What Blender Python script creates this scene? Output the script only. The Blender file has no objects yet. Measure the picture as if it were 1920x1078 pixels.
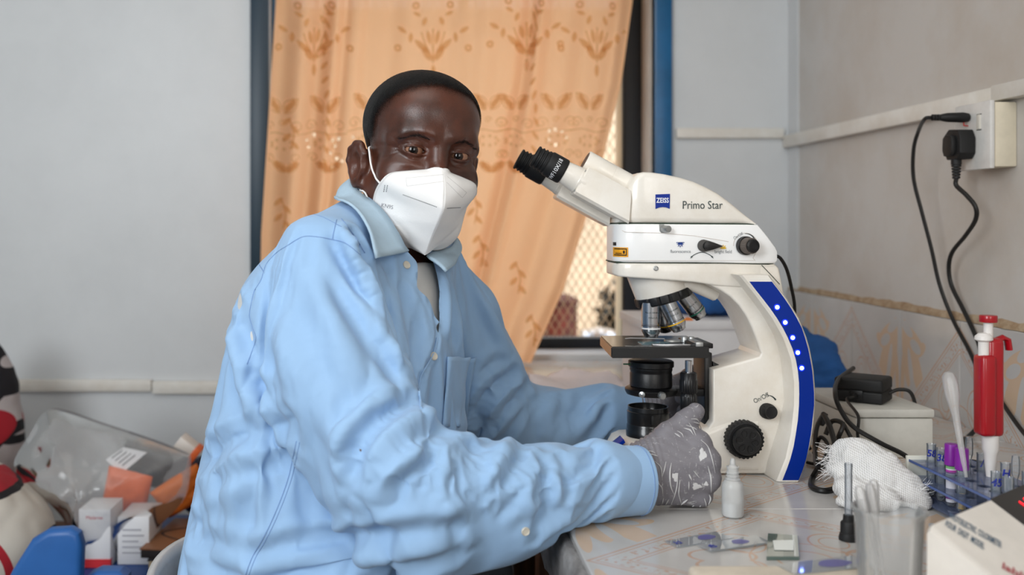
import bpy, bmesh, math, random
import numpy as np
from mathutils import Vector, Matrix, noise as mnoise
from mathutils.bvhtree import BVHTree

random.seed(7)
rng = np.random.default_rng(7)
SC = bpy.context.scene
COL = SC.collection
PI = math.pi

# ------------------------------------------------------------------ camera, world, lights, exposure
CAM_Z = 1.12
FPX = 1867.0          # focal length in pixels of a 1920 px wide frame (35 mm lens)
VPX, VPY = 776.0, 416.0   # where the room's depth lines meet
cam_data = bpy.data.cameras.new('camera')
cam = bpy.data.objects.new('camera', cam_data)
COL.objects.link(cam)
cam.location = (0, 0, CAM_Z)
cam.rotation_euler = (PI / 2, 0, 0)
cam_data.sensor_width = 36.0
cam_data.lens = 36.0 * FPX / 1920.0
cam_data.shift_x = (960 - VPX) / 1920.0
cam_data.shift_y = -(539 - VPY) / 1920.0
cam_data.clip_start = 0.02
cam_data.dof.use_dof = True
cam_data.dof.focus_distance = 1.38
cam_data.dof.aperture_fstop = 3.2
SC.camera = cam

world = bpy.data.worlds.new('world')
SC.world = world
world.use_nodes = True
wn = world.node_tree.nodes
wbg = wn['Background']
wbg.inputs['Color'].default_value = (0.86, 0.92, 1.0, 1)
wbg.inputs['Strength'].default_value = 2.6

def add_light(name, kind, loc, target, energy, color=(1, 1, 1), size=1.0, size_y=None):
    l = bpy.data.lights.new(name, kind)
    o = bpy.data.objects.new(name, l)
    COL.objects.link(o)
    o.location = loc
    d = Vector(target) - Vector(loc)
    o.rotation_euler = d.to_track_quat('-Z', 'Y').to_euler()
    l.energy = energy
    l.color = color
    if kind == 'AREA':
        l.shape = 'RECTANGLE'
        l.size = size
        l.size_y = size_y or size
    return o

add_light('sun', 'SUN', (0, -3, 6), (0.6, 3, 0), 1.6, (1.0, 0.93, 0.82))
# the doorway beside the photographer and an added soft fill from the front right
add_light('doorway_daylight', 'AREA', (-1.45, -0.75, 1.85), (0.0, 1.5, 1.0), 54, (0.93, 0.97, 1.0), 0.95, 1.3)
add_light('front_fill', 'AREA', (0.9, -1.35, 1.7), (0.3, 1.5, 0.9), 30, (1.0, 0.97, 0.93), 1.4, 1.2)
add_light('ceiling_fill', 'AREA', (-0.2, 0.9, 2.5), (-0.2, 0.91, 0.0), 6, (1.0, 0.96, 0.9), 0.9, 0.9)  # unseen overhead fill, added to lift the shaded parts

SC.view_settings.view_transform = 'Standard'
SC.view_settings.look = 'None'
SC.view_settings.gamma = 1.0
SC.view_settings.use_curve_mapping = False
SC.view_settings.exposure = -0.10

# ------------------------------------------------------------------ helpers
def P(px, py, Y):
    """world point at depth Y that a measurement (px, py) of the 1920x1078 photograph stands for"""
    return np.array(((px - VPX) * Y / FPX, Y, CAM_Z - (py - VPY) * Y / FPX))

def WX(px, Y): return (px - VPX) * Y / FPX
def WZ(py, Y): return CAM_Z - (py - VPY) * Y / FPX

def srgb(c):
    out = []
    for v in c[:3]:
        v = v / 255.0
        out.append(v / 12.92 if v <= 0.04045 else ((v + 0.055) / 1.055) ** 2.4)
    return (*out, 1.0)

class V:
    """arithmetic on shader sockets"""
    nt = None
    def __init__(self, s): self.s = s
    @staticmethod
    def op(o, *a):
        n = V.nt.nodes.new('ShaderNodeMath'); n.operation = o
        for i, x in enumerate(a):
            if isinstance(x, V): V.nt.links.new(x.s, n.inputs[i])
            else: n.inputs[i].default_value = float(x)
        return V(n.outputs[0])
    def __add__(a, b): return V.op('ADD', a, b)
    __radd__ = __add__
    def __sub__(a, b): return V.op('SUBTRACT', a, b)
    def __rsub__(a, b): return V.op('SUBTRACT', b, a)
    def __mul__(a, b): return V.op('MULTIPLY', a, b)
    __rmul__ = __mul__
    def __truediv__(a, b): return V.op('DIVIDE', a, b)
    def abs(a): return V.op('ABSOLUTE', a)
    def sqrt(a): return V.op('SQRT', a)
    def lt(a, b): return V.op('LESS_THAN', a, b)
    def gt(a, b): return V.op('GREATER_THAN', a, b)
    def sin(a): return V.op('SINE', a)
    def max(a, b): return V.op('MAXIMUM', a, b)
    def min(a, b): return V.op('MINIMUM', a, b)

MATS = {}
def mat(name, color=(200, 200, 200), rough=0.5, metal=0.0, spec=0.5, bump=0.0, bscale=80.0, var=0.0, vscale=6.0,
        var_color=None, trans=0.0, emit=None, estr=0.0, coat=0.0, ior=1.45, alpha=1.0, sss=0.0, sheen=0.0, stretch=None):
    if name in MATS: return MATS[name]
    m = bpy.data.materials.new(name); m.use_nodes = True
    nt = m.node_tree; b = nt.nodes['Principled BSDF']
    b.inputs['Base Color'].default_value = srgb(color)
    b.inputs['Roughness'].default_value = rough
    b.inputs['Metallic'].default_value = metal
    b.inputs['Specular IOR Level'].default_value = spec
    b.inputs['IOR'].default_value = ior
    b.inputs['Transmission Weight'].default_value = trans
    b.inputs['Coat Weight'].default_value = coat
    b.inputs['Alpha'].default_value = alpha
    if sss: b.inputs['Subsurface Weight'].default_value = sss; b.inputs['Subsurface Scale'].default_value = 0.01
    if sheen: b.inputs['Sheen Weight'].default_value = sheen
    if emit is not None:
        b.inputs['Emission Color'].default_value = srgb(emit); b.inputs['Emission Strength'].default_value = estr
    if var or bump:
        tc = nt.nodes.new('ShaderNodeTexCoord'); src = tc.outputs['Object']
        if stretch:
            mp = nt.nodes.new('ShaderNodeMapping'); mp.inputs['Scale'].default_value = stretch
            nt.links.new(src, mp.inputs['Vector']); src = mp.outputs['Vector']
    if var:
        n = nt.nodes.new('ShaderNodeTexNoise'); n.inputs['Scale'].default_value = vscale; n.inputs['Detail'].default_value = 6
        n.inputs['Roughness'].default_value = 0.65
        nt.links.new(src, n.inputs['Vector'])
        r = nt.nodes.new('ShaderNodeValToRGB')
        vc = var_color or tuple(max(0, c * (1 - var)) for c in color)
        r.color_ramp.elements[0].position = 0.35; r.color_ramp.elements[0].color = srgb(vc)
        r.color_ramp.elements[1].position = 0.62; r.color_ramp.elements[1].color = srgb(color)
        nt.links.new(n.outputs['Fac'], r.inputs['Fac']); nt.links.new(r.outputs['Color'], b.inputs['Base Color'])
    if bump:
        n2 = nt.nodes.new('ShaderNodeTexNoise'); n2.inputs['Scale'].default_value = bscale; n2.inputs['Detail'].default_value = 4
        nt.links.new(src, n2.inputs['Vector'])
        bp = nt.nodes.new('ShaderNodeBump'); bp.inputs['Strength'].default_value = bump; bp.inputs['Distance'].default_value = 0.003
        nt.links.new(n2.outputs['Fac'], bp.inputs['Height']); nt.links.new(bp.outputs['Normal'], b.inputs['Normal'])
    MATS[name] = m
    return m

def glassy(name, color=(235, 240, 240), clear=0.8, rough=0.08, tint=None, gloss=1.0):
    """thin clear plastic or glass: see-through with a milky share and a mirror gloss that grows at grazing angles"""
    if name in MATS: return MATS[name]
    m = bpy.data.materials.new(name); m.use_nodes = True
    nt = m.node_tree; nt.nodes.remove(nt.nodes['Principled BSDF'])
    out = nt.nodes['Material Output']
    t = nt.nodes.new('ShaderNodeBsdfTransparent'); t.inputs['Color'].default_value = srgb(tint or (250, 250, 250))
    d = nt.nodes.new('ShaderNodeBsdfDiffuse'); d.inputs['Color'].default_value = srgb(color)
    gl_ = nt.nodes.new('ShaderNodeBsdfGlossy'); gl_.inputs['Roughness'].default_value = rough
    lw = nt.nodes.new('ShaderNodeLayerWeight'); lw.inputs['Blend'].default_value = 0.35
    V.nt = nt
    f = V(lw.outputs['Facing']) * (-.45 * clear) + clear
    mx = nt.nodes.new('ShaderNodeMixShader')
    nt.links.new(f.s, mx.inputs['Fac']); nt.links.new(d.outputs[0], mx.inputs[1]); nt.links.new(t.outputs[0], mx.inputs[2])
    fr = nt.nodes.new('ShaderNodeFresnel'); fr.inputs['IOR'].default_value = 1.4
    m2 = nt.nodes.new('ShaderNodeMixShader'); g_ = V(fr.outputs[0]) * gloss
    nt.links.new(g_.s, m2.inputs['Fac']); nt.links.new(mx.outputs[0], m2.inputs[1]); nt.links.new(gl_.outputs[0], m2.inputs[2])
    nt.links.new(m2.outputs[0], out.inputs['Surface'])
    MATS[name] = m
    return m

def world_off(o):
    v = Vector((0, 0, 0))
    while o is not None:
        v += Vector(o.location); o = o.parent
    return np.array(v)

def tag(o, label=None, cat=None, group=None, kind=None):
    if label: o['label'] = label
    if cat: o['category'] = cat
    if group: o['group'] = group
    if kind: o['kind'] = kind
    return o

def thing(name, label, cat, loc=(0, 0, 0), group=None):
    o = bpy.data.objects.new(name, None)
    o.empty_display_size = 0.02
    COL.objects.link(o); o.location = [float(x) for x in loc]
    return tag(o, label, cat, group)

def obj(name, verts, faces, m, parent=None, smooth=35, loc=None, kind=None):
    """one mesh object from world-space vertices"""
    verts = np.asarray(verts, dtype=float).reshape(-1, 3)
    off = world_off(parent) if parent is not None else np.zeros(3)
    l = np.zeros(3)
    if parent is None:
        l = np.asarray(loc, float) if loc is not None else np.array(((verts[:, 0].min() + verts[:, 0].max()) / 2, (verts[:, 1].min() + verts[:, 1].max()) / 2, verts[:, 2].min()))
    me = bpy.data.meshes.new(name)
    me.from_pydata((verts - off - l).tolist(), [], [list(map(int, f)) for f in faces])
    me.materials.append(m)
    if smooth is not None:
        me.polygons.foreach_set('use_smooth', [True] * len(me.polygons))
        if smooth < 179: me.set_sharp_from_angle(angle=math.radians(smooth))
    me.update()
    o = bpy.data.objects.new(name, me)
    COL.objects.link(o)
    o.parent = parent
    o.location = l
    if kind: o['kind'] = kind
    return o

def copy_tree(o, parent=None, delta=None):
    c = o.copy(); COL.objects.link(c)
    if parent is not None: c.parent = parent
    if delta is not None: c.location = Vector(o.location) + Vector([float(x) for x in delta])
    for ch in list(o.children): copy_tree(ch, c)
    return c

def cr(pts, n=8, closed=False):
    """Catmull-Rom through the points"""
    p = np.asarray(pts, float)
    if closed: q = np.vstack([p[-1], p, p[0], p[1]])
    else: q = np.vstack([2 * p[0] - p[1], p, 2 * p[-1] - p[-2]])
    out = []
    for i in range(1, len(q) - 2):
        a, b, c, d = q[i - 1], q[i], q[i + 1], q[i + 2]
        for t in np.linspace(0, 1, n, endpoint=False):
            out.append(0.5 * (2 * b + (c - a) * t + (2 * a - 5 * b + 4 * c - d) * t * t + (3 * b - a - 3 * c + d) * t ** 3))
    if not closed: out.append(q[-2])
    return np.array(out)

class G:
    """collects shapes into one mesh"""
    def __init__(self): self.v = []; self.f = []; self.n = 0
    def add(self, v, f):
        v = np.asarray(v, float).reshape(-1, 3)
        self.v.append(v); self.f += [[i + self.n for i in q] for q in f]; self.n += len(v)
        return self
    def bm(self, b):
        b.verts.index_update()
        v = [tuple(x.co) for x in b.verts]; f = [[x.index for x in q.verts] for q in b.faces]
        b.free(); return self.add(v, f)
    def box(self, lo, hi, bev=0.0, seg=2, M=None):
        b = bmesh.new(); bmesh.ops.create_cube(b, size=1)
        lo, hi = np.asarray(lo, float), np.asarray(hi, float)
        for x in b.verts: x.co = Vector((lo + hi) / 2 + np.array(x.co) * (hi - lo))
        if bev: bmesh.ops.bevel(b, geom=b.edges[:], offset=bev, segments=seg, affect='EDGES', profile=0.5)
        if M is not None: b.transform(M)
        return self.bm(b)
    def prism(self, pts, y0, y1, bev=0.0, seg=3, M=None):
        """outline in (x, z) extruded from y0 to y1"""
        b = bmesh.new(); vs = [b.verts.new((p[0], y0, p[1])) for p in pts]
        f = b.faces.new(vs)
        r = bmesh.ops.extrude_face_region(b, geom=[f])
        for x in r['geom']:
            if isinstance(x, bmesh.types.BMVert): x.co.y = y1
        bmesh.ops.recalc_face_normals(b, faces=b.faces[:])
        if bev:
            ed = [e for e in b.edges if abs(e.verts[0].co.y - e.verts[1].co.y) < 1e-9]
            bmesh.ops.bevel(b, geom=ed, offset=bev, segments=seg, affect='EDGES', profile=0.5, clamp_overlap=True)
        bmesh.ops.triangulate(b, faces=[q for q in b.faces if len(q.verts) > 4])
        if M is not None: b.transform(M)
        return self.bm(b)
    def tube(self, pts, r, n=8, caps=True, closed=False, flat=1.0):
        p = np.asarray(pts, float); m = len(p)
        rr = np.interp(np.linspace(0, 1, m), np.linspace(0, 1, len(r)), r) if np.ndim(r) else np.full(m, r)
        t = np.gradient(p, axis=0)
        if closed: t = np.roll(p, -1, 0) - np.roll(p, 1, 0)
        t /= np.linalg.norm(t, axis=1)[:, None] + 1e-12
        a = np.array((0, 0, 1.0)) if abs(t[0][2]) < 0.9 else np.array((0, 1.0, 0))
        vs = []
        for i in range(m):
            a = a - t[i] * a.dot(t[i]); a /= np.linalg.norm(a) + 1e-12
            bb = np.cross(t[i], a)
            for k in range(n):
                th = 2 * PI * k / n
                vs.append(p[i] + rr[i] * (math.cos(th) * a * flat + math.sin(th) * bb))
        fs = []
        for i in range(m if closed else m - 1):
            j = (i + 1) % m
            for k in range(n):
                fs.append([i * n + k, i * n + (k + 1) % n, j * n + (k + 1) % n, j * n + k])
        if caps and not closed:
            fs.append(list(range(n))[::-1]); fs.append([(m - 1) * n + k for k in range(n)])
        return self.add(vs, fs)
    def lathe(self, prof, base, axis=(0, 0, 1), n=32, caps=True, mod=None):
        """profile [(radius, distance along axis)] turned about the axis through base"""
        ax = np.asarray(axis, float); ax /= np.linalg.norm(ax)
        a = np.array((1.0, 0, 0)) if abs(ax[0]) < 0.8 else np.array((0, 1.0, 0))
        a = a - ax * a.dot(ax); a /= np.linalg.norm(a); b = np.cross(ax, a)
        vs = []
        for r, h in prof:
            for k in range(n):
                th = 2 * PI * k / n
                q = r if mod is None else mod(r, h, k)
                vs.append(np.asarray(base) + ax * h + q * (math.cos(th) * a + math.sin(th) * b))
        fs = []
        for i in range(len(prof) - 1):
            for k in range(n):
                fs.append([i * n + k, i * n + (k + 1) % n, (i + 1) * n + (k + 1) % n, (i + 1) * n + k])
        if caps:
            if prof[0][0] > 1e-5: fs.append(list(range(n))[::-1])
            if prof[-1][0] > 1e-5: fs.append([(len(prof) - 1) * n + k for k in range(n)])
        return self.add(vs, fs)
    def loft_x(self, st, yc, rad=0.005, k=3):
        """stations (x, z_bottom, z_top, half_width): rounded rectangles lofted along x"""
        vs = []; n = 4 * (k + 1)
        for x, zb, zt, w in st:
            r = min(rad, w * 0.95, abs(zt - zb) * 0.45)
            for cy, cz, a0 in ((yc + w - r, zt - r, 0), (yc - w + r, zt - r, PI / 2), (yc - w + r, zb + r, PI), (yc + w - r, zb + r, 1.5 * PI)):
                for q in range(k + 1):
                    a = a0 + PI / 2 * q / k
                    vs.append((x, cy + r * math.cos(a), cz + r * math.sin(a)))
        fs = []
        for i in range(len(st) - 1):
            for q in range(n): fs.append([i * n + q, (i + 1) * n + q, (i + 1) * n + (q + 1) % n, i * n + (q + 1) % n])
        fs.append(list(range(n))); fs.append([(len(st) - 1) * n + q for q in range(n)][::-1])
        return self.add(vs, fs)
    def build(self, name, m, parent=None, smooth=35, kind=None, loc=None):
        return obj(name, np.vstack(self.v), self.f, m, parent, smooth, loc, kind)

def text_geo(s, size, extrude=0.0, align='CENTER', shear=0.0, bold=0.0):
    c = bpy.data.curves.new('text', 'FONT'); c.body = s; c.size = size; c.extrude = extrude; c.align_x = align; c.align_y = 'CENTER'
    c.shear = shear; c.offset = bold; c.resolution_u = 3
    o = bpy.data.objects.new('text', c); COL.objects.link(o)
    dg = bpy.context.evaluated_depsgraph_get()
    me = bpy.data.meshes.new_from_object(o.evaluated_get(dg))
    v = np.array([tuple(x.co) for x in me.vertices]).reshape(-1, 3); f = [list(p.vertices) for p in me.polygons]
    bpy.data.objects.remove(o); bpy.data.curves.remove(c); bpy.data.meshes.remove(me)
    return v, f

def text_on(g, s, size, origin, ex, ey, align='CENTER', shear=0.0, bold=0.0, arc=None):
    """flat lettering laid on a plane given by its two axes"""
    v, f = text_geo(s, size, 0, align, shear, bold)
    ex, ey = np.asarray(ex, float), np.asarray(ey, float)
    if arc:
        a = v[:, 0] / arc; r = arc + v[:, 1]
        v = np.stack([r * np.sin(a), r * np.cos(a) - arc, v[:, 2]], 1)
    g.add(np.asarray(origin) + v[:, :1] * ex + v[:, 1:2] * ey, f)
    return g

# ------------------------------------------------------------------ signed distance shapes and their surface
def smin(a, b, k):
    h = np.clip(0.5 + 0.5 * (b - a) / k, 0, 1)
    return b + (a - b) * h - k * h * (1 - h)
def smax(a, b, k): return -smin(-a, -b, k)
def cone(p, a, b, ra, rb):
    a, b = np.asarray(a, float), np.asarray(b, float); ab = b - a
    t = np.clip(((p - a) @ ab) / (ab @ ab), 0, 1)
    return np.linalg.norm(p - a - t[..., None] * ab, axis=-1) - (ra + (rb - ra) * t)
def chain(p, pts, k=0.01):
    d = None
    for (a, ra), (b, rb) in zip(pts[:-1], pts[1:]):
        q = cone(p, a, b, ra, rb); d = q if d is None else smin(d, q, k)
    return d
def ell(p, c, r):
    q = p - np.asarray(c, float); r = np.asarray(r, float)
    k0 = np.linalg.norm(q / r, axis=-1); k1 = np.linalg.norm(q / (r * r), axis=-1)
    return k0 * (k0 - 1) / (k1 + 1e-9)

def surface(f, lo, hi, h, slack=1.6):
    """surface of f < 0 as quads (surface nets), evaluated only near the surface"""
    lo, hi = np.asarray(lo, float), np.asarray(hi, float); B = 8
    nb = np.maximum(1, np.ceil((hi - lo) / (h * B)).astype(int)); n = nb * B
    cx = [lo[i] + (np.arange(nb[i]) + 0.5) * h * B - h * 0.5 for i in range(3)]
    C = np.stack(np.meshgrid(*cx, indexing='ij'), -1)
    dc = f(C.reshape(-1, 3)).reshape(nb)
    near = np.abs(dc) < B * h * 0.87 * slack
    F = np.repeat(np.repeat(np.repeat(np.where(dc < 0, -1.0, 1.0).astype(np.float32), B, 0), B, 1), B, 2)
    o = np.stack(np.meshgrid(np.arange(B), np.arange(B), np.arange(B), indexing='ij'), -1).reshape(-1, 3)
    idx = np.argwhere(near)
    for s in range(0, len(idx), 1500):
        I = (idx[s:s + 1500, None, :] * B + o[None]).reshape(-1, 3)
        F[I[:, 0], I[:, 1], I[:, 2]] = f(lo + I * h)
    S = F < 0
    c = np.zeros(n - 1, np.int8)
    for dx in (0, 1):
        for dy in (0, 1):
            for dz in (0, 1):
                c += S[dx:n[0] - 1 + dx, dy:n[1] - 1 + dy, dz:n[2] - 1 + dz]
    A = np.argwhere((c > 0) & (c < 8))
    ID = -np.ones(n - 1, np.int64); ID[A[:, 0], A[:, 1], A[:, 2]] = np.arange(len(A))
    acc = np.zeros((len(A), 3)); cnt = np.zeros(len(A))
    cor = [(x, y, z) for x in (0, 1) for y in (0, 1) for z in (0, 1)]
    for i, a in enumerate(cor):
        for b in cor[i + 1:]:
            if sum(abs(np.subtract(a, b))) != 1: continue
            fa = F[A[:, 0] + a[0], A[:, 1] + a[1], A[:, 2] + a[2]]; fb = F[A[:, 0] + b[0], A[:, 1] + b[1], A[:, 2] + b[2]]
            x = (fa < 0) != (fb < 0)
            t = fa / np.where(x, fa - fb, 1)
            acc[x] += (np.array(a) + t[:, None] * (np.array(b) - np.array(a)))[x]; cnt[x] += 1
    Vt = lo + (A + acc / np.maximum(cnt, 1)[:, None]) * h
    Q = []
    for ax in range(3):
        u, w = (ax + 1) % 3, (ax + 2) % 3
        sl0 = [slice(None)] * 3; sl1 = [slice(None)] * 3; sl0[ax] = slice(0, -1); sl1[ax] = slice(1, None)
        for fl in (False, True):
            E = np.argwhere((S[tuple(sl0)] != S[tuple(sl1)]) & (S[tuple(sl0)] == fl))
            E = E[(E[:, u] > 0) & (E[:, w] > 0) & (E[:, u] < n[u] - 1) & (E[:, w] < n[w] - 1)]
            q = []
            for du, dw in ((-1, -1), (0, -1), (0, 0), (-1, 0)):
                e = E.copy(); e[:, u] += du; e[:, w] += dw
                q.append(ID[e[:, 0], e[:, 1], e[:, 2]])
            q = np.stack(q, 1)
            Q.append(q if fl else q[:, ::-1])
    Q = np.vstack(Q)
    return Vt, Q[(Q >= 0).all(1)]

def vnormals(v, q):
    n = np.cross(v[q[:, 2]] - v[q[:, 0]], v[q[:, 3]] - v[q[:, 1]])
    o = np.zeros_like(v)
    for i in range(4): np.add.at(o, q[:, i], n)
    return o / (np.linalg.norm(o, axis=1)[:, None] + 1e-12)

def relax(v, q, it=2, lam=0.5):
    for _ in range(it):
        a = np.zeros_like(v); c = np.zeros(len(v))
        for i in range(4):
            j = (i + 1) % 4
            np.add.at(a, q[:, i], v[q[:, j]]); np.add.at(c, q[:, i], 1)
            np.add.at(a, q[:, j], v[q[:, i]]); np.add.at(c, q[:, j], 1)
        v = v + lam * (a / c[:, None] - v)
    return v

class Skin:
    """ray target: finds the surface point behind a measured photo position"""
    def __init__(self, v, q): self.t = BVHTree.FromPolygons([tuple(x) for x in v], [tuple(map(int, x)) for x in q])
    def hit(self, px, py, lift=0.0):
        d = Vector(((px - VPX) / FPX, 1, -(py - VPY) / FPX)).normalized()
        h = self.t.ray_cast(Vector((0, 0, CAM_Z)), d)
        if h[0] is None: return None
        return np.array(h[0]) + lift * np.array(h[1])
    def near(self, p, lift=0.0):
        h = self.t.find_nearest(Vector([float(x) for x in p]))
        return np.array(h[0]) + lift * np.array(h[1])
    def line(self, pts, n=8, lift=0.0):
        out = [self.hit(x, y, lift) for x, y in cr(pts, n)]
        return np.array([x for x in out if x is not None])
# ------------------------------------------------------------------ the room
YB = 2.667            # inner face of the window wall
XR = 1.006            # inner face of the wall beside the table
TZ = 0.75             # table top
XT = 0.18             # table edge
M_wall = mat('wall_gloss_paint', (206, 209, 211), rough=0.40, bump=0.12, bscale=60, var=0.035, vscale=2.5)
M_wallr = mat('wall_paint_right', (195, 192, 188), rough=0.5, bump=0.1, bscale=70, var=0.05, vscale=3, var_color=(184, 176, 167))
M_ceil = mat('ceiling_paint', (225, 225, 222), rough=0.8)
M_floor = mat('floor_cement', (105, 98, 90), rough=0.6, var=0.2, vscale=4)
M_trunk = mat('trunking_plastic', (222, 220, 214), rough=0.45, var=0.04, vscale=9, var_color=(208, 202, 192))
M_blue = mat('blue_gloss_paint', (22, 96, 146), rough=0.35, var=0.15, vscale=9)
M_navy = mat('frame_blue_darker', (14, 44, 62), rough=0.4)
M_iron = mat('dark_iron', (20, 26, 34), rough=0.5)

def struct(o): o['kind'] = 'structure'; return o
WX0, WX1, WZ0, WZ1 = -0.386, 0.644, 0.765, 1.86      # window opening
TH = 0.2
struct(G().box((-2.3, -1.6, -0.05), (XR + .15, YB + TH, 0)).build('floor', M_floor))
struct(G().box((-2.3, -1.6, 2.6), (XR + .15, YB + TH, 2.65)).build('ceiling', M_ceil))
wb = struct(G().box((-2.3, YB, 0), (WX0, YB + TH, 2.6)).box((WX1, YB, 0), (XR + .15, YB + TH, 2.6))
            .box((WX0, YB, 0), (WX1, YB + TH, WZ0)).box((WX0, YB, WZ1), (WX1, YB + TH, 2.6)).build('wall_back', M_wall))
wr = struct(G().box((XR, -1.6, 0), (XR + .15, YB, 2.6)).build('wall_right', M_wallr))
struct(G().box((-2.45, -1.6, 0), (-2.3, YB + TH, 2.6)).build('wall_left', M_wall))
struct(G().box((-2.45, -1.75, 0), (XR + .15, -1.6, 2.6)).build('wall_front', M_wall))
# cable trunking along the walls
struct(G().box((-2.0, YB - .016, .668), (-.70, YB, .699), .002).box((-.697, YB - .018, .662), (-.20, YB, .695), .002).build('trim_1', M_trunk))
struct(G().box((.70, YB - .016, 1.343), (XR - .02, YB, 1.370), .002).build('trim_2', M_trunk))
struct(G().box((XR - .020, 1.70, 1.318), (XR, YB, 1.350), .002).box((XR - .022, 0.3, 1.325), (XR, 1.70, 1.352), .002).build('trim_3', M_trunk))
# corner boxing between the two walls
struct(G().box((XR - .004, 2.60, 0.94), (XR + .02, YB, 2.6)).build('trim_4', M_wall))
# rough plaster ledge above the wall tiles
led = G(); ys = np.linspace(0.3, YB, 90); prev = None
vs = []; fs = []
for i, y in enumerate(ys):
    a = .0075 + .004 * mnoise.noise((y * 30, 0, 0)); b = .016 + .009 * mnoise.noise((y * 14, 3, 0)) + .004 * mnoise.noise((y * 60, 5, 0))
    a *= 1.0 if y < 2.2 else 0.6
    vs += [(XR + .002, y, .938), (XR - a, y, .9395), (XR - a * .8, y, .9395 + b * .5), (XR + .002, y, .9395 + b)]
    if i: fs += [[4 * i - 4 + k, 4 * i + k, 4 * i + (k + 1) % 4, 4 * i - 4 + (k + 1) % 4] for k in range(4)]
struct(obj('trim_5', vs, fs, mat('bare_plaster', (176, 156, 130), rough=0.9, bump=0.8, bscale=120, var=0.3, vscale=40, var_color=(146, 120, 92)), smooth=50))

# ------------------------------------------------------------------ glazed tiles with a printed diamond and leaf pattern
def tile_mat():
    m = bpy.data.materials.new('patterned_tile'); m.use_nodes = True; nt = m.node_tree; V.nt = nt
    b = nt.nodes['Principled BSDF']; b.inputs['Roughness'].default_value = 0.16
    uv = nt.nodes.new('ShaderNodeUVMap'); sp = nt.nodes.new('ShaderNodeSeparateXYZ'); nt.links.new(uv.outputs[0], sp.inputs[0])
    nz = nt.nodes.new('ShaderNodeTexNoise'); nz.inputs['Scale'].default_value = 34; nz.inputs['Detail'].default_value = 3
    nt.links.new(uv.outputs[0], nz.inputs['Vector'])
    n2 = nt.nodes.new('ShaderNodeTexNoise'); n2.inputs['Scale'].default_value = 3.0; n2.inputs['Detail'].default_value = 5
    nt.links.new(uv.outputs[0], n2.inputs['Vector'])
    p, q = V(sp.outputs[0]), V(sp.outputs[1])
    ap, aq = p.abs(), q.abs()
    wob = (V(nz.outputs['Fac']) - 0.5)
    d = ap + aq
    def line(x, at, w): return (x - at).abs().lt(w)
    ln = line(d, 0.985, .010).max(line(d, 0.945, .007)).max(line(d, 0.80, .008)).max(line(d, 0.765, .006))
    band = line(d, 0.87, .05) * wob.gt(0.07)
    # curls inside the diamond
    r1 = ((ap - 0.22) * (ap - 0.22) * 2.4 + (aq - 0.30) * (aq - 0.30)).sqrt()
    r2 = (p * p * 1.5 + q * q).sqrt()
    r3 = ((ap - 0.36) * (ap - 0.36) + (aq - 0.08) * (aq - 0.08) * 1.7).sqrt()
    ln = ln.max(line(r1, 0.17, .008)).max(line(r2, 0.16, .007)).max(line(r2, 0.30, .006)).max(line(r3, .15, .008)).max(line(r1, 0.10, .006))
    # leaf fans in the corners
    ca, cb = 1.0 - ap, 1.0 - aq
    def E(cx, cy, rx, ry, rot):
        c, s = math.cos(rot), math.sin(rot)
        x, y = ca - cx, cb - cy
        u = (x * c + y * s) * (1 / rx); v = (y * c - x * s) * (1 / ry)
        return u * u + v * v
    leaf = E(.12, .36, .07, .33, -.12).lt(1).max(E(.30, .50, .085, .30, -.38).lt(1)).max(E(.24, .20, .20, .07, .55).lt(1)).max(E(.36, .30, .11, .06, -.6).lt(1)).max(E(.05, .62, .035, .25, .05).lt(1))
    leaf = leaf * (1.0 - E(.28, .28, .10, .055, .5).lt(1)) * (1.0 - E(.20, .52, .035, .22, -.2).lt(1)) * (1.0 - E(.13, .12, .12, .05, .6).lt(1))
    leaf = leaf * d.gt(1.02)
    base = nt.nodes.new('ShaderNodeMix'); base.data_type = 'RGBA'
    base.inputs['A'].default_value = srgb((176, 172, 168)); base.inputs['B'].default_value = srgb((198, 196, 194))
    nt.links.new(n2.outputs['Fac'], base.inputs['Factor'])
    def mix(fac, prev, col):
        n = nt.nodes.new('ShaderNodeMix'); n.data_type = 'RGBA'; n.inputs['B'].default_value = srgb(col)
        nt.links.new(fac.s, n.inputs['Factor']); nt.links.new(prev, n.inputs['A']); return n.outputs['Result']
    c = mix(leaf * 0.7, base.outputs['Result'], (205, 170, 132))
    c = mix(ln * 0.6, c, (190, 138, 96)); c = mix(band * 0.6, c, (186, 128, 80))
    nt.links.new(c, b.inputs['Base Color'])
    return m
M_tile = tile_mat()
M_grout = mat('tile_grout', (178, 166, 150), rough=0.9, var=0.2, vscale=30)

def tile_mesh(name, lo, hi, uva, uvb, bev=.0016):
    """one tile with its pattern coordinates: uva/uvb = (axis, centre, half size)"""
    g = G().box(lo, hi, bev, 1)
    v = np.vstack(g.v); c = v.mean(0)
    me = bpy.data.meshes.new(name); me.from_pydata((v - c).tolist(), [], g.f); me.materials.append(M_tile)
    ul = me.uv_layers.new(name='UVMap')
    for lp in me.loops:
        w = v[lp.vertex_index]
        ul.data[lp.index].uv = ((w[uva[0]] - uva[1]) / uva[2], (w[uvb[0]] - uvb[1]) / uvb[2])
    return me, c
# wall tiles: one course above the table
for k in range(-1, 10):
    y0, y1 = 2.045 - .225 * (k - 2), 2.045 - .225 * (k - 1)      # y0 far, y1 near
    hi_y, lo_y = min(y0, YB) - .0012, y1 + .0012
    if hi_y - lo_y < .01: continue
    j = (k - 2) // 2
    ctr = 1.82 - .45 * round((((lo_y + hi_y) / 2) - 1.82) / -.45)
    me, c = tile_mesh('tile', (XR - .008, lo_y, .745), (XR + .002, hi_y, .9385), (1, ctr, .225), (2, .722, .207))
    o = bpy.data.objects.new('tile', me); COL.objects.link(o); o.parent = wr; o.location = c - world_off(wr)

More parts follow.
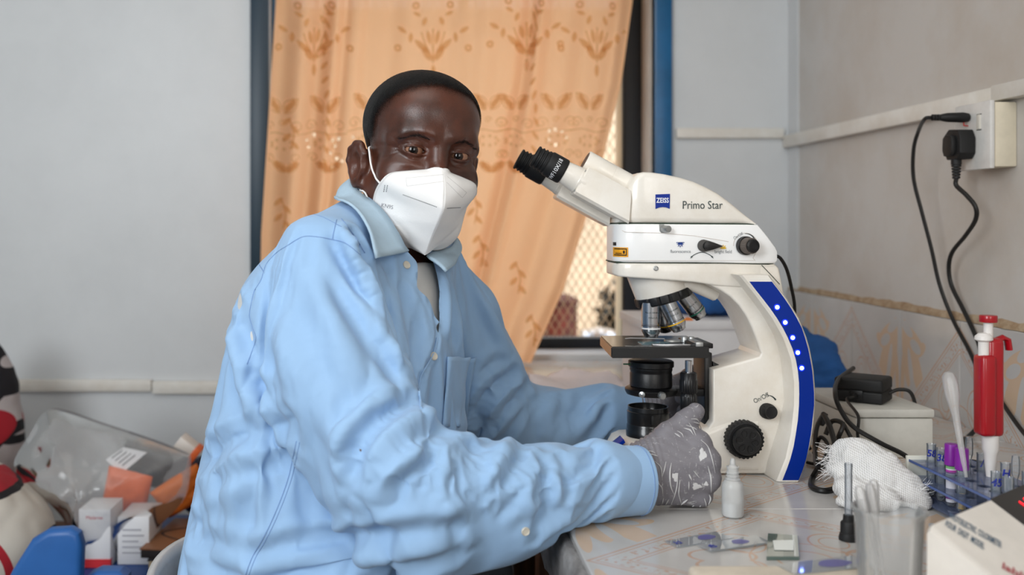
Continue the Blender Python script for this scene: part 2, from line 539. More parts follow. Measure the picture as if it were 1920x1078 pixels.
# ------------------------------------------------------------------ the window: painted steel frame, casements, bars, mesh grille
WN = thing('window_1', 'window with blue steel frame and diamond mesh behind the curtain', None, (0.13, YB + .1, WZ0))
WN['kind'] = 'structure'
WN['label'] = 'blue framed window with diamond wire mesh behind the peach curtain'
M_reveal = mat('window_reveal_paint', (196, 190, 182), rough=0.45, var=0.08, vscale=10)
G().box((WX0 - .05, YB - .018, WZ0 - .02), (WX0, YB + .03, WZ1 + .05), .003).build('frame', M_navy, WN)  # left side coloured a darker blue than the rest of the frame
G().box((WX1, YB - .018, WZ0 - .02), (WX1 + .044, YB + .03, WZ1 + .05), .003).build('frame', M_blue, WN)
G().box((WX0, YB - .018, WZ1), (WX1, YB + .03, WZ1 + .05), .003).build('frame', M_blue, WN)
G().box((WX0 + .0, YB + .03, WZ0), (WX0 + .006, YB + .17, WZ1)).build('reveal', M_blue, WN)
G().box((WX1 - .006, YB + .03, WZ0), (WX1, YB + .17, WZ1)).build('reveal', M_reveal, WN)
G().box((WX1 - .056, YB + .12, WZ0), (WX1 - .006, YB + .17, WZ1), .003).build('casement', M_iron, WN)
G().box((WX0 + .006, YB + .12, WZ0), (WX0 + .04, YB + .17, WZ1), .003).build('casement', M_blue, WN)
G().box((WX0 + .04, YB + .12, WZ0), (WX1 - .056, YB + .17, WZ0 + .03), .003).build('casement', M_iron, WN)
G().box((.128, YB + .125, WZ0 + .03), (.152, YB + .165, WZ1), .003).build('mullion', M_blue, WN)
G().box((WX1 - .075, YB + .118, WZ0 + .03), (WX1 - .062, YB + .15, WZ1), .002).build('inner_rail', mat('overexposed_edge', (240, 228, 200), rough=.4), WN)  # pale colour stands in for the overexposed glare on this edge
# expanded metal: zigzag strands
g = G(); pw, ph = .024, .040
nx = int((WX1 - WX0 - .09) / pw); nz_ = int((WZ1 - WZ0) / (ph / 2))
for i in range(nx):
    for s in (0, 1):
        pts = []
        for k in range(nz_ + 1):
            x = WX0 + .035 + pw * (i + .5) + (pw / 2 if k % 2 else 0) * (1 if s == 0 else -1)
            pts.append((x, YB + .185 + .002 * s, WZ0 + ph / 2 * k))
        g.tube(pts, .0013, n=4)
g.build('mesh_grille', mat('grille_steel', (206, 182, 146), rough=0.6, metal=0.0), WN, kind='stuff')

# ------------------------------------------------------------------ outside the window
struct(G().box((-4, YB + TH, -.3), (5, 9, -.05)).build('ground_outside', mat('dry_earth', (170, 140, 110), rough=1, var=.2, vscale=2)))
yw = thing('yard_wall', 'sunlit cream yard wall seen through the diamond wire mesh', 'wall', (0.8, 6.0, -.05))
G().box((-4, 6.0, -.05), (5, 6.2, 2.3)).build('wall_face', mat('cream_render', (226, 204, 174), rough=.9, var=.12, vscale=3), yw)
G().box((-4, 5.95, 2.3), (5, 6.25, 2.4), .02).build('coping', mat('cream_coping', (190, 170, 140), rough=.9), yw)
g = G()
for k in range(90):
    a = rng.normal(0, 1, 3); a /= np.linalg.norm(a)
    c = np.array((.925, 4.6, .72)) + a * np.array((.085, .10, .17)) * rng.uniform(.5, 1)
    u = rng.normal(0, 1, 3); u /= np.linalg.norm(u); w = np.cross(u, a); w /= np.linalg.norm(w)
    L, W = rng.uniform(.03, .05), .018
    g.add([c - u * L, c + w * W, c + u * L, c - w * W], [[0, 1, 2, 3]])
sh = thing('yard_shrub', 'dark shrub in the yard beyond the wire mesh', 'shrub', (.925, 4.6, -.05))
g.build('foliage', mat('dark_leaf', (44, 40, 30), rough=.7), sh, kind='stuff')
G().lathe([(.03, -.05), (.022, .4), (.015, .8)], (.925, 4.6, 0), n=10).build('trunk', mat('bark', (60, 46, 36), rough=.9), sh)
rd = thing('red_drum', 'narrow rusty red drum in the yard beyond the wire mesh', 'drum', (.59, 4.2, -.05))
G().lathe([(.098, 0), (.104, .02), (.098, .04), (.098, .4), (.104, .41), (.098, .43), (.098, .82), (.104, .84), (.094, .85), (.09, .83)], (.59, 4.2, -.05), n=28).build('shell', mat('rusty_red', (128, 52, 34), rough=.6, var=.5, vscale=9, var_color=(58, 34, 26)), rd)
G().lathe([(.0, .86), (.06, .865), (.096, .85)], (.59, 4.2, -.05), n=28, caps=False).build('lid', mat('rust_lid', (90, 48, 34), rough=.7), rd)
bs = thing('metal_basin', 'bright metal basin upside down in the yard beyond the wire mesh', 'basin', (.70, 3.75, -.05))
G().lathe([(.098, .62), (.095, .63), (.07, .76), (.0, .775)], (.70, 3.75, -.05), n=28, caps=False).build('bowl', mat('basin_metal', (220, 225, 235), rough=.25, metal=.9), bs)
G().lathe([(.085, 0), (.085, .62)], (.70, 3.75, -.05), n=20).build('block', mat('block_brown', (110, 80, 62), rough=.9), bs)

# ------------------------------------------------------------------ peach curtain with gold embroidery
YC = 2.575
def cur_x(u, z):
    L = np.interp(z, (.70, 1.09, 1.69, 2.1), (-.400, -.394, -.356, -.34))
    R = np.interp(z, (.72, .95, 1.22, 1.48, 1.69, 2.1), (.285, .388, .474, .537, .566, .585))
    return L + (R - L) * u
def cur_y(u, z):
    """folds hang with the cloth: they depend on the place across it"""
    bump = lambda c, w, a: a * np.exp(-((u - c) / w) ** 2)
    y = YC + .006 * np.sin(u * 2 * PI * 5.3 + .6) + .003 * np.sin(u * 2 * PI * 13 + 1.1 + z)
    y = y - bump(.03, .035, .022) + bump(.085, .03, .02) - bump(.135, .022, .025) + bump(.17, .018, .02) - bump(.20, .012, .012) + bump(.24, .02, .01)
    y = y - bump(.715, .018, .026) + bump(.75, .02, .022) - bump(.90, .05, .012) + bump(.965, .03, .02) - bump(.99, .012, .014)
    dr = np.clip((1.45 - z) / .7, 0, 1)
    y = y + dr * (.016 * np.sin(u * 2 * PI * 7.5 + 2.0) * np.clip((u - .35) * 2.2, 0, 1))
    return y
CB = lambda u: np.interp(u, (0, .8, .835, 1), (.66, .70, .757, .757))
NU, NV = 240, 300
U, T = np.meshgrid(np.linspace(0, 1, NU), np.linspace(0, 1, NV), indexing='ij')
Z = 2.08 + (CB(U) - 2.08) * T
CV = np.stack([cur_x(U, Z), cur_y(U, Z), Z], -1)
holes = []
for hx, hz in ((575, 262), (590, 252), (580, 275), (622, 262), (633, 258), (628, 272), (618, 285), (630, 296), (622, 312), (640, 300), (660, 255), (1030, 245), (1040, 242), (1050, 246), (1058, 258), (1028, 262), (1040, 270)):
    p = P(hx, hz, YC); holes.append((p[0], p[2]))
hv = np.array(holes)
fs = []
for i in range(NU - 1):
    for j in range(NV - 1):
        c = CV[i, j]
        if (np.abs(hv[:, 0] - c[0]) < .0055).any() and (((hv[:, 0] - c[0]) ** 2 + (hv[:, 1] - c[2]) ** 2) < .0042 ** 2).any(): continue
        fs.append([i * NV + j, i * NV + j + 1, (i + 1) * NV + j + 1, (i + 1) * NV + j])
def cloth_trans(name, col, tcol, share, thin=0.0):
    m = bpy.data.materials.new(name); m.use_nodes = True; nt = m.node_tree; nt.nodes.remove(nt.nodes['Principled BSDF'])
    d = nt.nodes.new('ShaderNodeBsdfDiffuse'); d.inputs['Color'].default_value = srgb(col)
    t = nt.nodes.new('ShaderNodeBsdfTranslucent'); t.inputs['Color'].default_value = srgb(tcol)
    mx = nt.nodes.new('ShaderNodeMixShader'); mx.inputs['Fac'].default_value = share
    nt.links.new(d.outputs[0], mx.inputs[1]); nt.links.new(t.outputs[0], mx.inputs[2])
    tp = nt.nodes.new('ShaderNodeBsdfTransparent'); m2 = nt.nodes.new('ShaderNodeMixShader'); m2.inputs['Fac'].default_value = thin
    nt.links.new(mx.outputs[0], m2.inputs[1]); nt.links.new(tp.outputs[0], m2.inputs[2])
    nt.links.new(m2.outputs[0], nt.nodes['Material Output'].inputs['Surface'])
    w = nt.nodes.new('ShaderNodeTexNoise'); w.inputs['Scale'].default_value = 300
    tc = nt.nodes.new('ShaderNodeTexCoord'); nt.links.new(tc.outputs['Object'], w.inputs['Vector'])
    bp = nt.nodes.new('ShaderNodeBump'); bp.inputs['Strength'].default_value = .15; bp.inputs['Distance'].default_value = .002
    nt.links.new(w.outputs['Fac'], bp.inputs['Height']); nt.links.new(bp.outputs['Normal'], d.inputs['Normal'])
    return m
CU = thing('curtain', 'peach curtain with gold floral embroidery hanging over the window', 'curtain', (.1, YC, 2.08))
obj('cloth', CV.reshape(-1, 3), fs, cloth_trans('curtain_cloth', (240, 188, 146), (254, 212, 168), .56, .03), CU, smooth=180)
G().tube([(-.5, YC + .03, 2.07), (.75, YC + .03, 2.07)], .009, n=10).build('rod', M_iron, CU)
def cur_at(x, z):
    L, R = cur_x(0.0, z), cur_x(1.0, z); u = (x - L) / (R - L)
    return np.stack([x, cur_y(u, z) - .0018, z], -1)
E_ = G()
def e_poly(pts):
    pts = np.asarray(pts, float); L, R = cur_x(0.0, pts[:, 1]), cur_x(1.0, pts[:, 1])
    if (pts[:, 0] < L + .004).any() or (pts[:, 0] > R - .004).any(): return
    E_.add(cur_at(pts[:, 0], pts[:, 1]), [list(range(len(pts)))])
def e_leaf(c, l, w, a):
    """pointed leaf split along its length so that it follows the folds"""
    ca, sa = math.cos(a), math.sin(a); n = 6
    for k in range(n):
        q = []
        for t, s in ((k, -1), (k + 1, -1), (k + 1, 1), (k, 1)):
            tt = t / n; hw = w * math.sin(PI * tt) ** .8 * s
            q.append((c[0] + (l * (tt - .5)) * ca - hw * sa, c[1] + (l * (tt - .5)) * sa + hw * ca))
        e_poly(q)
def e_line(pts, w):
    p = cr(pts, 6); t = np.gradient(p, axis=0); t /= np.linalg.norm(t, axis=1)[:, None] + 1e-9
    nn = np.stack([-t[:, 1], t[:, 0]], 1) * w
    for i in range(len(p) - 1): e_poly([p[i] + nn[i], p[i + 1] + nn[i + 1], p[i + 1] - nn[i + 1], p[i] - nn[i]])
def e_ring(c, r, w):
    e_line([(c[0] + r * math.cos(a), c[1] + r * math.sin(a)) for a in np.linspace(0, 2 * PI, 9)], w)
S = YC / FPX
def cpt(px, py): return np.array((WX(px, YC), WZ(py, YC)))
def bouquet(px, py):
    c = cpt(px, py)
    def o(x, y): return c + np.array((x, -y)) * S
    e_line([o(0, 40), o(0, 10), o(0, -25)], .0022)
    for s in (-1, 1):
        e_line([o(0, 35), o(14 * s, 5), o(22 * s, -18)], .002)
        e_leaf(o(22 * s, 8), .05, .008, PI / 2 - s * .8); e_leaf(o(12 * s, 22), .045, .009, PI / 2 - s * .5); e_leaf(o(8 * s, -8), .04, .006, PI / 2 - s * .2)
        e_leaf(o(42 * s, -8), .028, .006, PI / 2 + .1 * s); e_leaf(o(58 * s, -22), .03, .006, PI / 2 - 1.0 * s); e_ring(o(66 * s, 12), .0065, .003)
        e_leaf(o(16 * s, -38), .026, .006, PI / 2 + .35 * s); e_leaf(o(30 * s, -52), .024, .005, PI / 2 - 1.1 * s); e_ring(o(32 * s, -68), .007, .003)
    e_leaf(o(0, 55), .035, .006, PI / 2)
for bx in (812, 1118, 590, 400): bouquet(bx, 78)
bouquet(985, 70)
def big_leaf(c, l, a, s=1):
    """broad outlined leaf with curved veins"""
    ca, sa = math.cos(a), math.sin(a)
    T = lambda x, y: (c[0] + x * ca - y * sa * s, c[1] + x * sa + y * ca * s)
    e_line([T(0, 0), T(l * .25, l * .26), T(l * .6, l * .28), T(l, 0)], .0012); e_line([T(0, 0), T(l * .3, -l * .2), T(l * .7, -l * .16), T(l, 0)], .0012)
    e_line([T(0, 0), T(l * .5, l * .03), T(l, 0)], .0009)
    for k in range(4):
        x = l * (.2 + .17 * k); e_line([T(x, 0), T(x + l * .07, l * .1), T(x + l * .16, l * .2 * (1 - .1 * k))], .0007); e_line([T(x, 0), T(x + l * .07, -l * .07), T(x + l * .13, -l * .13)], .0007)
    for k in range(5): e_leaf(T(l * (.2 + .14 * k), l * .05), .022, .0036, a + s * .9)
def scroll(c, r, s):
    e_line([(c[0] + s * r * (1 - t * .8) * math.cos(t * 8), c[1] + r * (1 - t * .8) * math.sin(t * 8)) for t in np.linspace(0, 1, 16)], .0011)
for bx in (530, 610, 690, 915, 965, 1042, 1105):     # band of large leaves and scrolls
    c = cpt(bx, 205 + 5 * math.sin(bx))
    big_leaf(c + (-.006, -.006), .052, 2.2, -1); big_leaf(c + (.006, -.006), .052, .9, 1)
    scroll(c + np.array((-.036, -.040)), .016, 1); scroll(c + np.array((.036, -.040)), .016, -1); scroll(c + np.array((0, -.032)), .009, 1)
    e_line([c + (-.055, -.062), c + (-.02, -.056), c + (.02, -.062), c + (.055, -.058)], .0012)
    for k in range(9):
        a = 2 * PI * k / 9; e_ring(c + np.array((.026 * math.cos(a), -.086 + .012 * math.sin(a))), .0030, .0011)
    scroll(c + np.array((-.030, -.122)), .013, -1); scroll(c + np.array((.030, -.122)), .013, 1)
    c2 = cpt(bx + 6, 322)
    big_leaf(c2, .040, 2.5, -1); big_leaf(c2, .040, .6, 1)
for bx, by in ((530, 400), (560, 470), (890, 390), (970, 520), (1000, 620), (900, 470), (545, 250), (700, 330)):
    c = cpt(bx, by)
    e_line([c + (0, -.04), c + (.006, 0), c + (-.004, .04)], .0018)
    for k in range(4): e_leaf(c + np.array((.010 * (-1) ** k, -.03 + .02 * k)), .03, .006, 1.57 + .7 * (-1) ** k)
for bx in (612, 1003):   # a vertical run of leaves on the raised folds
    for by in range(20, 330, 26):
        c = cpt(bx + 3 * math.sin(by), by)
        e_leaf(c, .030, .0045, 1.57 + .6 * math.sin(by * .7))
E_.build('embroidery', cloth_trans('gold_thread', (222, 178, 120), (236, 192, 134), .62, .34), CU, smooth=180, kind='stuff')
# ------------------------------------------------------------------ the tiled table
M_cement = mat('rough_cement', (150, 148, 147), rough=0.95, bump=1.0, bscale=55, var=0.35, vscale=22, stretch=(2.2, .8, 1.0), var_color=(104, 101, 100))
M_wood = mat('dark_wood', (104, 66, 42), rough=0.6, var=0.35, vscale=9, stretch=(8, 8, 1))
TB = thing('table', 'tiled concrete work table along the wall under the microscope', 'table', (.6, 1.6, 0))
# slab with a hand-trowelled, uneven edge
vs = []; fs = []; ny = 120; prof_n = 7
for i, y in enumerate(np.linspace(.35, YB, ny)):
    for k, (dx, z) in enumerate(((0.006, .7425), (0.0, .741), (-.004, .73), (-.004, .70), (-.001, .665), (.004, .648), (.02, .643))):
        w = .004 * mnoise.noise((y * 26, z * 30, 1)) + .002 * mnoise.noise((y * 90, z * 90, 2))
        vs.append((XT - .002 + dx + (w if 0 < k < 6 else 0), y, z + (.6 * w if k > 3 else 0)))
    vs += [(XR - .0095, y, .643), (XR - .0095, y, .7425)]
n = prof_n + 2
for i in range(ny - 1):
    for k in range(n): fs.append([i * n + k, i * n + (k + 1) % n, (i + 1) * n + (k + 1) % n, (i + 1) * n + k])
fs.append(list(range(n))[::-1]); fs.append([(ny - 1) * n + k for k in range(n)])
obj('slab', vs, fs, M_cement, TB, smooth=60)
for i in range(-1, 3):
    for j in range(-2, 5):
        x0, x1 = .186 + .488 * i, .186 + .488 * (i + 1); y0, y1 = 1.284 + .392 * (j - 1), 1.284 + .392 * j
        cx, cy = (x0 + x1) / 2, (y0 + y1) / 2
        x0, x1, y0, y1 = max(x0, XT), min(x1, XR - .0092), max(y0, .36), min(y1, YB - .002)
        if x1 - x0 < .03 or y1 - y0 < .03:
            continue
        me, c = tile_mesh('tile', (x0 + .0008, y0 + .0008, .741), (x1 - .0008, y1 - .0008, TZ), (0, cx, .244), (1, cy, .196), .0012)
        o = bpy.data.objects.new('tile', me); COL.objects.link(o); o.parent = TB; o.location = c - world_off(TB)
for x, y in ((.25, 2.2), (.94, 2.2), (.25, .75), (.94, .75), (.25, 1.78)):
    G().box((x - .03, y - .03, 0), (x + .03, y + .03, .645), .003).build('leg', M_wood, TB)
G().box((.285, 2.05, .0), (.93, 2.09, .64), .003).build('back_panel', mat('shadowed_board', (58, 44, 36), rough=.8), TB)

# ------------------------------------------------------------------ the microscope
M_white = mat('instrument_white', (236, 231, 222), rough=0.3, coat=.25, bump=.04, bscale=400, var=.03, vscale=14, var_color=(226, 218, 205))
M_white2 = mat('instrument_white_module', (243, 243, 242), rough=0.32, coat=.2, bump=.04, bscale=400)
M_black = mat('black_metal', (17, 17, 19), rough=0.38, bump=.05, bscale=300)
M_rub = mat('black_rubber', (20, 20, 21), rough=0.6, bump=.1, bscale=200)
M_chrome = mat('brushed_chrome', (196, 198, 202), rough=0.22, metal=1.0)
M_steel = mat('satin_steel', (170, 172, 172), rough=0.35, metal=.8)
M_zblue = mat('strip_blue', (0, 42, 140), rough=0.35, spec=.25)
M_ink = mat('print_dark', (48, 62, 62), rough=0.6)
M_grey_ink = mat('print_grey', (130, 134, 138), rough=0.6)
M_gap = mat('joint_shadow_green', (30, 52, 38), rough=0.7)
YS, YM = 1.457, 1.507
SP = lambda pts, Y=YS: [(WX(x, Y), WZ(y, Y)) for x, y in pts]
sx = lambda px: WX(px, YS)
sz = lambda py: WZ(py, YS)
s_ = YS / FPX
MI = thing('microscope', 'white binocular microscope with blue lit strip standing on the tiled table', 'microscope', (sx(1330), YM, TZ))
# foot
st = []
for px, zt, w in ((1141, .772, .022), (1146, .785, .036), (1156, .793, .047), (1172, .7965, .054), (1195, .797, .057), (1245, .799, .057), (1275, .806, .056), (1305, .818, .054), (1345, .832, .052), (1400, .834, .052)):
    st.append((WX(px, YM), TZ + .0005, zt, w))
G().loft_x(st, YM, .012, 4).build('foot', M_white, MI)
# stand with the C-shaped arm
stand = SP([(1318, 889), (1440, 889), (1478, 860), (1500, 800), (1506, 730), (1500, 670), (1484, 608), (1472, 560), (1466, 528), (1461, 503), (1455, 497), (1290, 497), (1275, 512),
            (1284, 526), (1305, 529), (1330, 534), (1352, 545), (1370, 557), (1386, 573), (1399, 592), (1410, 614), (1420, 640), (1428, 662), (1424, 669), (1337, 693), (1337, 790), (1326, 806)])
G().prism(stand, YS, YM + .05, .0035, 3).build('stand', M_white, MI)
# flared spine that carries the blue strip
t_py = np.array((516, 522, 540, 560, 580, 597, 615, 633, 654, 674, 695, 717, 738, 760, 787, 814, 837, 860, 880, 896, 903.5))
L0 = np.interp(t_py, (516, 522, 560, 600, 640, 687, 760, 814, 880, 904), (1376, 1383, 1412, 1438, 1455, 1465, 1471, 1458, 1438, 1434))
L1 = np.interp(t_py, (516, 528, 560, 597, 633, 674, 717, 760, 814, 860, 904), (1389, 1400, 1425, 1452, 1472, 1487, 1493, 1493, 1487, 1477, 1459))
R1 = np.interp(t_py, (516, 528, 560, 597, 643, 690, 737, 777, 827, 874, 904), (1444, 1452, 1477, 1500, 1518, 1527, 1531, 1530, 1524, 1511, 1500))
YF = 1.416; YFB = 2 * YM - YF
vs = []; fs = []; K = 8
for p, a, b, c in zip(t_py, L0, L1, R1):
    zf = max(WZ(p, YF), TZ + .0005)
    xa, xb, xc = WX(a, YS), WX(b, YF), WX(c, YF)
    xa = min(xa, xb - .002)
    vs += [(xa, YS - .001, zf), (xb - .002, YF + .003, zf), (xb + .002, YF, zf), (xc - .003, YF, zf), (xc, YF + .004, zf), (xc, YFB - .004, zf), (xb, YFB, zf), (xa, 2 * YM - YS + .001, zf)]
m_ = len(t_py)
for i in range(m_ - 1):
    for k in range(K): fs.append([i * K + k, i * K + (k + 1) % K, (i + 1) * K + (k + 1) % K, (i + 1) * K + k])
fs += [list(range(K)), [(m_ - 1) * K + k for k in range(K)][::-1]]
obj('spine', vs, fs, M_white, MI, smooth=40)
sp_l = ((528, 1405), (545, 1418), (560, 1430), (578, 1444), (597, 1457), (615, 1468), (633, 1477), (654, 1486), (674, 1492), (695, 1496), (717, 1498), (738, 1498.5), (760, 1498), (787, 1496), (814, 1492), (837, 1488), (860, 1482), (880, 1475), (900, 1467))
sp_r = ((528, 1447), (545, 1460), (560, 1471), (578, 1483), (597, 1494), (615, 1503), (633, 1509), (654, 1515), (674, 1519), (695, 1522.5), (717, 1524.5), (738, 1526), (760, 1526), (787, 1523), (814, 1520), (837, 1516), (860, 1511), (880, 1505), (900, 1497))
vs = []; fs = []
for (py, a), (_, b) in zip(sp_l, sp_r):
    z = WZ(py, YF)
    vs += [(WX(a, YF), YF - .0008, z), (WX(b, YF), YF - .0008, z), (WX(b, YF), YF + .003, z), (WX(a, YF), YF + .003, z)]
for i in range(len(sp_l) - 1):
    for k in range(4): fs.append([4 * i + k, 4 * i + (k + 1) % 4, 4 * i + 4 + (k + 1) % 4, 4 * i + 4 + k])
fs += [[3, 2, 1, 0], [len(vs) - 4, len(vs) - 3, len(vs) - 2, len(vs) - 1]]
strip = obj('blue_strip', vs, fs, M_zblue, MI, smooth=30)
M_led = mat('blue_led', (150, 180, 255), emit=(150, 185, 255), estr=9.0)
M_halo = mat('led_halo_glow', (10, 40, 255), rough=.2, emit=(6, 34, 255), estr=1.6)
led_o = None
for px, py in ((1457, 576), (1472, 604.5), (1486, 633), (1495.5, 661), (1503, 690)):
    c = P(px, py, YF - .0008)
    a = G().lathe([(.0046, 0), (.0044, .0006), (.0034, .0008)], c, (0, -1, 0), n=18).build('led_halo', M_halo, strip)  # glowing ring stands in for the blue halo round the LED
    G().lathe([(.0031, .0006), (.0025, .0016), (.0, .002)], c, (0, -1, 0), n=16, caps=False).build('led', M_led, strip)
# upper carrier, illumination module, head
def stations(rows, Y=YS): return [(WX(px, Y), WZ(pb, Y), WZ(pt, Y), w) for px, pb, pt, w in rows]
G().loft_x(stations([(1155, 513, 497, .020), (1157, 516, 494.5, .030), (1163, 519, 493.5, .040), (1174, 520, 493.5, .046), (1190, 521, 493.5, .0505), (1207, 522, 493.5, .053), (1300, 529, 494, .053), (1345, 536, 494, .0525), (1400, 540, 494.5, .051), (1452, 530, 495, .049), (1457, 520, 497, .046)]), YM, .003).build('carrier', M_white, MI)
G().loft_x(stations([(1158, 493.5, 491, .040), (1207, 494.5, 490.5, .050), (1440, 496, 492, .050), (1452, 496, 493, .046)]), YM, .001).build('joint', M_gap, MI)
mod = G().loft_x(stations([(1155.5, 488, 423, .020), (1157.5, 491, 420.5, .030), (1164, 491.8, 420, .041), (1176, 491.8, 420, .048), (1192, 491.8, 420, .0525), (1208, 491.8, 420, .055), (1300, 491.8, 420.5, .055), (1400, 493.5, 421, .055), (1419, 493.8, 421.5, .055), (1437, 493.8, 443, .0545), (1452, 493.8, 463, .0535), (1456, 490, 470, .052)]), YM, .0028).build('illumination_module', M_white2, MI)
G().loft_x(stations([(1163, 420.5, 418, .040), (1207, 421, 418, .052), (1400, 422, 419, .052), (1414, 422, 420, .050)]), YM, .001).build('joint', M_gap, MI)
G().loft_x(stations([(1160, 417.5, 412, .028), (1166, 418, 396, .037), (1174, 418, 368, .043), (1181, 418.3, 346, .047), (1190, 418.4, 331, .0505), (1198, 418.5, 324.5, .0525), (1207, 418.6, 322.3, .054), (1222, 418.7, 323, .0545), (1245, 418.8, 326.2, .0545), (1275, 419, 332.5, .0545), (1300, 419.2, 340, .0545), (1323, 419.5, 350, .0545), (1345, 419.8, 362, .0545), (1364, 420, 375.5, .054), (1380, 420.2, 388, .053), (1395, 420.4, 401, .052), (1408, 420.6, 412, .051), (1417, 420.8, 419, .05)]), YM, .009, 5).build('head', M_white, MI)
YH = YM - .0548   # near face of head
# emblem and lettering on the head
def side_plane(px, py, Y): return P(px, py, Y), (1, 0, 0), (0, 0, 1)
emb = SP([(1229, 364.5), (1256, 363.5), (1255.5, 391.5), (1249, 389), (1242.5, 388.3), (1236, 389), (1229, 391.8)], YH)
lg = G().prism(emb, YH - .0007, YH + .001).build('emblem', M_zblue, MI, smooth=None)
g = G(); o_, ex, ey = side_plane(1242.5, 376, YH - .001)
text_on(g, 'ZEISS', .0100, o_, (.78, 0, 0), ey, bold=.0002)
g.build('lettering', mat('print_white', (240, 242, 246), rough=.5), lg, smooth=None)
g = G(); o_, ex, ey = side_plane(1317, 385, YH - .0006); text_on(g, 'Primo Star', .0166, o_, (.82, 0, 0), ey)
g.build('lettering', M_ink, MI, smooth=None)
YMo = YM - .0552
g = G()
o_, ex, ey = side_plane(1276, 471.5, YMo - .0005); text_on(g, 'fluorescence', .0068, o_, (.86, 0, 0), ey)
o_, ex, ey = side_plane(1356, 472, YMo - .0005); text_on(g, 'bright field', .0068, o_, (.86, 0, 0), ey)
o_, ex, ey = side_plane(1397, 443, YMo - .0005)
text_on(g, 'On/Off', .0062, P(1384, 442.5, YMo - .0005), (.80 * .9, 0, .42), (-.42, 0, .9))
g.build('lettering', M_grey_ink, mod, smooth=None, kind='stuff')
g = G()
g.tube([P(1295 + 42 * t, 482 - 9 * math.sin(PI * t), YMo - .0003) for t in np.linspace(0, 1, 14)], .0005, n=4)
g.tube([P(1399 + 18.5 * math.sin(a), 459 - 21 * math.cos(a), YMo - .0003) for a in np.linspace(-.1, 1.15, 12)], np.linspace(.0003, .001, 12), n=4)
for px, d in ((1296, -1), (1336, 1)): g.add([P(px + 2 * d, 485, YMo - .0006), P(px - 3 * d, 481.5, YMo - .0006), P(px - 1 * d, 479.5, YMo - .0006)], [[0, 1, 2]])
g.build('arrow_print', M_ink, mod, smooth=60, kind='stuff')
g = G(); gy = G()
for q, c, n0 in ((g, (1275.5, 457.5), 0), (gy, (1356, 465), 1)):
    for k in range(5):
        a = PI * (k / 4.0) * (1 if n0 else -1); r0, r1 = 3.2, 7.0
        d = np.array((math.cos(a), -math.sin(a))); t = np.array((d[1], -d[0]))
        cc = np.array(c)
        q.add([P(*(cc + d * r0 + t * 1.3), YMo - .0006), P(*(cc + d * r1), YMo - .0006), P(*(cc + d * r0 - t * 1.3), YMo - .0006)], [[0, 1, 2]])
    q.prism(SP([(c[0] - 4.5, c[1] + (1.5 if n0 else -3)), (c[0] + 4.5, c[1] + (1.5 if n0 else -3)), (c[0] + 3.5, c[1] + (-2 if n0 else 1.5)), (c[0] - 3.5, c[1] + (-2 if n0 else 1.5))], YMo), YMo - .0007, YMo)
g.prism(SP([(1268, 454), (1283, 454), (1283, 455.3), (1268, 455.3)], YMo), YMo - .0007, YMo)
g.build('fluorescence_symbol', mat('print_blue', (20, 60, 140), rough=.5), mod, smooth=None)
gy.build('bright_field_symbol', mat('print_yellow', (236, 190, 20), rough=.5), mod, smooth=None)
# thin moulded seam lines on the module
g = G()
g.tube([P(x, y, YMo + .0002) for x, y in ((1166, 432), (1172, 435), (1240, 437), (1300, 442), (1366, 453))], .0004, n=4)
g.tube([P(1398 + 23 * math.cos(a), 461 + 24 * math.sin(a), YMo + .0002) for a in np.linspace(-PI, .7, 22)] + [P(1412, 484, YMo), P(1416, 489, YMo)], .0004, n=4)
g.tube([P(x, 488.6, YMo + .0002) for x in (1162, 1240, 1414)], .0003, n=4)
g.build('seam', mat('seam_beige', (206, 196, 188), rough=.6), mod, smooth=60)
# warning label
lb = G().box((WX(1156.5, YMo + .012), YMo + .002, sz(481.5)), (WX(1178, YMo), YMo + .004, sz(465)), .0002)
lv = []
for x0, x1, y in ((1155, 1180, 0),):
    pass
def mod_y(px):   # near face of the module at this place along it
    return YM - np.interp(px, (1155.5, 1157.5, 1164, 1176, 1192, 1208), (.020, .030, .041, .048, .0525, .055))
def mod_patch(name, px0, px1, py0, py1, m, lift, par, n=8):
    vs = []; fs = []
    for i, px in enumerate(sorted(set(np.linspace(px0, px1, n).round(2).tolist() + [q for q in (1157.5, 1164, 1176) if px0 < q < px1]))):
        y = mod_y(px) - lift
        X = WX(px, YS)
        vs += [(X, y, sz(py0)), (X, y, sz(py1))]
        if i: fs.append([2 * i - 2, 2 * i - 1, 2 * i + 1, 2 * i])
    return obj(name, vs, fs, m, par, smooth=60)
wl = mod_patch('warning_label', 1156, 1178, 464, 482, mat('label_amber', (232, 160, 20), rough=.5), .0008, mod)
mod_patch('label_print', 1157, 1175.5, 466, 479.5, mat('print_black', (24, 20, 14), rough=.6), .0013, wl)
mod_patch('label_panel', 1157, 1174, 468, 477.5, MATS['label_amber'], .0018, wl)
mod_patch('label_print', 1169, 1172, 470, 475.5, MATS['print_black'], .0023, wl, 3)
mod_patch('label_print', 1158, 1167, 474.5, 476, MATS['print_black'], .0023, wl, 4)
mod_patch('sensor_window', 1156, 1159.5, 454.5, 461, M_black, .0006, mod, 3)
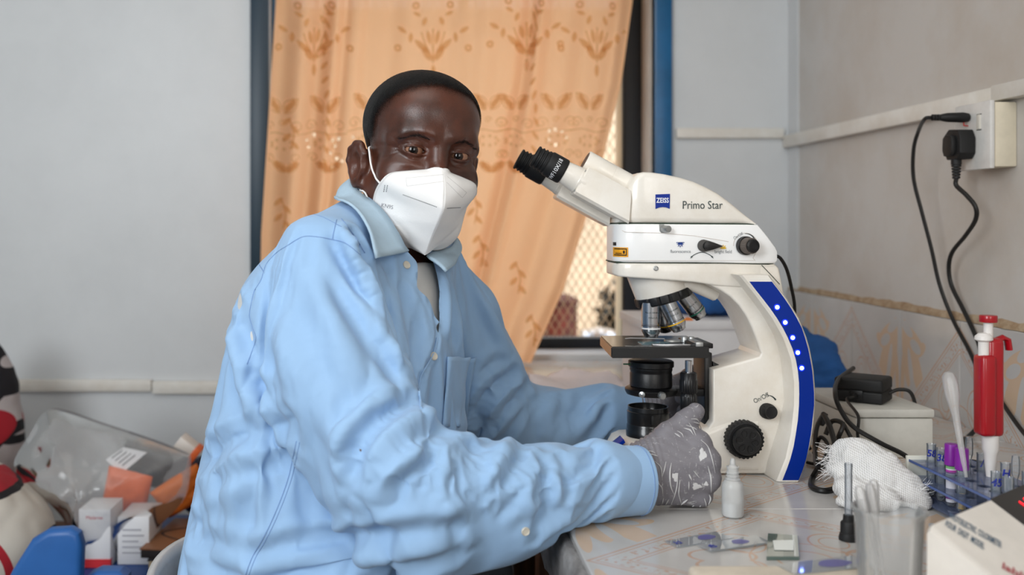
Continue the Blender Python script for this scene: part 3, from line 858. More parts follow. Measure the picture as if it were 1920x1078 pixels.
# controls on the module
G().lathe([(.0052, 0), (.0052, .012), (.0046, .0132), (.0, .0134)], P(1244, 429, YMo), (.35, -.9, -.02), n=20, caps=False).build('slider_pin', M_steel, mod)
G().prism(SP([(1236, 420.5), (1245, 420.5), (1246, 436), (1240, 437), (1236.5, 433)], YMo), YMo - .0003, YMo + .001).build('slider_slot', mat('slot_grey', (150, 150, 148), rough=.5), mod, smooth=None)
def drop(cx, cy, L, W, k=24):
    o = []
    for a in np.linspace(0, 2 * PI, k, endpoint=False):
        x = math.cos(a); y = math.sin(a)
        o.append((cx + (x * L if x > 0 else x * W), cy + y * W * (1 - max(0, x)) ** .62 if x > 0 else cy + y * W))
    return o
G().prism(SP(drop(1319, 460.5, 34, 11.5), YMo), YMo - .004, YMo + .001, .001, 2).build('lever_base', mat('lever_grey', (70, 68, 66), rough=.5), mod)
G().prism(SP(drop(1325, 461, 27, 8.6), YMo), YMo - .011, YMo - .003, .0014, 2).build('mode_lever', M_black, mod)
def knurl(n, d): return lambda r, h, k: r * (1 + (d if k % 2 else 0))
G().lathe([(.0138, 0), (.0136, .006), (.0128, .007)], P(1396, 460.5, YMo), (.22, -.97, 0), n=40).build('switch_collar', M_black, mod)
G().lathe([(.0122, .004), (.0116, .020), (.0112, .0205), (.0, .0205)], P(1396, 460.5, YMo), (.22, -.97, 0), n=72, caps=False, mod=knurl(72, -.05)).build('dimmer_knob', mat('knob_brown_grey', (92, 84, 78), rough=.5), mod)
G().lathe([(.0098, .020), (.0096, .024), (.0088, .0246), (.0066, .0248), (.0062, .0240), (.0, .0240)], P(1396, 460.5, YMo), (.22, -.97, 0), n=32, caps=False).build('knob_cap', M_black, mod)
G().lathe([(.0036, 0), (.0036, .0016), (.0026, .002), (.0024, .0008), (0, .0008)], P(1229.5, 503, YM - .053), (0, -1, 0), n=16, caps=False).build('set_screw', M_steel, MI)
G().tube([P(1428, 497, YM - .0505), P(1450, 520, YM - .0505), P(1462, 533, YM - .0505)], .0005, n=4).build('seam', M_gap, MI)
# binocular tube
ax = np.array((math.cos(math.radians(29)), 0, -math.sin(math.radians(29))))      # from the eyes towards the head
up = np.array((math.sin(math.radians(29)), 0, math.cos(math.radians(29))))
BT = None
def tube_unit(c0, parent, text):
    """c0: centre of the rim between black eyepiece and white tube"""
    ep = G().lathe([(.0, -.0475), (.0125, -.0475), (.0128, -.0482), (.0142, -.0490), (.0160, -.0494), (.0168, -.0480), (.0165, -.0464), (.0150, -.0452), (.0152, -.0436), (.0168, -.0424), (.0170, -.0408), (.0154, -.0396), (.0156, -.0380), (.0172, -.0370), (.0174, -.0352), (.0160, -.0340), (.0164, -.0325), (.0176, -.0315), (.0178, -.0298), (.0172, -.0285), (.0186, -.027), (.0192, -.0255), (.0193, -.003), (.0186, -.0005), (.0180, 0)], c0, ax, n=40, caps=False).build('eyepiece', M_rub, parent)
    G().lathe([(.0, -.0478), (.0122, -.0476)], c0, ax, n=32, caps=False).build('eye_lens', mat('eye_lens_glass', (60, 40, 46), rough=.05, coat=1.0), ep)
    # white sleeve
    G().lathe([(.0172, -.001), (.0176, .004), (.0196, .022), (.0200, .0235), (.0204, .024), (.0204, .034)], c0, ax, n=40).build('tube_sleeve', M_white, parent)
    if text:
        v, f = text_geo('WF10X/18', .0088)
        # wrapped round the barrel: text runs across the axis
        th = PI + .25 - v[:, 0] / .01945; h = -.0135 - v[:, 1]
        pts = np.asarray(c0) + ax * h[:, None] + .01945 * (np.cos(th)[:, None] * np.array((0, 1.0, 0)) + np.sin(th)[:, None] * up)
        obj('lettering', pts, f, mat('print_white', (240, 242, 246), rough=.5), ep, smooth=None)
c_near = P(1057, 322.6, 1.474)
c_far = P(1047, 321.5, 1.474) + np.array((-.010, .062, -.001))
tube_unit(c_near, MI, True); tube_unit(c_far, MI, False)
def housing(c0, y_half, name, off):
    """prism housing along the tube axis with chamfered long edges"""
    a0, a1 = .026, .108
    hw = y_half; h = .0225
    sec = [(-hw + .004, h), (hw - .004, h), (hw, h - .010), (hw, -h + .004), (hw - .004, -h), (-hw + .004, -h), (-hw, -h + .004), (-hw, h - .010)]
    vs = []; st = ((a0, .93), (a0 + .002, 1.0), (a1 - .014, 1.0), (a1, .97))
    for a, k in st:
        for y, z in sec: vs.append(np.asarray(c0) + ax * (a + (-.010 * (z / h) if a == a1 else 0)) + np.array((0, y * k + off, 0)) + up * z * k)
    fs = [[i * 8 + k, i * 8 + (k + 1) % 8, (i + 1) * 8 + (k + 1) % 8, (i + 1) * 8 + k] for i in range(len(st) - 1) for k in range(8)]
    fs += [list(range(8))[::-1], [(len(st) - 1) * 8 + k for k in range(8)]]
    return obj(name, vs, fs, M_white, MI, smooth=30)
h1 = housing(c_near, .024, 'prism_housing', .004)
h2 = housing(c_far + np.array((0, 0, -.004)), .024, 'prism_housing', -.004)
for k in (-.0175, .015):
    G().lathe([(.0019, 0), (.0019, .0012), (.0, .0012)], c_near + ax * .0262 + up * k + np.array((0, -.0145, 0)), -ax, n=10, caps=False).build('set_screw', M_steel, h1)
# hinge barrel between the two prism housings
hc = P(1096, 303, 1.500)
hb = G().lathe([(.0172, .0), (.0180, .0012), (.0180, .045), (.0177, .0453), (.0177, .046), (.0180, .0463), (.0180, .104)], hc, ax, n=40).build('hinge_barrel', M_white, MI)
G().lathe([(.0, -.0004), (.0150, -.0004), (.0158, .0006)], hc, ax, n=32, caps=False).build('hinge_cap', mat('cap_brown', (74, 62, 58), rough=.5), hb)
G().lathe([(.0300, 0), (.0312, .002), (.0312, .007), (.029, .016)], P(1176, 357, YM), ax, n=40).build('head_collar', mat('collar_beige', (206, 200, 192), rough=.35), MI)
G().lathe([(.0026, 0), (.0026, .006), (.0, .0064)], P(1181.5, 346, YM - .033), (0, -1, .2), n=12, caps=False).build('set_screw', M_steel, MI)
# nosepiece and objectives
na = np.array((.28, 0, -.96)); na /= np.linalg.norm(na)
nc = P(1243, 554, YM)
def ncone():
    vs = []; n = 40; fs = []
    top_c = P(1231, 519, YM)
    b1 = np.cross(na, (0, 1, 0)); b1 /= np.linalg.norm(b1)
    for lev in range(7):
        t = lev / 6
        for k in range(n):
            a = 2 * PI * k / n
            T_ = top_c + np.array((.0445 * math.cos(a), .0445 * math.sin(a), 0))
            B_ = nc + (.0405 * math.cos(a) * b1 + .0405 * math.sin(a) * np.array((0, 1, 0))) * 1.0 - na * .004
            if B_[2] > T_[2]: B_ = B_
            e = t ** 1.15
            vs.append(T_ * (1 - e) + B_ * e)
        if lev:
            for k in range(n): fs.append([(lev - 1) * n + k, (lev - 1) * n + (k + 1) % n, lev * n + (k + 1) % n, lev * n + k])
    fs.append([6 * n + k for k in range(n)])
    return obj('turret_cone', vs, fs, M_white, MI, smooth=40)
ncone()
ring = G().lathe([(.036, -.006), (.0425, -.005), (.0430, -.003), (.0430, .006), (.0415, .008), (.030, .009), (.0, .010)], nc, na, n=96, caps=True, mod=lambda r, h, k: r * (.955 if (k % 6 == 0 and r > .042) else 1)).build('turret_ring', M_black, MI)
def objective(base, d, L, R, band, name='objective', sub=True):
    d = np.asarray(d, float); d /= np.linalg.norm(d)
    o = G().lathe([(R * .9, 0), (R, .001), (R, L * .60), (R * .97, L * .61), (R * .97, L * .64), (R, L * .65), (R, L * .80), (R * .80, L * .90), (R * .78, L * .91), (R * .74, L * .97), (R * .5, L), (0, L * .995)], base, d, n=32, caps=True).build(name, M_chrome, MI)
    G().lathe([(R * 1.01, L * .70), (R * 1.02, L * .705), (R * 1.02, L * .735), (R * 1.01, L * .74)], base, d, n=32, caps=False).build('colour_band', band, o)
    G().lathe([(R * 1.005, L * .635), (R * 1.005, L * .65)], base, d, n=32, caps=False).build('groove', M_black, o)
    # engraved lettering, facing the near side
    side = np.cross(d, (0, 1, 0)); side /= np.linalg.norm(side)
    g = G()
    for s, t, sz_ in (('Plan-ACHROMAT', .28, .0032), ('100x/1,25', .42, .0036)) if sub else (('Plan-A 10x', .42, .0034),):
        v, f = text_geo(s, sz_)
        th = v[:, 0] / R
        rr = R + .0002
        pts = np.asarray(base) + d * (L * t) - d * v[:, 1:2] + rr * (np.sin(th)[:, None] * -side * -1 + np.cos(th)[:, None] * np.array((0, -1.0, 0)))
        g.add(pts, f)
    g.build('engraving', M_ink, o, smooth=None)
    return o
M_bw = mat('band_white', (225, 225, 225)); M_by = mat('band_yellow', (220, 170, 30)); M_bg = mat('band_green', (20, 90, 70))
ob_y = YM - .018
objective(P(1220.5, 566, ob_y), (0, 0, -1), .0545, .0138, M_bw)
objective(P(1250, 566, ob_y - .006), (.40, -.05, -.9), .047, .0132, M_by)
objective(P(1281, 551, ob_y + .012), (.62, .1, -.78), .046, .0130, M_bg, sub=False)
objective(P(1240, 572, ob_y + .034), (.22, .22, -.95), .044, .0125, M_by, sub=False)
G().tube([P(1268, 533, YM - .02), P(1290, 530, YM - .02), P(1340, 552, YM + .0)], .010, n=12).build('turret_bracket', M_white, MI)
# stage
SZ = .942
stg = G().prism([(-1, 0)] * 0 or [(.2807, 0), (.4045, 0), (.418, 0), (.418, .001)] if False else [(0, 0), (.15, 0), (.15, .016), (0, .016)], 0, .001) if False else None
vs = []; b = bmesh.new()
pl = [(WX(1146, 1.42), 1.42), (WX(1330, 1.42), 1.42), (WX(1333, 1.42), 1.47), (WX(1333, 1.42) + .004, 1.56), (WX(1125, 1.56), 1.56)]
bv = [b.verts.new((x, y, SZ)) for x, y in pl]; f_ = b.faces.new(bv)
r_ = bmesh.ops.extrude_face_region(b, geom=[f_])
for x in r_['geom']:
    if isinstance(x, bmesh.types.BMVert): x.co.z = SZ - .0165
bmesh.ops.recalc_face_normals(b, faces=b.faces[:])
bmesh.ops.bevel(b, geom=[e for e in b.edges], offset=.0016, segments=2, affect='EDGES')
G().bm(b).build('stage', mat('stage_black', (18, 18, 20), rough=.3, coat=.5), MI)
# specimen slide and spring clips on the stage
sl = G().box((WX(1196, 1.47), 1.445, SZ), (WX(1250, 1.47), 1.47, SZ + .0012)).build('clip_slide', glassy('slide_glass', (150, 190, 200), .7), MI)
G().tube([P(1172, 634.5, 1.475), P(1182, 633.5, 1.475), P(1246, 635, 1.475)], .0016, n=6, flat=.5).build('slide_clip', M_steel, MI)
ms = G().box((WX(1222, 1.435), 1.428, SZ), (WX(1302, 1.435), 1.437, SZ + .0022), .0004).build('slide_rail', M_chrome, MI)
mh = G().box((WX(1296, 1.43), 1.424, SZ - .003), (WX(1335, 1.43), 1.50, SZ + .004), .001).build('mechanical_stage', M_black, MI)
G().box((WX(1302, 1.43), 1.4225, SZ - .002), (WX(1316, 1.43), 1.47, SZ + .006), .0008).build('rail_guide', M_steel, mh)
for px, py in ((1283, 630), (1296, 636)):
    c = P(px, py, 1.47)
    G().lathe([(.0048, -.006), (.0048, .001), (.004, .0022), (.0, .0026)], (c[0], c[1], SZ + .0065), (0, 0, 1), n=18, caps=False).build('clamp_screw', M_steel, mh)
G().lathe([(.013, 0), (.0135, .001), (.012, .003), (0, .0032)], (WX(1262, 1.48), 1.48, SZ), (0, 0, 1), n=24, caps=False).build('spring_disc', M_steel, mh)
# condenser below the stage
cx_, cy_ = WX(1220.5, YM - .012), YM - .012
zc = lambda py: WZ(py, YM - .012)
co = G().lathe([(.0300, zc(724)), (.0312, zc(722)), (.0312, zc(700)), (.0305, zc(698)), (.0305, zc(695)), (.0314, zc(693)), (.0314, zc(688)), (.0335, zc(686)), (.0335, zc(677)), (.031, zc(675)), (.0, zc(675))], (cx_, cy_, 0), (0, 0, 1), n=44).build('condenser', M_black, MI)
G().lathe([(.030, zc(740)), (.036, zc(738)), (.0385, zc(732)), (.0385, zc(728)), (.035, zc(725)), (.030, zc(724))], (cx_, cy_, 0), (0, 0, 1), n=44).build('condenser_holder', M_black, MI)
G().box((cx_ + .0, cy_ - .016, zc(740)), (WX(1318, YM), cy_ + .02, zc(726)), .002).build('condenser_arm', M_black, MI)
G().lathe([(.0055, 0), (.0055, .008), (.004, .010), (0, .010)], (cx_ + .006, cy_ - .036, zc(733)), (.1, -1, 0), n=16, caps=False).build('centering_screw', M_steel, co)
G().lathe([(.0045, 0), (.0045, .006), (0, .007)], (cx_ - .02, cy_ - .032, zc(732)), (-.4, -1, 0), n=14, caps=False).build('centering_screw', M_steel, co)
G().tube([(cx_ - .033, cy_ - .01, zc(681)), (cx_ - .044, cy_ - .012, zc(680.5))], .0011, n=6).build('iris_lever', mat('lever_green', (30, 90, 60)), co)
# stage carrier column and coaxial stage drive
G().box((WX(1310, YM), YM - .03, WZ(806, YM - .03)), (WX(1338, YS) + .004, YM + .03, SZ - .016), .0015).build('stage_column', M_black, MI)
G().prism(SP([(1333, 676), (1353, 686), (1346, 690), (1333, 692)], YM - .02), YM - .03, YM + .03, .0008).build('column_wedge', M_black, MI)
dx, dy = WX(1291, 1.432), 1.432
dz = lambda py: WZ(py, 1.432)
G().lathe([(.0050, dz(702)), (.0050, dz(676))], (dx, dy, 0), n=18).build('drive_shaft', M_chrome, MI)
G().lathe([(.0120, dz(736)), (.0128, dz(734)), (.0128, dz(713)), (.0118, dz(711)), (.0118, dz(700)), (.0105, dz(698))], (dx, dy, 0), n=60, mod=lambda r, h, k: r * (.93 if k % 3 == 0 and r > .0119 else 1)).build('drive_knob', M_black, MI)
G().lathe([(.0105, dz(769)), (.0115, dz(767)), (.0118, dz(744)), (.0108, dz(740)), (.009, dz(736))], (dx, dy, 0), n=60, mod=lambda r, h, k: r * (.94 if k % 3 == 0 and r > .0106 else 1)).build('drive_knob', M_black, MI)
# light collector on the foot
lx, ly = WX(1215, YM), YM
lz = lambda py: WZ(py, YM)
lc = G().lathe([(.0325, lz(819)), (.0328, lz(806)), (.0318, lz(804)), (.0318, lz(796)), (.0308, lz(793)), (.0312, lz(791)), (.0312, lz(770)), (.0304, lz(769)), (.0300, lz(761)), (.0285, lz(761)), (.0285, lz(774)), (.0, lz(775))], (lx, ly, 0), n=48).build('light_collector', mat('collector_black', (17, 17, 18), rough=.3, coat=.4), MI)
G().box((lx - .0022, ly - .0322, lz(789)), (lx + .0022, ly - .0300, lz(773)), .0004).build('key_slot', M_rub, lc)
G().lathe([(.0, lz(773)), (.027, lz(773.5))], (lx, ly, 0), n=32, caps=False).build('filter_glass', mat('filter_glass', (60, 66, 60), rough=.05, coat=1), lc)
# small blue badge on the front of the foot
bd = []
for px, py in ((1146, 836), (1166, 820), (1169, 826), (1150, 840)): bd.append(P(px, py, YM - .044))
G().prism([(b_[0], b_[2]) for b_ in bd], YM - .058, YM - .030, .0005).build('badge', M_zblue, MI)
# focus drive and lamp switch
fk = P(1391, 821, YS)
fo = G().lathe([(.0272, -.001), (.0278, .002), (.0278, .015), (.0268, .017), (.0235, .0178), (.0225, .0165), (.0, .0165)], fk, (0, -1, 0), n=112, caps=False, mod=lambda r, h, k: r * (1 - (.055 if (k % 4 in (0, 1)) and r > .0255 else 0))).build('focus_wheel', M_rub, MI)
fi = G().lathe([(.0205, .0160), (.0205, .024), (.0195, .0255), (.0, .0258)], fk, (0, -1, 0), n=48, caps=False).build('fine_focus_knob', mat('knob_black', (26, 26, 27), rough=.45), fo)
for k in range(6):
    a = PI / 2 + k * PI / 3 + .35
    o2 = []
    for t in np.linspace(0, 2 * PI, 20, endpoint=False):
        u_, w_ = .0056 * math.cos(t), .0044 * math.sin(t) * (1 + .28 * math.cos(t))
        r0 = .0115 + u_
        o2.append((fk[0] + r0 * math.cos(a) - w_ * math.sin(a), fk[2] + r0 * math.sin(a) + w_ * math.cos(a)))
    yk = fk[1] - .0252
    g = G(); inn = [((x - fk[0] - .0115 * math.cos(a)) * .72 + fk[0] + .0115 * math.cos(a), (z - fk[2] - .0115 * math.sin(a)) * .72 + fk[2] + .0115 * math.sin(a)) for x, z in o2]
    n_ = len(o2)
    vv = [(x, yk, z) for x, z in o2] + [(x, yk - .0016, z) for x, z in o2] + [(x, yk - .0014, z) for x, z in inn] + [(x, yk - .0002, z) for x, z in inn]
    ff = [[l * n_ + i, l * n_ + (i + 1) % n_, (l + 1) * n_ + (i + 1) % n_, (l + 1) * n_ + i] for l in range(3) for i in range(n_)] + [[3 * n_ + i for i in range(n_)]]
    g.add(vv, ff).build('finger_dimple', MATS['knob_black'], fi, smooth=40)
sk = P(1437, 770, YS)
G().lathe([(.0115, -.001), (.0115, .006), (.0105, .011), (.0098, .012)], sk, (.2, -.97, .0), n=60, mod=knurl(60, -.04)).build('lamp_switch', M_rub, MI)
G().lathe([(.0098, .010), (.0092, .0145), (.0, .015)], sk, (.2, -.97, .0), n=32, caps=False).build('switch_cap', M_black, MI)
g = G(); text_on(g, 'On/Off', .0098, P(1427, 746.5, YS - .0005), (.75, 0, .36), (-.43, 0, .9))
g.tube([P(1439 + 19 * math.sin(a), 762 - 21 * math.cos(a), YS - .0003) for a in np.linspace(0, .95, 12)], np.linspace(.0003, .0013, 12), n=4)
g.build('lettering', M_ink, MI, smooth=None, kind='stuff')
# power lead out of the back of the head
pc = thing('power_lead', 'thin black lead running down from the back of the microscope head', 'cable', P(1455, 480, YM))
G().tube(cr([P(1452, 479, YM), P(1463, 484, YM + .005), P(1475, 505, YM + .02), P(1484, 540, YM + .04), P(1490, 580, YM + .06), P(1488, 660, YM + .08), (WX(1500, 1.6), 1.62, .80), (WX(1520, 1.6), 1.60, TZ + .004)], 8), .0026, n=8).build('wire', M_rub, pc)
# ------------------------------------------------------------------ the man at the microscope
PE = thing('person', 'person in light blue shirt, white face mask and gloves seated at the table', 'person', (-.13, 1.36, 0))
def skin_mat():
    m = mat('dark_skin', (84, 45, 31), rough=.30, spec=.55, bump=.16, bscale=900, var=.26, vscale=18, var_color=(54, 30, 22), sss=.03, coat=.06)
    return m
M_skin = skin_mat()
M_shirt = mat('blue_cotton', (152, 186, 222), rough=.85, spec=.2, bump=.10, bscale=900, var=.035, vscale=5, sheen=.15)
M_seam = mat('shirt_stitching', (122, 152, 196), rough=.9)
M_btn = mat('shirt_button', (206, 200, 186), rough=.35)
M_mask = mat('mask_fabric', (238, 237, 236), rough=.75, spec=.25, bump=.15, bscale=600)
M_maskline = mat('mask_weld_line', (150, 148, 150), rough=.8)
M_maskdark = mat('mask_weld_dark', (70, 70, 74), rough=.8)

# ---- head, in its own axes: x to his right, y forward, z up, origin between the ears at eye height
def rot(ax, a):
    return np.array(Matrix.Rotation(math.radians(a), 3, ax))
YAW, ROLL, PITCH = 17.5, 6.5, -4
ps = math.radians(YAW)
Hm = rot('Y', ROLL) @ np.array(((-math.cos(ps), math.sin(ps), 0), (-math.sin(ps), -math.cos(ps), 0), (0, 0, 1.0))) @ rot('X', PITCH)
Ho = np.array((.0078, 1.42, 1.2205))
h2w = lambda p: np.asarray(p) @ Hm.T + Ho
w2h = lambda p: (np.asarray(p) - Ho) @ Hm
EYE = np.array((.0325, .0765, 0.0))
nb = w2h((-.03, 1.45, 1.06))
def head_sdf(p):
    ax_ = np.abs(p[:, 0]); q = p.copy(); q[:, 0] = ax_
    d = ell(p, (0, -.014, .038), (.0765, .098, .0735))
    d = smin(d, ell(p, (0, .028, .047), (.068, .066, .053)), .02)
    d = smin(d, ell(p, (0, .022, -.03), (.067, .072, .092)), .03)
    d = smin(d, ell(p, (0, .048, -.098), (.044, .046, .036)), .03)
    d = smin(d, cone(q, (.058, .0, -.055), (.035, .045, -.10), .016, .018), .025)          # jaw line
    d = smin(d, ell(q, (.045, .058, -.036), (.024, .020, .022)), .03)                        # cheek
    d = smin(d, chain(q, [((0, .0865, .022), .008), ((.022, .0868, .0240), .0088), ((.044, .0745, .0215), .0085), ((.056, .058, .012), .008)], .006), .020)
    so = np.linalg.norm((q - (EYE + (0.002, .022, .001))) / (1.25, 1.0, .9), axis=-1) - .0165
    d = smax(d, -so, .016)                                                                   # eye hollow
    # lids over the eyeball with an almond opening
    e = q - EYE
    lid = np.linalg.norm(e, axis=-1) - .0148
    d = smin(d, lid, .0085)
    x = e[:, 0] / .0162
    upz = .0044 * np.clip(1 - x * x, 0, 1) ** .7 + .0004 + .0004 * x
    loz = -.0042 * np.clip(1 - x * x, 0, 1) ** .8 + .0004 + .0006 * x
    op = np.maximum(np.maximum(e[:, 2] - upz, loz - e[:, 2]), np.maximum(np.abs(x) * .0162 - .0162, .004 - e[:, 1]))
    cut = np.maximum(op, np.linalg.norm(e, axis=-1) - .024)
    d = smax(d, -cut, .0012)
    # folds around the eyes
    for off, w, a in ((.0085, .0014, .0011), (-.0092, .0018, .0013), (-.0135, .002, .0008)):
        zz = off * (1 - .55 * (e[:, 0] / .02) ** 2)
        fall = np.exp(-((e[:, 0]) / .017) ** 4) * (e[:, 1] > -.01)
        d = d + a * 1.35 * np.exp(-((e[:, 2] - zz) / w) ** 2) * fall
    # crow's feet, frown and forehead lines
    for za, zb in ((.012, .020), (.002, .002), (-.008, -.016)):
        tt = np.clip((q[:, 0] - .052) / .016, 0, 1); d = d + .0006 * np.exp(-((q[:, 2] - (za * .4 + (zb - za * .4) * tt)) / .0012) ** 2) * ((q[:, 0] > .051) & (q[:, 0] < .068) & (q[:, 1] > .02))
    d = d - .0016 * np.exp(-((q[:, 0] - .012) / .006) ** 2 - ((q[:, 2] - .024) / .008) ** 2) * (p[:, 1] > .05)
    d = d + .0010 * np.exp(-(q[:, 0] / .0035) ** 2 - ((q[:, 2] - .026) / .010) ** 2) * (p[:, 1] > .05)
    d = d - .0022 * np.exp(-((q[:, 0] - .038) / .016) ** 2 - ((q[:, 2] + .019) / .005) ** 2) * (p[:, 1] > .03)
    # nose
    ns = chain(p, [((0, .084, .016), .0085), ((0, .0905, -.004), .0088), ((0, .101, -.028), .0105), ((0, .106, -.044), .0125)], .006)
    ns = smin(ns, ell(q, (.014, .090, -.047), (.010, .012, .009)), .01)
    d = smin(d, ns, .013)
    # mouth region
    d = smin(d, ell(p, (0, .085, -.080), (.028, .018, .018)), .015)
    d = d + .0016 * np.exp(-((p[:, 2] + .080) / .002) ** 2) * (ax_ < .026) * (p[:, 1] > .07)
    # ears
    eq = q.copy()
    tilt = 1.0
    def ep(y, z, o): return (.0725 + o, -.004 + y * .92, -.033 + z * .88)
    rim = chain(eq, [(ep(.010, .006, .004), .0042), (ep(.012, .022, .008), .0040), (ep(.003, .034, .013), .0042), (ep(-.010, .036, .018), .0044), (ep(-.021, .026, .022), .0042), (ep(-.024, .008, .022), .0040), (ep(-.018, -.010, .017), .0040), (ep(-.006, -.024, .010), .0056), (ep(.004, -.027, .005), .0050)], .003)
    anti = chain(eq, [(ep(-.003, .020, .010), .003), (ep(-.012, .010, .014), .0036), (ep(-.012, -.004, .013), .0036), (ep(-.004, -.013, .009), .0036)], .003)
    plate = smax(ell(eq, ep(-.008, .004, .012), (.010, .0205, .034)), -ell(eq, ep(.002, .001, .023), (.013, .013, .021)), .004)
    tr = ell(eq, ep(.011, -.002, .006), (.005, .005, .007))
    plate = smin(plate, ell(eq, ep(-.003, -.001, -.002), (.010, .014, .027)), .008)
    ear = smin(smin(smin(rim, anti, .004), plate, .005), tr, .004)
    d = smin(d, ear, .006)
    # neck
    d = smin(d, cone(p, (0, -.018, -.06), nb, .056, .066), .03)
    return d
hv_, hq = surface(head_sdf, (-.118, -.135, -.20), (.118, .145, .145), .0017)
hv_ = relax(hv_, hq, 1, .4)
HV = h2w(hv_)

# ---- arms, torso, legs
FR = np.array((math.cos(math.radians(-35)), math.sin(math.radians(-35))))      # chest direction
RT = np.array((FR[1], -FR[0]))                                                  # to his right
T_z = (.50, .60, .70, .80, .90, .98, 1.04, 1.08, 1.12, 1.15, 1.18)
T_x = (-.130, -.130, -.128, -.116, -.100, -.094, -.090, -.074, -.060, -.044, -.030)
T_y = (1.375, 1.38, 1.385, 1.39, 1.395, 1.41, 1.42, 1.43, 1.435, 1.44, 1.44)
T_a = (.190, .200, .205, .196, .176, .158, .138, .112, .078, .050, .030)
T_b = (.185, .190, .188, .186, .190, .196, .194, .176, .120, .050, .030)
def torso(p, off=0.0):
    z = p[:, 2]
    c = lambda t: np.interp(z, T_z, t)
    # smoothed profile
    def sm(t): return (np.interp(z - .02, T_z, t) + 2 * np.interp(z, T_z, t) + np.interp(z + .02, T_z, t)) / 4
    x = p[:, 0] - sm(T_x); y = p[:, 1] - sm(T_y)
    u = x * FR[0] + y * FR[1]; w = x * RT[0] + y * RT[1]
    a = sm(T_a) + off; b = sm(T_b) + off
    k0 = np.sqrt((u / a) ** 2 + (w / b) ** 2); k1 = np.sqrt((u / a ** 2) ** 2 + (w / b ** 2) ** 2)
    d = k0 * (k0 - 1) / (k1 + 1e-9)
    return np.maximum(d, np.maximum(z - 1.150 - off, .57 - z - off))
ARM_R = [((-.120, 1.275, 1.048), .076), ((-.100, 1.215, .94), .079), ((-.035, 1.155, .845), .074), ((.015, 1.150, .815), .070), ((.095, 1.18, .807), .063), ((.165, 1.215, .803), .054), ((.205, 1.233, .800), .0455), ((.232, 1.244, .798), .040), ((.285, 1.266, .795), .037)]
ARM_L = [((.080, 1.565, .972), .070), ((.105, 1.61, .90), .068), ((.145, 1.635, .825), .056), ((.21, 1.65, .808), .049), ((.30, 1.655, .803), .046), ((.385, 1.66, .799), .040)]
def shirt_sdf(p, off=0.0):
    d = torso(p, off)
    sh = lambda a, b, ra, rb: cone(p, a, b, ra + off, rb + off)
    d = smin(d, sh((-.070, 1.405, 1.095), (-.118, 1.285, 1.062), .052, .070), .04)
    d = smin(d, sh((.0, 1.475, 1.07), (.075, 1.56, .985), .050, .066), .04)
    r = chain(p, [(a, q + off) for a, q in ARM_R], .03); l = chain(p, [(a, q + off) for a, q in ARM_L], .03)
    d = smin(d, r, .009)
    return smin(d, l, .02)
def cut_end(d, p, wrist, prev):
    n = np.asarray(wrist, float) - np.asarray(prev, float); n /= np.linalg.norm(n)
    return np.maximum(d, (p - np.asarray(wrist)) @ n * 1.0 - 10 * (np.linalg.norm(p - np.asarray(wrist), axis=-1) > .12))
# hand: wrist frame (along the hand, towards the thumb, towards the palm)
class Hand:
    def __init__(s, o, a, u, p): s.o = np.asarray(o, float); s.M = np.array((a, u, p), float)
    def w(s, a, u, p): return s.o + np.array((a, u, p)) @ s.M
def hand_sdf(p, H, off=0.0):
    W = lambda a, u, q: H.w(a, u, q)
    mcp = (((.080, .043, .006), .0150), ((.089, .022, -.001), .0158), ((.090, -.001, -.001), .0150), ((.084, -.0245, .008), .0132))
    car = (((.004, .022, .012), .0200), ((.004, .010, .006), .0210), ((.004, -.006, .006), .0205), ((.006, -.018, .012), .0185))
    d = cone(p, W(-.05, .004, .012), W(.006, .004, .012), .030 + off, .030 + off)
    for (m, rm), (c, rc) in zip(mcp, car): d = smin(d, cone(p, W(*c), W(*m), rc + off, rm + off), .013)
    fingers = []
    L = ((.044, .026, .020), (.048, .030, .022), (.044, .027, .021), (.034, .020, .018))
    for i, (m, rm) in enumerate(mcp):
        a, u, q = m; l1, l2, l3 = L[i]
        k1 = (a + .012, u - .003, q + l1); k2 = (k1[0] - l2 * .88, u - .005, k1[2] + l2 * .40); k3 = (k2[0] - l3 * .95, u - .006, k2[2] - l3 * .25)
        f = chain(p, [(W(*m), rm * .95 + off), (W(*k1), rm * .86 + off), (W(*k2), rm * .76 + off), (W(*k3), rm * .66 + off)], .004)
        fingers.append(f)
    ff = fingers[0]
    for f in fingers[1:]: ff = smin(ff, f, .0025)
    d = smin(d, ff, .010)
    # thumb, leaving the side of the palm
    t = chain(p, [(W(.018, .026, .016), .0200 + off), (W(.046, .050, .020), .0165 + off), (W(.070, .067, .024), .0140 + off), (W(.0835, .0795, .026), .0115 + off)], .008)
    t = smin(t, cone(p, W(.022, .03, .014), W(.070, .040, .010), .016 + off, .012 + off), .012)
    return smin(d, t, .008)
HR = Hand((.286, 1.268, .793), (.995, .06, 0), (0, 0, 1), (-.06, .995, 0))
HL = Hand((.388, 1.662, .800), (.98, -.14, .0), (0, 0, 1), (-.14, -.98, 0))
LEG_L = [((-.075, 1.435, .555), .092), ((.03, 1.56, .545), .074), ((.095, 1.66, .535), .062), ((.12, 1.68, .30), .056), ((.12, 1.70, .09), .042)]
LEG_R = [((-.18, 1.285, .555), .095), ((-.04, 1.14, .54), .082), ((.10, .985, .520), .064), ((.12, .99, .30), .056), ((.10, 1.02, .09), .042)]
def trouser_sdf(p):
    d = ell(p, (-.125, 1.36, .575), (.185, .185, .115))
    d = smin(d, chain(p, LEG_L, .03), .04); return smin(d, chain(p, LEG_R, .03), .04)

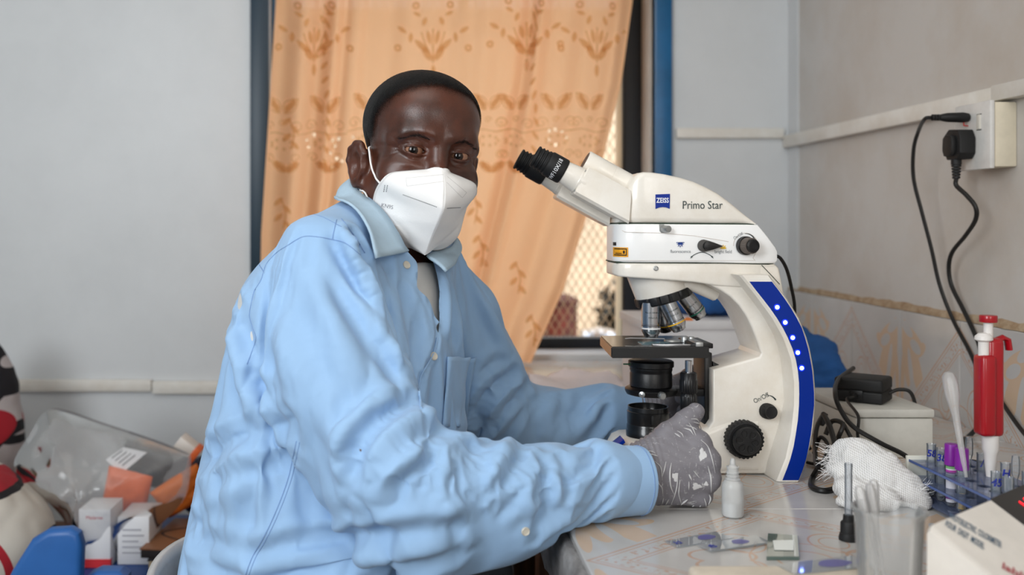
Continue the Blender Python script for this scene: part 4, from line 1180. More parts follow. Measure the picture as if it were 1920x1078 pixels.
def body_sdf(p):
    d = shirt_sdf(p, -.026)
    g = ell(p, (-.125, 1.36, .575), (.165, .165, .095))
    g = smin(g, chain(p, [(a, r - .014) for a, r in LEG_L], .03), .04); g = smin(g, chain(p, [(a, r - .014) for a, r in LEG_R], .03), .04)
    d = smin(d, g, .03)
    return smin(d, cone(p, (-.03, 1.45, 1.06), h2w((0, -.018, -.06)), .062, .052), .02)
bv_, bq = surface(body_sdf, (-.36, .88, .04), (.42, 1.80, 1.22), .009)
hands = []
for H in (HR, HL):
    lo = np.min([H.w(*c) for c in ((-.06, -.06, -.03), (.13, .10, .10))], 0) - .01; hi = np.max([H.w(*c) for c in ((-.06, -.06, -.03), (.13, .10, .10))], 0) + .01
    hands.append((surface(lambda p: hand_sdf(p, H, -.0016), lo, hi, .003), surface(lambda p: hand_sdf(p, H, 0.0), lo, hi, .0019), H))
g = G().add(HV, hq).add(bv_, bq)
for (sk_, _, _) in hands: g.add(*sk_)
body = g.build('body', M_skin, PE, smooth=180)
SKH = Skin(HV, hq)

# ---- hair: a clipped cap that thins out to nothing at the hairline
def hair_k(p):
    y, z = p[:, 1], p[:, 2]
    hl = np.interp(y, (-.10, -.055, -.028, -.012, .012, .022, .034, .046, .060, .075, .10), (-.075, -.064, -.034, -.012, -.018, .000, .012, .030, .053, .0715, .080))
    hl = hl + .002 * np.sin(p[:, 0] * 70)
    wd = np.interp(y, (-.05, .0, .03, .06, .08), (.036, .046, .080, .058, .036))
    k = np.clip((z - hl) / wd, 0, 1); return k * k * (3 - 2 * k)
def head_cap(p):
    d = ell(p, (0, -.014, .038), (.0765, .098, .0735))
    d = smin(d, ell(p, (0, .028, .047), (.068, .066, .053)), .02)
    d = smin(d, ell(p, (0, .022, -.03), (.067, .072, .092)), .03)
    return smin(d, cone(p, (0, -.018, -.06), nb, .056, .066), .03)
def hair_sdf(p):
    k = hair_k(p)
    return head_cap(p) - (.0006 + .0038 * k - .004 * (k <= 0))
cv, cq = surface(hair_sdf, (-.10, -.13, -.10), (.10, .115, .14), .0021)
keep = (head_sdf(cv) > -.0006) & (hair_k(cv) > .001)     # what stands proud of the skin
fk_ = keep[cq].all(1)
cq = cq[fk_]; used = np.unique(cq); mp_ = -np.ones(len(cv), int); mp_[used] = np.arange(len(used)); cv, cq = cv[used], mp_[cq]
dens = hair_k(cv)
nn = vnormals(cv, cq)
cv = cv + nn * (rng.uniform(-1, 1, len(cv)) * .00025 * (.3 + .7 * dens))[:, None]
def hair_mat():
    """clipped hair: fine dark stubble whose density falls off at the hairline, skin between the hairs"""
    m = bpy.data.materials.new('short_black_hair'); m.use_nodes = True; nt = m.node_tree; b = nt.nodes['Principled BSDF']; V.nt = nt
    b.inputs['Base Color'].default_value = srgb((8, 7, 7)); b.inputs['Roughness'].default_value = .5; b.inputs['Specular IOR Level'].default_value = .18
    at = nt.nodes.new('ShaderNodeAttribute'); at.attribute_name = 'hair_cover'
    tc = nt.nodes.new('ShaderNodeTexCoord'); n = nt.nodes.new('ShaderNodeTexNoise'); n.inputs['Scale'].default_value = 850; n.inputs['Detail'].default_value = 1
    nt.links.new(tc.outputs['Object'], n.inputs['Vector'])
    a = (V(at.outputs['Fac']) * 1.1 + (V(n.outputs['Fac']) - .5) * 2.2 - .40) * 2.6
    a = a.max(0.0).min(1.0)
    nt.links.new(a.s, b.inputs['Alpha'])
    bp = nt.nodes.new('ShaderNodeBump'); bp.inputs['Strength'].default_value = .55; bp.inputs['Distance'].default_value = .0012
    nt.links.new(n.outputs['Fac'], bp.inputs['Height']); nt.links.new(bp.outputs['Normal'], b.inputs['Normal'])
    return m
M_hair = hair_mat()
ho = obj('hair', h2w(cv), cq, M_hair, PE, smooth=180)
at_ = ho.data.attributes.new('hair_cover', 'FLOAT', 'POINT'); at_.data.foreach_set('value', dens.astype(np.float32))
# eyebrows of short single hairs
M_brow = mat('brow_hair', (22, 15, 13), rough=.6)
for s in (1, -1):
    g = G()
    for k in range(170):
        t = rng.uniform(0, 1); w = .0034 * math.sin(PI * (.14 + .82 * t)) ** .7
        x = .015 + .037 * t; z = .0195 + .0048 * math.sin(PI * min(1, t * 1.1)) - .004 * t + rng.normal(0, .42) * w
        a = SKH.near(h2w((s * x, .093 - .5 * t * t * .04, z)), .0001)
        b = SKH.near(h2w((s * (x + .0035), .093 - .5 * t * t * .04, z + .0022 * (1 - 1.6 * t) + rng.normal(0, .0006))), .0006)
        g.tube([a, (a + b) / 2, b], [.00016, .00014, .00006], n=3)
    g.build('eyebrow', M_brow, PE, smooth=180, kind='stuff')
# eyes look into the camera
def eye_mat():
    m = bpy.data.materials.new('eye'); m.use_nodes = True; nt = m.node_tree; V.nt = nt
    b = nt.nodes['Principled BSDF']; b.inputs['Roughness'].default_value = .08; b.inputs['Specular IOR Level'].default_value = .4
    tc = nt.nodes.new('ShaderNodeTexCoord'); sp = nt.nodes.new('ShaderNodeSeparateXYZ'); nt.links.new(tc.outputs['Object'], sp.inputs[0])
    z = V(sp.outputs[2])
    r = nt.nodes.new('ShaderNodeValToRGB'); e = r.color_ramp.elements
    e[0].position = 0; e[0].color = srgb((152, 116, 94))
    e[1].position = 1; e[1].color = srgb((4, 3, 3))
    for pos, c in ((.845, (146, 106, 84)), (.862, (48, 30, 22)), (.89, (40, 22, 15)), (.95, (30, 16, 11)), (.962, (4, 3, 3))):
        n = e.new(pos); n.color = srgb(c)
    f = z / .0127
    nt.links.new(f.s, r.inputs['Fac']); nt.links.new(r.outputs['Color'], b.inputs['Base Color'])
    return m
M_eye = eye_mat()
for s in (1, -1):
    c = h2w(EYE * (s, 1, 1)); gz = np.array((0.0, 0, CAM_Z)) - c; gz /= np.linalg.norm(gz)
    prof = [(max(1e-6, .0127 * math.sin(a)), .0127 * math.cos(a)) for a in np.linspace(PI, 0, 25)]
    e = G().lathe(prof, (0, 0, 0), (0, 0, 1), n=40, caps=False)
    v = np.vstack(e.v)
    me = bpy.data.meshes.new('eye'); me.from_pydata(v.tolist(), [], e.f); me.materials.append(M_eye)
    me.polygons.foreach_set('use_smooth', [True] * len(me.polygons))
    o = bpy.data.objects.new('eye', me); COL.objects.link(o); o.parent = PE
    o.location = c - world_off(PE); o.rotation_euler = Vector(gz).to_track_quat('Z', 'Y').to_euler()

# ---- folded face mask with a centre ridge
def on_face(px, py, lift=.002):
    return w2h(SKH.hit(px, py, lift))
def on_mid(px, py):
    """where the measured sight line meets the head's middle plane"""
    o = w2h(np.array((0, 0, CAM_Z))); d = w2h(np.array((0, 0, CAM_Z)) + np.array(((px - VPX) / FPX, 1, -(py - VPY) / FPX))) - o
    return o - d * (o[0] / d[0])
RP = [on_mid(x, y) for x, y in ((835, 318), (837, 331), (838, 350), (836, 382), (832, 398), (821, 419), (808, 441), (801, 458), (793, 477))]
for k, ymin in enumerate((.096, .108, .120, .130, .131, .126, .116, .106, .096)): RP[k] = np.array((0, .5 * RP[k][1] + .5 * ymin, RP[k][2]))
EP = [RP[0]] + [on_face(x, y) for x, y in ((802, 318), (766, 319.5), (738, 323), (725, 329), (714, 342), (706, 359))]
def on_plane(px, py, yl):
    o = w2h(np.array((0, 0, CAM_Z))); d = w2h(np.array((0, 0, CAM_Z)) + np.array(((px - VPX) / FPX, 1, -(py - VPY) / FPX))) - o
    return o + d * ((yl - o[1]) / d[1])
EP += [on_plane(*q) for q in ((700, 379, .034), (700, 397, .034), (711, 416, .037), (728, 434, .044), (749, 452, .054), (770, 465, .066))] + [RP[-1]]
EDG = cr(EP, 6); RDG = cr(RP, 6)
def resamp(p, n):
    s = np.r_[0, np.cumsum(np.linalg.norm(np.diff(p, axis=0), axis=1))]; s /= s[-1]
    return np.stack([np.interp(np.linspace(0, 1, n), s, p[:, i]) for i in range(3)], 1)
MVN, MUN = 61, 34
ER, RR = resamp(EDG, MVN), resamp(RDG, MVN)
def mask_pt(u, v, s):
    """u from ridge to edge, v from nose to chin, s side"""
    i = v * (MVN - 1)
    E = np.stack([np.interp(i, np.arange(MVN), ER[:, k]) for k in range(3)], -1); R = np.stack([np.interp(i, np.arange(MVN), RR[:, k]) for k in range(3)], -1)
    p = R + (E - R) * u[..., None]
    bul = np.sin(PI * np.clip(u, 0, 1)) * np.sin(PI * np.clip(v, 0, 1)) ** .6
    p = p + bul[..., None] * np.array((.0085, .0070, 0))
    p = p + (.0007 * np.sin(u * 9 + v * 23) * bul)[..., None] * np.array((.6, .8, 0))
    for _ in range(3):                      # stay outside the face
        sh_ = p.shape; q = p.reshape(-1, 3)
        d = head_sdf(q); e_ = .002
        gr = np.stack([head_sdf(q + np.eye(3)[k] * e_) - d for k in range(3)], -1); gr /= np.linalg.norm(gr, axis=1)[:, None] + 1e-9
        q = q + gr * np.clip(.0022 - d, 0, .004)[:, None]; p = q.reshape(sh_)
    p[..., 0] = np.where(u < 1e-6, 0, p[..., 0])
    return p * np.array((s, 1, 1))
uu, vv = np.meshgrid(np.linspace(0, 1, MUN), np.linspace(0, 1, MVN), indexing='ij')
MKP = {s: mask_pt(uu, vv, s) for s in (1, -1)}
g = G()
for s in (1, -1):
    p = MKP[s].reshape(-1, 3)
    f = []
    for i in range(MUN - 1):
        for j in range(MVN - 1):
            q = [i * MVN + j, i * MVN + j + 1, (i + 1) * MVN + j + 1, (i + 1) * MVN + j]
            f.append(q if s < 0 else q[::-1])
    g.add(h2w(p), f)
mask = g.build('face_mask', M_mask, PE, smooth=60)
sm_ = mask.modifiers.new('thickness', 'SOLIDIFY'); sm_.thickness = .0012; sm_.offset = -1
def mk(u, v, s, lift=.0004):
    """points on the outside of the mask"""
    u, v = np.atleast_1d(u).astype(float), np.atleast_1d(v).astype(float)
    P0 = MKP[s]
    def bil(u, v):
        a = np.clip(u, 0, 1) * (MUN - 1.001); b = np.clip(v, 0, 1) * (MVN - 1.001); i, j = a.astype(int), b.astype(int); fa, fb = (a - i)[:, None], (b - j)[:, None]
        return P0[i, j] * (1 - fa) * (1 - fb) + P0[i + 1, j] * fa * (1 - fb) + P0[i, j + 1] * (1 - fa) * fb + P0[i + 1, j + 1] * fa * fb
    p = bil(u, v); e = .02
    n = np.cross(bil(np.minimum(u + e, 1), v) - bil(np.maximum(u - e, 0), v), bil(u, np.minimum(v + e, 1)) - bil(u, np.maximum(v - e, 0))) * s
    n /= np.linalg.norm(n, axis=1)[:, None] + 1e-12
    n = np.where((n[:, 1:2] < -.2), -n, n)
    return h2w(p + n * lift)
def dashes(uv, s, wd, per, duty, gg, lift=.0005):
    """short welds along a path on the mask"""
    p = mk(np.array([a for a, b in uv]), np.array([b for a, b in uv]), s, lift)
    n = max(2, int(np.linalg.norm(np.diff(p, axis=0), axis=1).sum() / per)); q = resamp(p, n * 4 + 1)
    nrm = h2w(np.array((0, 1.0, 0))) - h2w(np.zeros(3))
    for k in range(n):
        a, b = q[4 * k], q[4 * k + int(4 * duty)]
        t = b - a; t /= np.linalg.norm(t) + 1e-9
        c = np.cross(t, nrm); c /= np.linalg.norm(c) + 1e-9
        gg.add([a - c * wd, b - c * wd, b + c * wd, a + c * wd], [[0, 1, 2, 3]])
g1 = G(); g2 = G()
for s in (1, -1):
    for u0 in (.955, .975):
        dashes([(u0, v) for v in np.linspace(.04, .93, 60)], s, .00022, .0015, .5, g1)
SKM = Skin(np.vstack([h2w(MKP[s].reshape(-1, 3)) for s in (1, -1)]), np.array([[b0 + i * MVN + j, b0 + i * MVN + j + 1, b0 + (i + 1) * MVN + j + 1, b0 + (i + 1) * MVN + j] for b0 in (0, MUN * MVN) for i in range(MUN - 1) for j in range(MVN - 1)]))
def on_mask(px, py, lift=.0005):
    h = SKM.hit(px, py); return None if h is None else h - np.array(((px - VPX) / FPX, 1, -(py - VPY) / FPX)) * lift
def welds(a, b, wd, per, duty, gg, n_=40):
    pts = [on_mask(*(np.array(a) * (1 - t) + np.array(b) * t)) for t in np.linspace(0, 1, n_)]
    pts = np.array([x for x in pts if x is not None])
    if len(pts) < 4: return
    n = max(2, int(np.linalg.norm(np.diff(pts, axis=0), axis=1).sum() / per)); q = resamp(pts, n * 4 + 1)
    for k in range(n):
        a_, b_ = q[4 * k], q[4 * k + int(4 * duty)]
        t = b_ - a_; t /= np.linalg.norm(t) + 1e-9; c = np.cross(t, (0, 1, 0)); c /= np.linalg.norm(c) + 1e-9
        gg.add([a_ - c * wd, b_ - c * wd, b_ + c * wd, a_ + c * wd], [[0, 1, 2, 3]])
for a, b in (((761, 334), (832, 327)), ((763, 349), (832, 340)), ((761, 334), (763, 349)), ((839, 331), (875, 361)), ((838, 342), (867, 371)), ((875, 361), (867, 371))):
    welds(a, b, .00024, .0012, .5, g1)
welds((755.5, 365), (820, 388.5), .00055, .0018, .5, g2); welds((838, 390.5), (864, 389), .00045, .0018, .75, g2)
for dx in (0, 5): welds((719.5 + dx, 360), (722 + dx, 346), .0007, .003, .75, g1)
g1.build('weld_line', M_maskline, mask, smooth=None, kind='stuff')
g2.build('weld_bar', M_maskdark, mask, smooth=None, kind='stuff')
v, f = text_geo('KN95', 10.5)
ca_, sa_ = math.cos(.22), math.sin(.22)
kv = [on_mask(726 + .92 * q[0] * ca_ + q[1] * sa_, 387 + .92 * q[0] * sa_ - q[1] * ca_, .0006) for q in v]
obj('lettering', kv, f, mat('mask_print', (150, 149, 154), rough=.8), mask, smooth=None)
for s in (1, -1):
    up_ = [EP[5] * (s, 1, 1), (.0745 * s, .045, -.038), (.0765 * s, .031, -.026), (.0775 * s, .021, -.013), (.0775 * s, .013, -.005), (.074 * s, .006, -.003)]
    lo_ = [EP[8] * (s, 1, 1), (.0735 * s, .022, -.072), (.074 * s, .008, -.066), (.072 * s, -.004, -.060)]
    for pts in (up_, lo_):
        c_ = []
        for q in cr(pts, 6):
            q = np.asarray(q, float).copy()
            for _ in range(3):
                d = head_sdf(q[None])[0]
                if d > .0012: break
                gr = np.array([head_sdf((q + np.eye(3)[k] * .002)[None])[0] - d for k in range(3)]); gr /= np.linalg.norm(gr) + 1e-9
                q = q + gr * (.0014 - d)
            c_.append(q)
        G().tube(h2w(np.array(c_)), .0013, n=8).build('ear_loop', M_mask, mask)
# ---- shirt
SLIT = np.array([(726, 424), (738, 440), (754, 460), (770, 478), (782, 493), (783, 516), (783, 540), (804, 562), (816, 598), (820, 634), (824, 600), (823, 570), (824, 545), (818, 510), (808, 480), (800, 462), (772, 440), (745, 424)], float)
def poly_d(x, y, poly):
    d = np.full(x.shape, 1e9); s = np.ones(x.shape)
    for i in range(len(poly)):
        a, b = poly[i], poly[i - 1]
        e = b - a; w0, w1 = x - a[0], y - a[1]
        t = np.clip((w0 * e[0] + w1 * e[1]) / (e @ e), 0, 1)
        d = np.minimum(d, (w0 - e[0] * t) ** 2 + (w1 - e[1] * t) ** 2)
        c0, c1, c2 = y >= a[1], y < b[1], e[0] * w1 > e[1] * w0
        s = np.where((c0 & c1 & c2) | (~c0 & ~c1 & ~c2), -s, s)
    return s * np.sqrt(d)
def shirt_full(p):
    d = shirt_sdf(p)
    d = np.maximum(d, (p @ np.array((.93, .37, 0))) - (np.array((.262, 1.258, .8)) @ np.array((.93, .37, 0)))) if False else d
    x = VPX + p[:, 0] * FPX / p[:, 1]; y = VPY - (p[:, 2] - CAM_Z) * FPX / p[:, 1]
    # neck hole
    nk = cone(p, (-.03, 1.45, 1.10), h2w((0, -.018, -.06)), .058, .060)
    d = np.maximum(d, -np.maximum(nk, 1.10 - p[:, 2]))
    # sleeves end inside the cuffs
    for (wr, pv) in ((ARM_R[-1][0], ARM_R[-2][0]), (ARM_L[-1][0], ARM_L[-2][0])):
        n = np.subtract(wr, pv); n = n / np.linalg.norm(n); q = p - np.asarray(wr)
        near = np.linalg.norm(q, axis=-1) < .09
        d = np.where(near, np.maximum(d, q @ n + .002), d)
    return d
sv, sq = surface(shirt_full, (-.36, 1.03, .555), (.45, 1.78, 1.21), .0068)
sv = relax(sv, sq, 2, .5)
base_skin = Skin(sv, sq)
nrm0 = vnormals(sv, sq)
disp = np.zeros(len(sv))
def fold(pts, amp, w, ends=(.0, .0), asym=.55):
    """a crease (amp < 0) or ridge laid along a path on the cloth, with its counter swell beside it"""
    global disp
    amp *= 1.35
    L = base_skin.line(pts, 10)
    if len(L) < 2: return
    L = resamp(L, max(8, int(np.linalg.norm(np.diff(L, axis=0), axis=1).sum() / .005)))
    lo, hi = L.min(0) - 3 * w, L.max(0) + 3 * w
    idx = np.where(((sv > lo) & (sv < hi)).all(1))[0]
    if not len(idx): return
    D = np.linalg.norm(sv[idx][:, None, :] - L[None], axis=-1); j = D.argmin(1); d = D[np.arange(len(idx)), j]
    t = j / (len(L) - 1); tp = np.clip(np.sin(PI * np.clip(t, 0, 1)), 0, 1) ** .6
    tp = np.maximum(tp, np.where(t < .5, ends[0], ends[1]))
    x = d / w
    disp[idx] += amp * tp * ((np.exp(-x * x) if amp > 0 else np.exp(-1.45 * x)) - asym * np.exp(-((x - 1.8) / .8) ** 2))
FOLDS = []
def F_(*a):
    FOLDS.append(a); fold(*a)
# inner elbow of the near arm
F_([(655, 905), (662, 876), (676, 830), (712, 790), (776, 755)], -.016, .013, (.2, .6))
F_([(690, 905), (705, 850), (740, 810), (790, 778), (812, 790)], .008, .013)
F_([(735, 880), (748, 840), (790, 800), (815, 800)], -.006, .010)
F_([(802, 890), (806, 850), (812, 820), (822, 806)], -.010, .011, (.2, .6))
F_([(850, 800), (880, 800), (905, 825)], .006, .014)
F_([(868, 868), (886, 840), (910, 824)], -.006, .009)
F_([(900, 930), (930, 880), (957, 825)], .007, .012, (.2, .8))
F_([(925, 935), (950, 890), (975, 845)], -.006, .009)
F_([(985, 935), (1006, 880), (996, 838)], .006, .010, (.2, .7))
F_([(1015, 925), (1000, 880), (1030, 850)], -.004, .008)
F_([(985, 925), (1030, 918), (1090, 938)], -.005, .006, (.2, .8))
F_([(1092, 935), (1060, 880), (1085, 850)], -.003, .007)
F_([(1092, 955), (1040, 950), (960, 965)], .003, .007)
F_([(640, 905), (700, 945), (790, 965), (880, 950)], .005, .020)
F_([(720, 930), (800, 955), (900, 945)], -.003, .014)
F_([(840, 985), (900, 960), (950, 920)], .003, .010)
F_([(1040, 845), (1062, 880), (1050, 925)], -.0035, .006)
F_([(1020, 842), (1040, 880), (1032, 920)], .004, .009)
F_([(1088, 860), (1070, 872), (1056, 868)], -.003, .005)
F_([(1089, 890), (1060, 905), (1020, 900)], -.003, .006)
F_([(1089, 965), (1050, 972), (1000, 980)], -.003, .007)
F_([(880, 975), (920, 940), (940, 890)], -.003, .010)
F_([(830, 840), (850, 880), (845, 930)], -.004, .011)
F_([(820, 830), (838, 880), (830, 930)], .004, .012)
# long drapes down the sleeve
F_([(598, 490), (640, 560), (700, 640), (755, 715), (785, 745)], -.006, .013)
F_([(575, 500), (610, 590), (670, 690), (740, 760)], .004, .020)
F_([(624, 460), (672, 520), (700, 580), (745, 660)], -.006, .010, (.3, .2))
F_([(650, 470), (690, 530), (722, 620), (760, 690)], .005, .010)
F_([(505, 560), (530, 650), (570, 740), (640, 820)], .005, .022)
F_([(540, 700), (580, 780), (640, 850)], -.003, .018)
# chest beside the sleeve
F_([(662, 440), (690, 500), (712, 560), (724, 640)], -.011, .009, (.5, .3))
F_([(640, 430), (672, 485), (700, 560)], .006, .010)
F_([(705, 490), (735, 560), (752, 640), (772, 720)], .006, .012)
F_([(720, 500), (752, 570), (765, 650), (780, 730)], -.006, .010)
F_([(745, 530), (775, 600), (782, 680)], -.004, .010)
F_([(848, 520), (852, 580), (848, 650)], -.006, .008)
F_([(838, 520), (840, 580), (838, 640)], .004, .008)
F_([(866, 560), (868, 620), (880, 670)], .004, .010)
# far sleeve
F_([(885, 790), (920, 730), (962, 700)], -.010, .010, (.3, .6))
F_([(905, 800), (940, 745), (975, 712)], .007, .010)
F_([(925, 800), (965, 750), (990, 722)], -.008, .009, (.2, .6))
F_([(900, 700), (930, 680), (950, 690)], -.006, .010)
F_([(1000, 800), (1030, 760), (1048, 735)], .005, .012)
F_([(1060, 790), (1085, 760), (1095, 738)], -.005, .010)
F_([(1110, 790), (1118, 765), (1130, 745)], .004, .009)
# side and back
F_([(545, 790), (500, 810), (430, 830), (365, 872)], -.013, .014, (.7, .2))
F_([(530, 815), (470, 835), (400, 870)], .008, .016)
F_([(462, 690), (490, 730), (522, 772)], -.009, .010)
F_([(440, 650), (455, 720), (500, 790)], .006, .014)
F_([(358, 785), (380, 800), (392, 830)], -.006, .010)
F_([(360, 900), (420, 920), (500, 905)], .005, .022)
F_([(338, 945), (360, 975), (384, 985)], -.008, .010)
F_([(345, 1000), (410, 1020), (482, 1042)], -.006, .012)
F_([(480, 1040), (560, 1022), (690, 1012), (850, 990)], -.012, .012, (.5, .6))
F_([(500, 1060), (600, 1045), (720, 1040), (860, 1020)], .008, .016)
F_([(560, 900), (600, 960), (680, 1000)], -.004, .016)
F_([(445, 540), (432, 600), (440, 660), (470, 700)], .007, .012)
F_([(462, 500), (448, 560), (446, 640)], -.007, .009)
F_([(470, 520), (474, 560), (470, 620)], .004, .007)
F_([(520, 850), (500, 920), (470, 990)], .003, .02)
for k in range(8):      # small creases all over the cloth
    x0, y0 = rng.uniform(380, 860), rng.uniform(480, 1000); a = rng.uniform(.4, 1.3); L_ = rng.uniform(25, 60)
    F_([(x0, y0), (x0 + L_ * math.cos(a) * .5 + 3, y0 + L_ * math.sin(a) * .5), (x0 + L_ * math.cos(a), y0 + L_ * math.sin(a))], rng.choice((-1, 1)) * .0016, .007)
NLAID = len(FOLDS) - 8
# placket edge and hidden button line
F_([(784, 520), (800, 550), (816, 600), (818, 640), (808, 668), (789, 706), (785, 735), (792, 768)], -.0045, .004, (.9, .9), .9)
lf = np.array([mnoise.noise((p[0] * 14, p[1] * 14, p[2] * 14)) + .5 * mnoise.noise((p[0] * 34, p[1] * 34, p[2] * 34)) for p in sv]) * .0018
disp += lf
slim = 1 / (1 + (np.abs(disp) / .018) ** 4) ** .25
SV = sv + nrm0 * (disp * slim)[:, None]
SV = relax(SV, sq, 1, .15)
SV[:, 2] = np.where((SV[:, 0] > XT - .01) & (SV[:, 2] < TZ + .0015) & (SV[:, 2] > .70), TZ + .0015, SV[:, 2])
# the cloth settles: a short cloth simulation with a little surplus cloth turns the laid folds into real creases
def settle(v, q, frames=13, surplus=.012):
    cv_, cq_ = surface(lambda p: shirt_sdf(p, -.019), (-.36, 1.03, .56), (.45, 1.78, 1.20), .014)
    col_o = obj('cloth_form', cv_, cq_, M_shirt, None, loc=(0, 0, 0)); cm = col_o.modifiers.new('collision', 'COLLISION')
    col_o.collision.thickness_outer = .002; col_o.collision.cloth_friction = 12
    o = obj('cloth_sim', v, q, M_shirt, None, loc=(0, 0, 0))
    vg = o.vertex_groups.new(name='pin')
    z = v[:, 2]; pin = np.zeros(len(v))
    pin = np.maximum(pin, np.clip((.60 - z) / .03, 0, 1))
    for w_ in (ARM_R[-1][0], ARM_L[-1][0]): pin = np.maximum(pin, np.clip((.095 - np.linalg.norm(v - np.asarray(w_), axis=1)) / .03, 0, 1))
    pin = np.maximum(pin, np.clip((.115 - np.linalg.norm(v - np.array((-.02, 1.42, 1.13)), axis=1)) / .02, 0, 1))
    pin = np.maximum(pin, np.clip((z - 1.10) / .03, 0, .6))
    x_ = VPX + v[:, 0] * FPX / v[:, 1]; y_ = VPY - (z - CAM_Z) * FPX / v[:, 1]
    pin = np.maximum(pin, np.where((poly_d(x_, y_, SLIT) < 14) & (v[:, 1] < 1.5), 1, 0))
    for k in np.unique(np.round(pin[pin > 0], 1)):
        if k > 0: vg.add(np.where(np.round(pin, 1) == k)[0].tolist(), float(k), 'REPLACE')
    c = o.modifiers.new('cloth', 'CLOTH'); st = c.settings
    st.vertex_group_mass = 'pin'; st.pin_stiffness = 1.0; st.quality = 4; st.mass = .15; st.shrink_min = -surplus; st.shrink_max = -surplus
    st.tension_stiffness = 18; st.compression_stiffness = 18; st.shear_stiffness = 6; st.bending_stiffness = 13.0; st.bending_damping = .8; st.air_damping = 3
    st.tension_damping = 8; st.compression_damping = 8
    c.collision_settings.distance_min = .002; c.collision_settings.use_self_collision = False; c.collision_settings.collision_quality = 2
    c.point_cache.frame_start = 1; c.point_cache.frame_end = frames
    for f in range(1, frames + 1): SC.frame_set(f)
    dg = bpy.context.evaluated_depsgraph_get(); me = o.evaluated_get(dg).data
    a = np.empty(len(v) * 3, np.float32); me.vertices.foreach_get('co', a)
    for x in (o, col_o): bpy.data.objects.remove(x)
    SC.frame_set(1)
    return a.reshape(-1, 3).astype(float)
SV0 = SV.copy()
SV = settle(SV, sq)
SV = np.where(np.isfinite(SV) & (np.linalg.norm(SV - SV0, axis=1) < .06)[:, None], SV, SV0)
# the larger folds are pressed in once more on the settled cloth
sv = SV; nrm0 = vnormals(SV, sq); base_skin = Skin(SV, sq); disp = np.zeros(len(SV))
for a in FOLDS[:NLAID]:
    if abs(a[1]) >= .004 and a[2] >= .008: fold(a[0], a[1] * .95, *a[2:])
SV = SV + nrm0 * (disp / (1 + (np.abs(disp) / .015) ** 4) ** .25)[:, None]
SV[:, 2] = np.where((SV[:, 0] > XT - .01) & (SV[:, 2] < TZ + .0015) & (SV[:, 2] > .70), TZ + .0015, SV[:, 2])
# the open neck: cloth is left out between the two fronts and the edges are drawn to the line of the opening
def proj(v): return VPX + v[:, 0] * FPX / v[:, 1], VPY - (v[:, 2] - CAM_Z) * FPX / v[:, 1]
fx, fy = proj(SV); nn_ = vnormals(SV, sq)
front = (nn_[:, 1] < .35) & (SV[:, 1] < 1.47)
cen = SV[sq].mean(1); qx, qy = proj(cen)
cut_f = (poly_d(qx, qy, SLIT) < 0) & front[sq].all(1)
sq_open = sq[~cut_f]
bnd = np.intersect1d(np.unique(sq[cut_f]), np.unique(sq_open))
SN = cr(SLIT, 10, closed=True)
for i_ in bnd:
    k_ = ((SN[:, 0] - fx[i_]) ** 2 + (SN[:, 1] - fy[i_]) ** 2).argmin()
    if math.hypot(SN[k_, 0] - fx[i_], SN[k_, 1] - fy[i_]) < 9:
        SV[i_] = P(SN[k_, 0], SN[k_, 1], SV[i_, 1])
used = np.unique(sq_open); mp_ = -np.ones(len(SV), int); mp_[used] = np.arange(len(used))
shirt = obj('shirt', SV[used], mp_[sq_open], M_shirt, PE, smooth=180)
ss_ = shirt.modifiers.new('smooth', 'SUBSURF'); ss_.levels = 2; ss_.render_levels = 2
_me = shirt.evaluated_get(bpy.context.evaluated_depsgraph_get()).data
_a = np.empty(len(_me.vertices) * 3, np.float32); _me.vertices.foreach_get('co', _a)
SKS = Skin(_a.reshape(-1, 3) + world_off(shirt), [tuple(p_.vertices) for p_ in _me.polygons])
def seam(pts, r=.0007, name='seam', m=None, lift=.0):
    L = SKS.line(pts, 7, lift)
    if len(L) > 2: G().tube(L, r, n=5).build(name, m or M_seam, shirt, smooth=60)
seam([(676, 478), (648, 456), (623, 449), (596, 444), (572, 443), (555, 450), (538, 461), (522, 471), (510, 482), (499, 496), (494, 511), (489, 526), (477, 546), (472, 566), (468, 591), (473, 612), (480, 634), (472, 660), (463, 683)])
seam([(556, 827), (548, 865), (540, 898), (525, 940), (507, 982), (490, 1015), (475, 1041), (466, 1062), (460, 1080)], .0008)
seam([(562, 829), (554, 866), (546, 899), (531, 941), (513, 983), (496, 1016), (481, 1042), (472, 1063), (466, 1080)], .0006)
seam([(623, 449), (627, 430), (631, 412)], .0008)
seam([(640, 410), (652, 425), (668, 448), (684, 474)], .0008)
seam([(475, 478), (486, 496), (496, 512)], .0008)
seam([(640, 425), (600, 405), (560, 398)], .0006)
# the printed edge of the front opening
seam([(819, 634), (812, 662), (790, 703), (785, 735), (790, 766)], .0012, 'front_edge', M_shirt, .001)
# chest pocket
pk = [(836, 669), (892, 668)], [(828, 800), (878, 800)]
g = G(); n1, n2 = 12, 16; pv = []; ok = True
for j in range(n2):
    tt = j / (n2 - 1)
    for i in range(n1):
        ss = i / (n1 - 1)
        x = (1 - tt) * ((1 - ss) * 836 + ss * 891) + tt * ((1 - ss) * 827 + ss * 874); y = 669 + 131 * tt
        h = SKS.hit(x, y, .0024 + (.005 * math.sin(PI * ss) * (1 - tt) ** 4))
        if j > 1 and (h is None or h[1] < pv[-n1][1] - .012): h = 2 * pv[-n1] - pv[-2 * n1]
        pv.append(h)
pf = [[j * n1 + i, j * n1 + i + 1, (j + 1) * n1 + i + 1, (j + 1) * n1 + i] for j in range(n2 - 1) for i in range(n1 - 1)]
pk_o = obj('pocket', pv, pf, M_shirt, shirt, smooth=180)
pk_o.modifiers.new('thickness', 'SOLIDIFY').thickness = .0024
SKP = Skin(np.array(pv), np.array(pf))
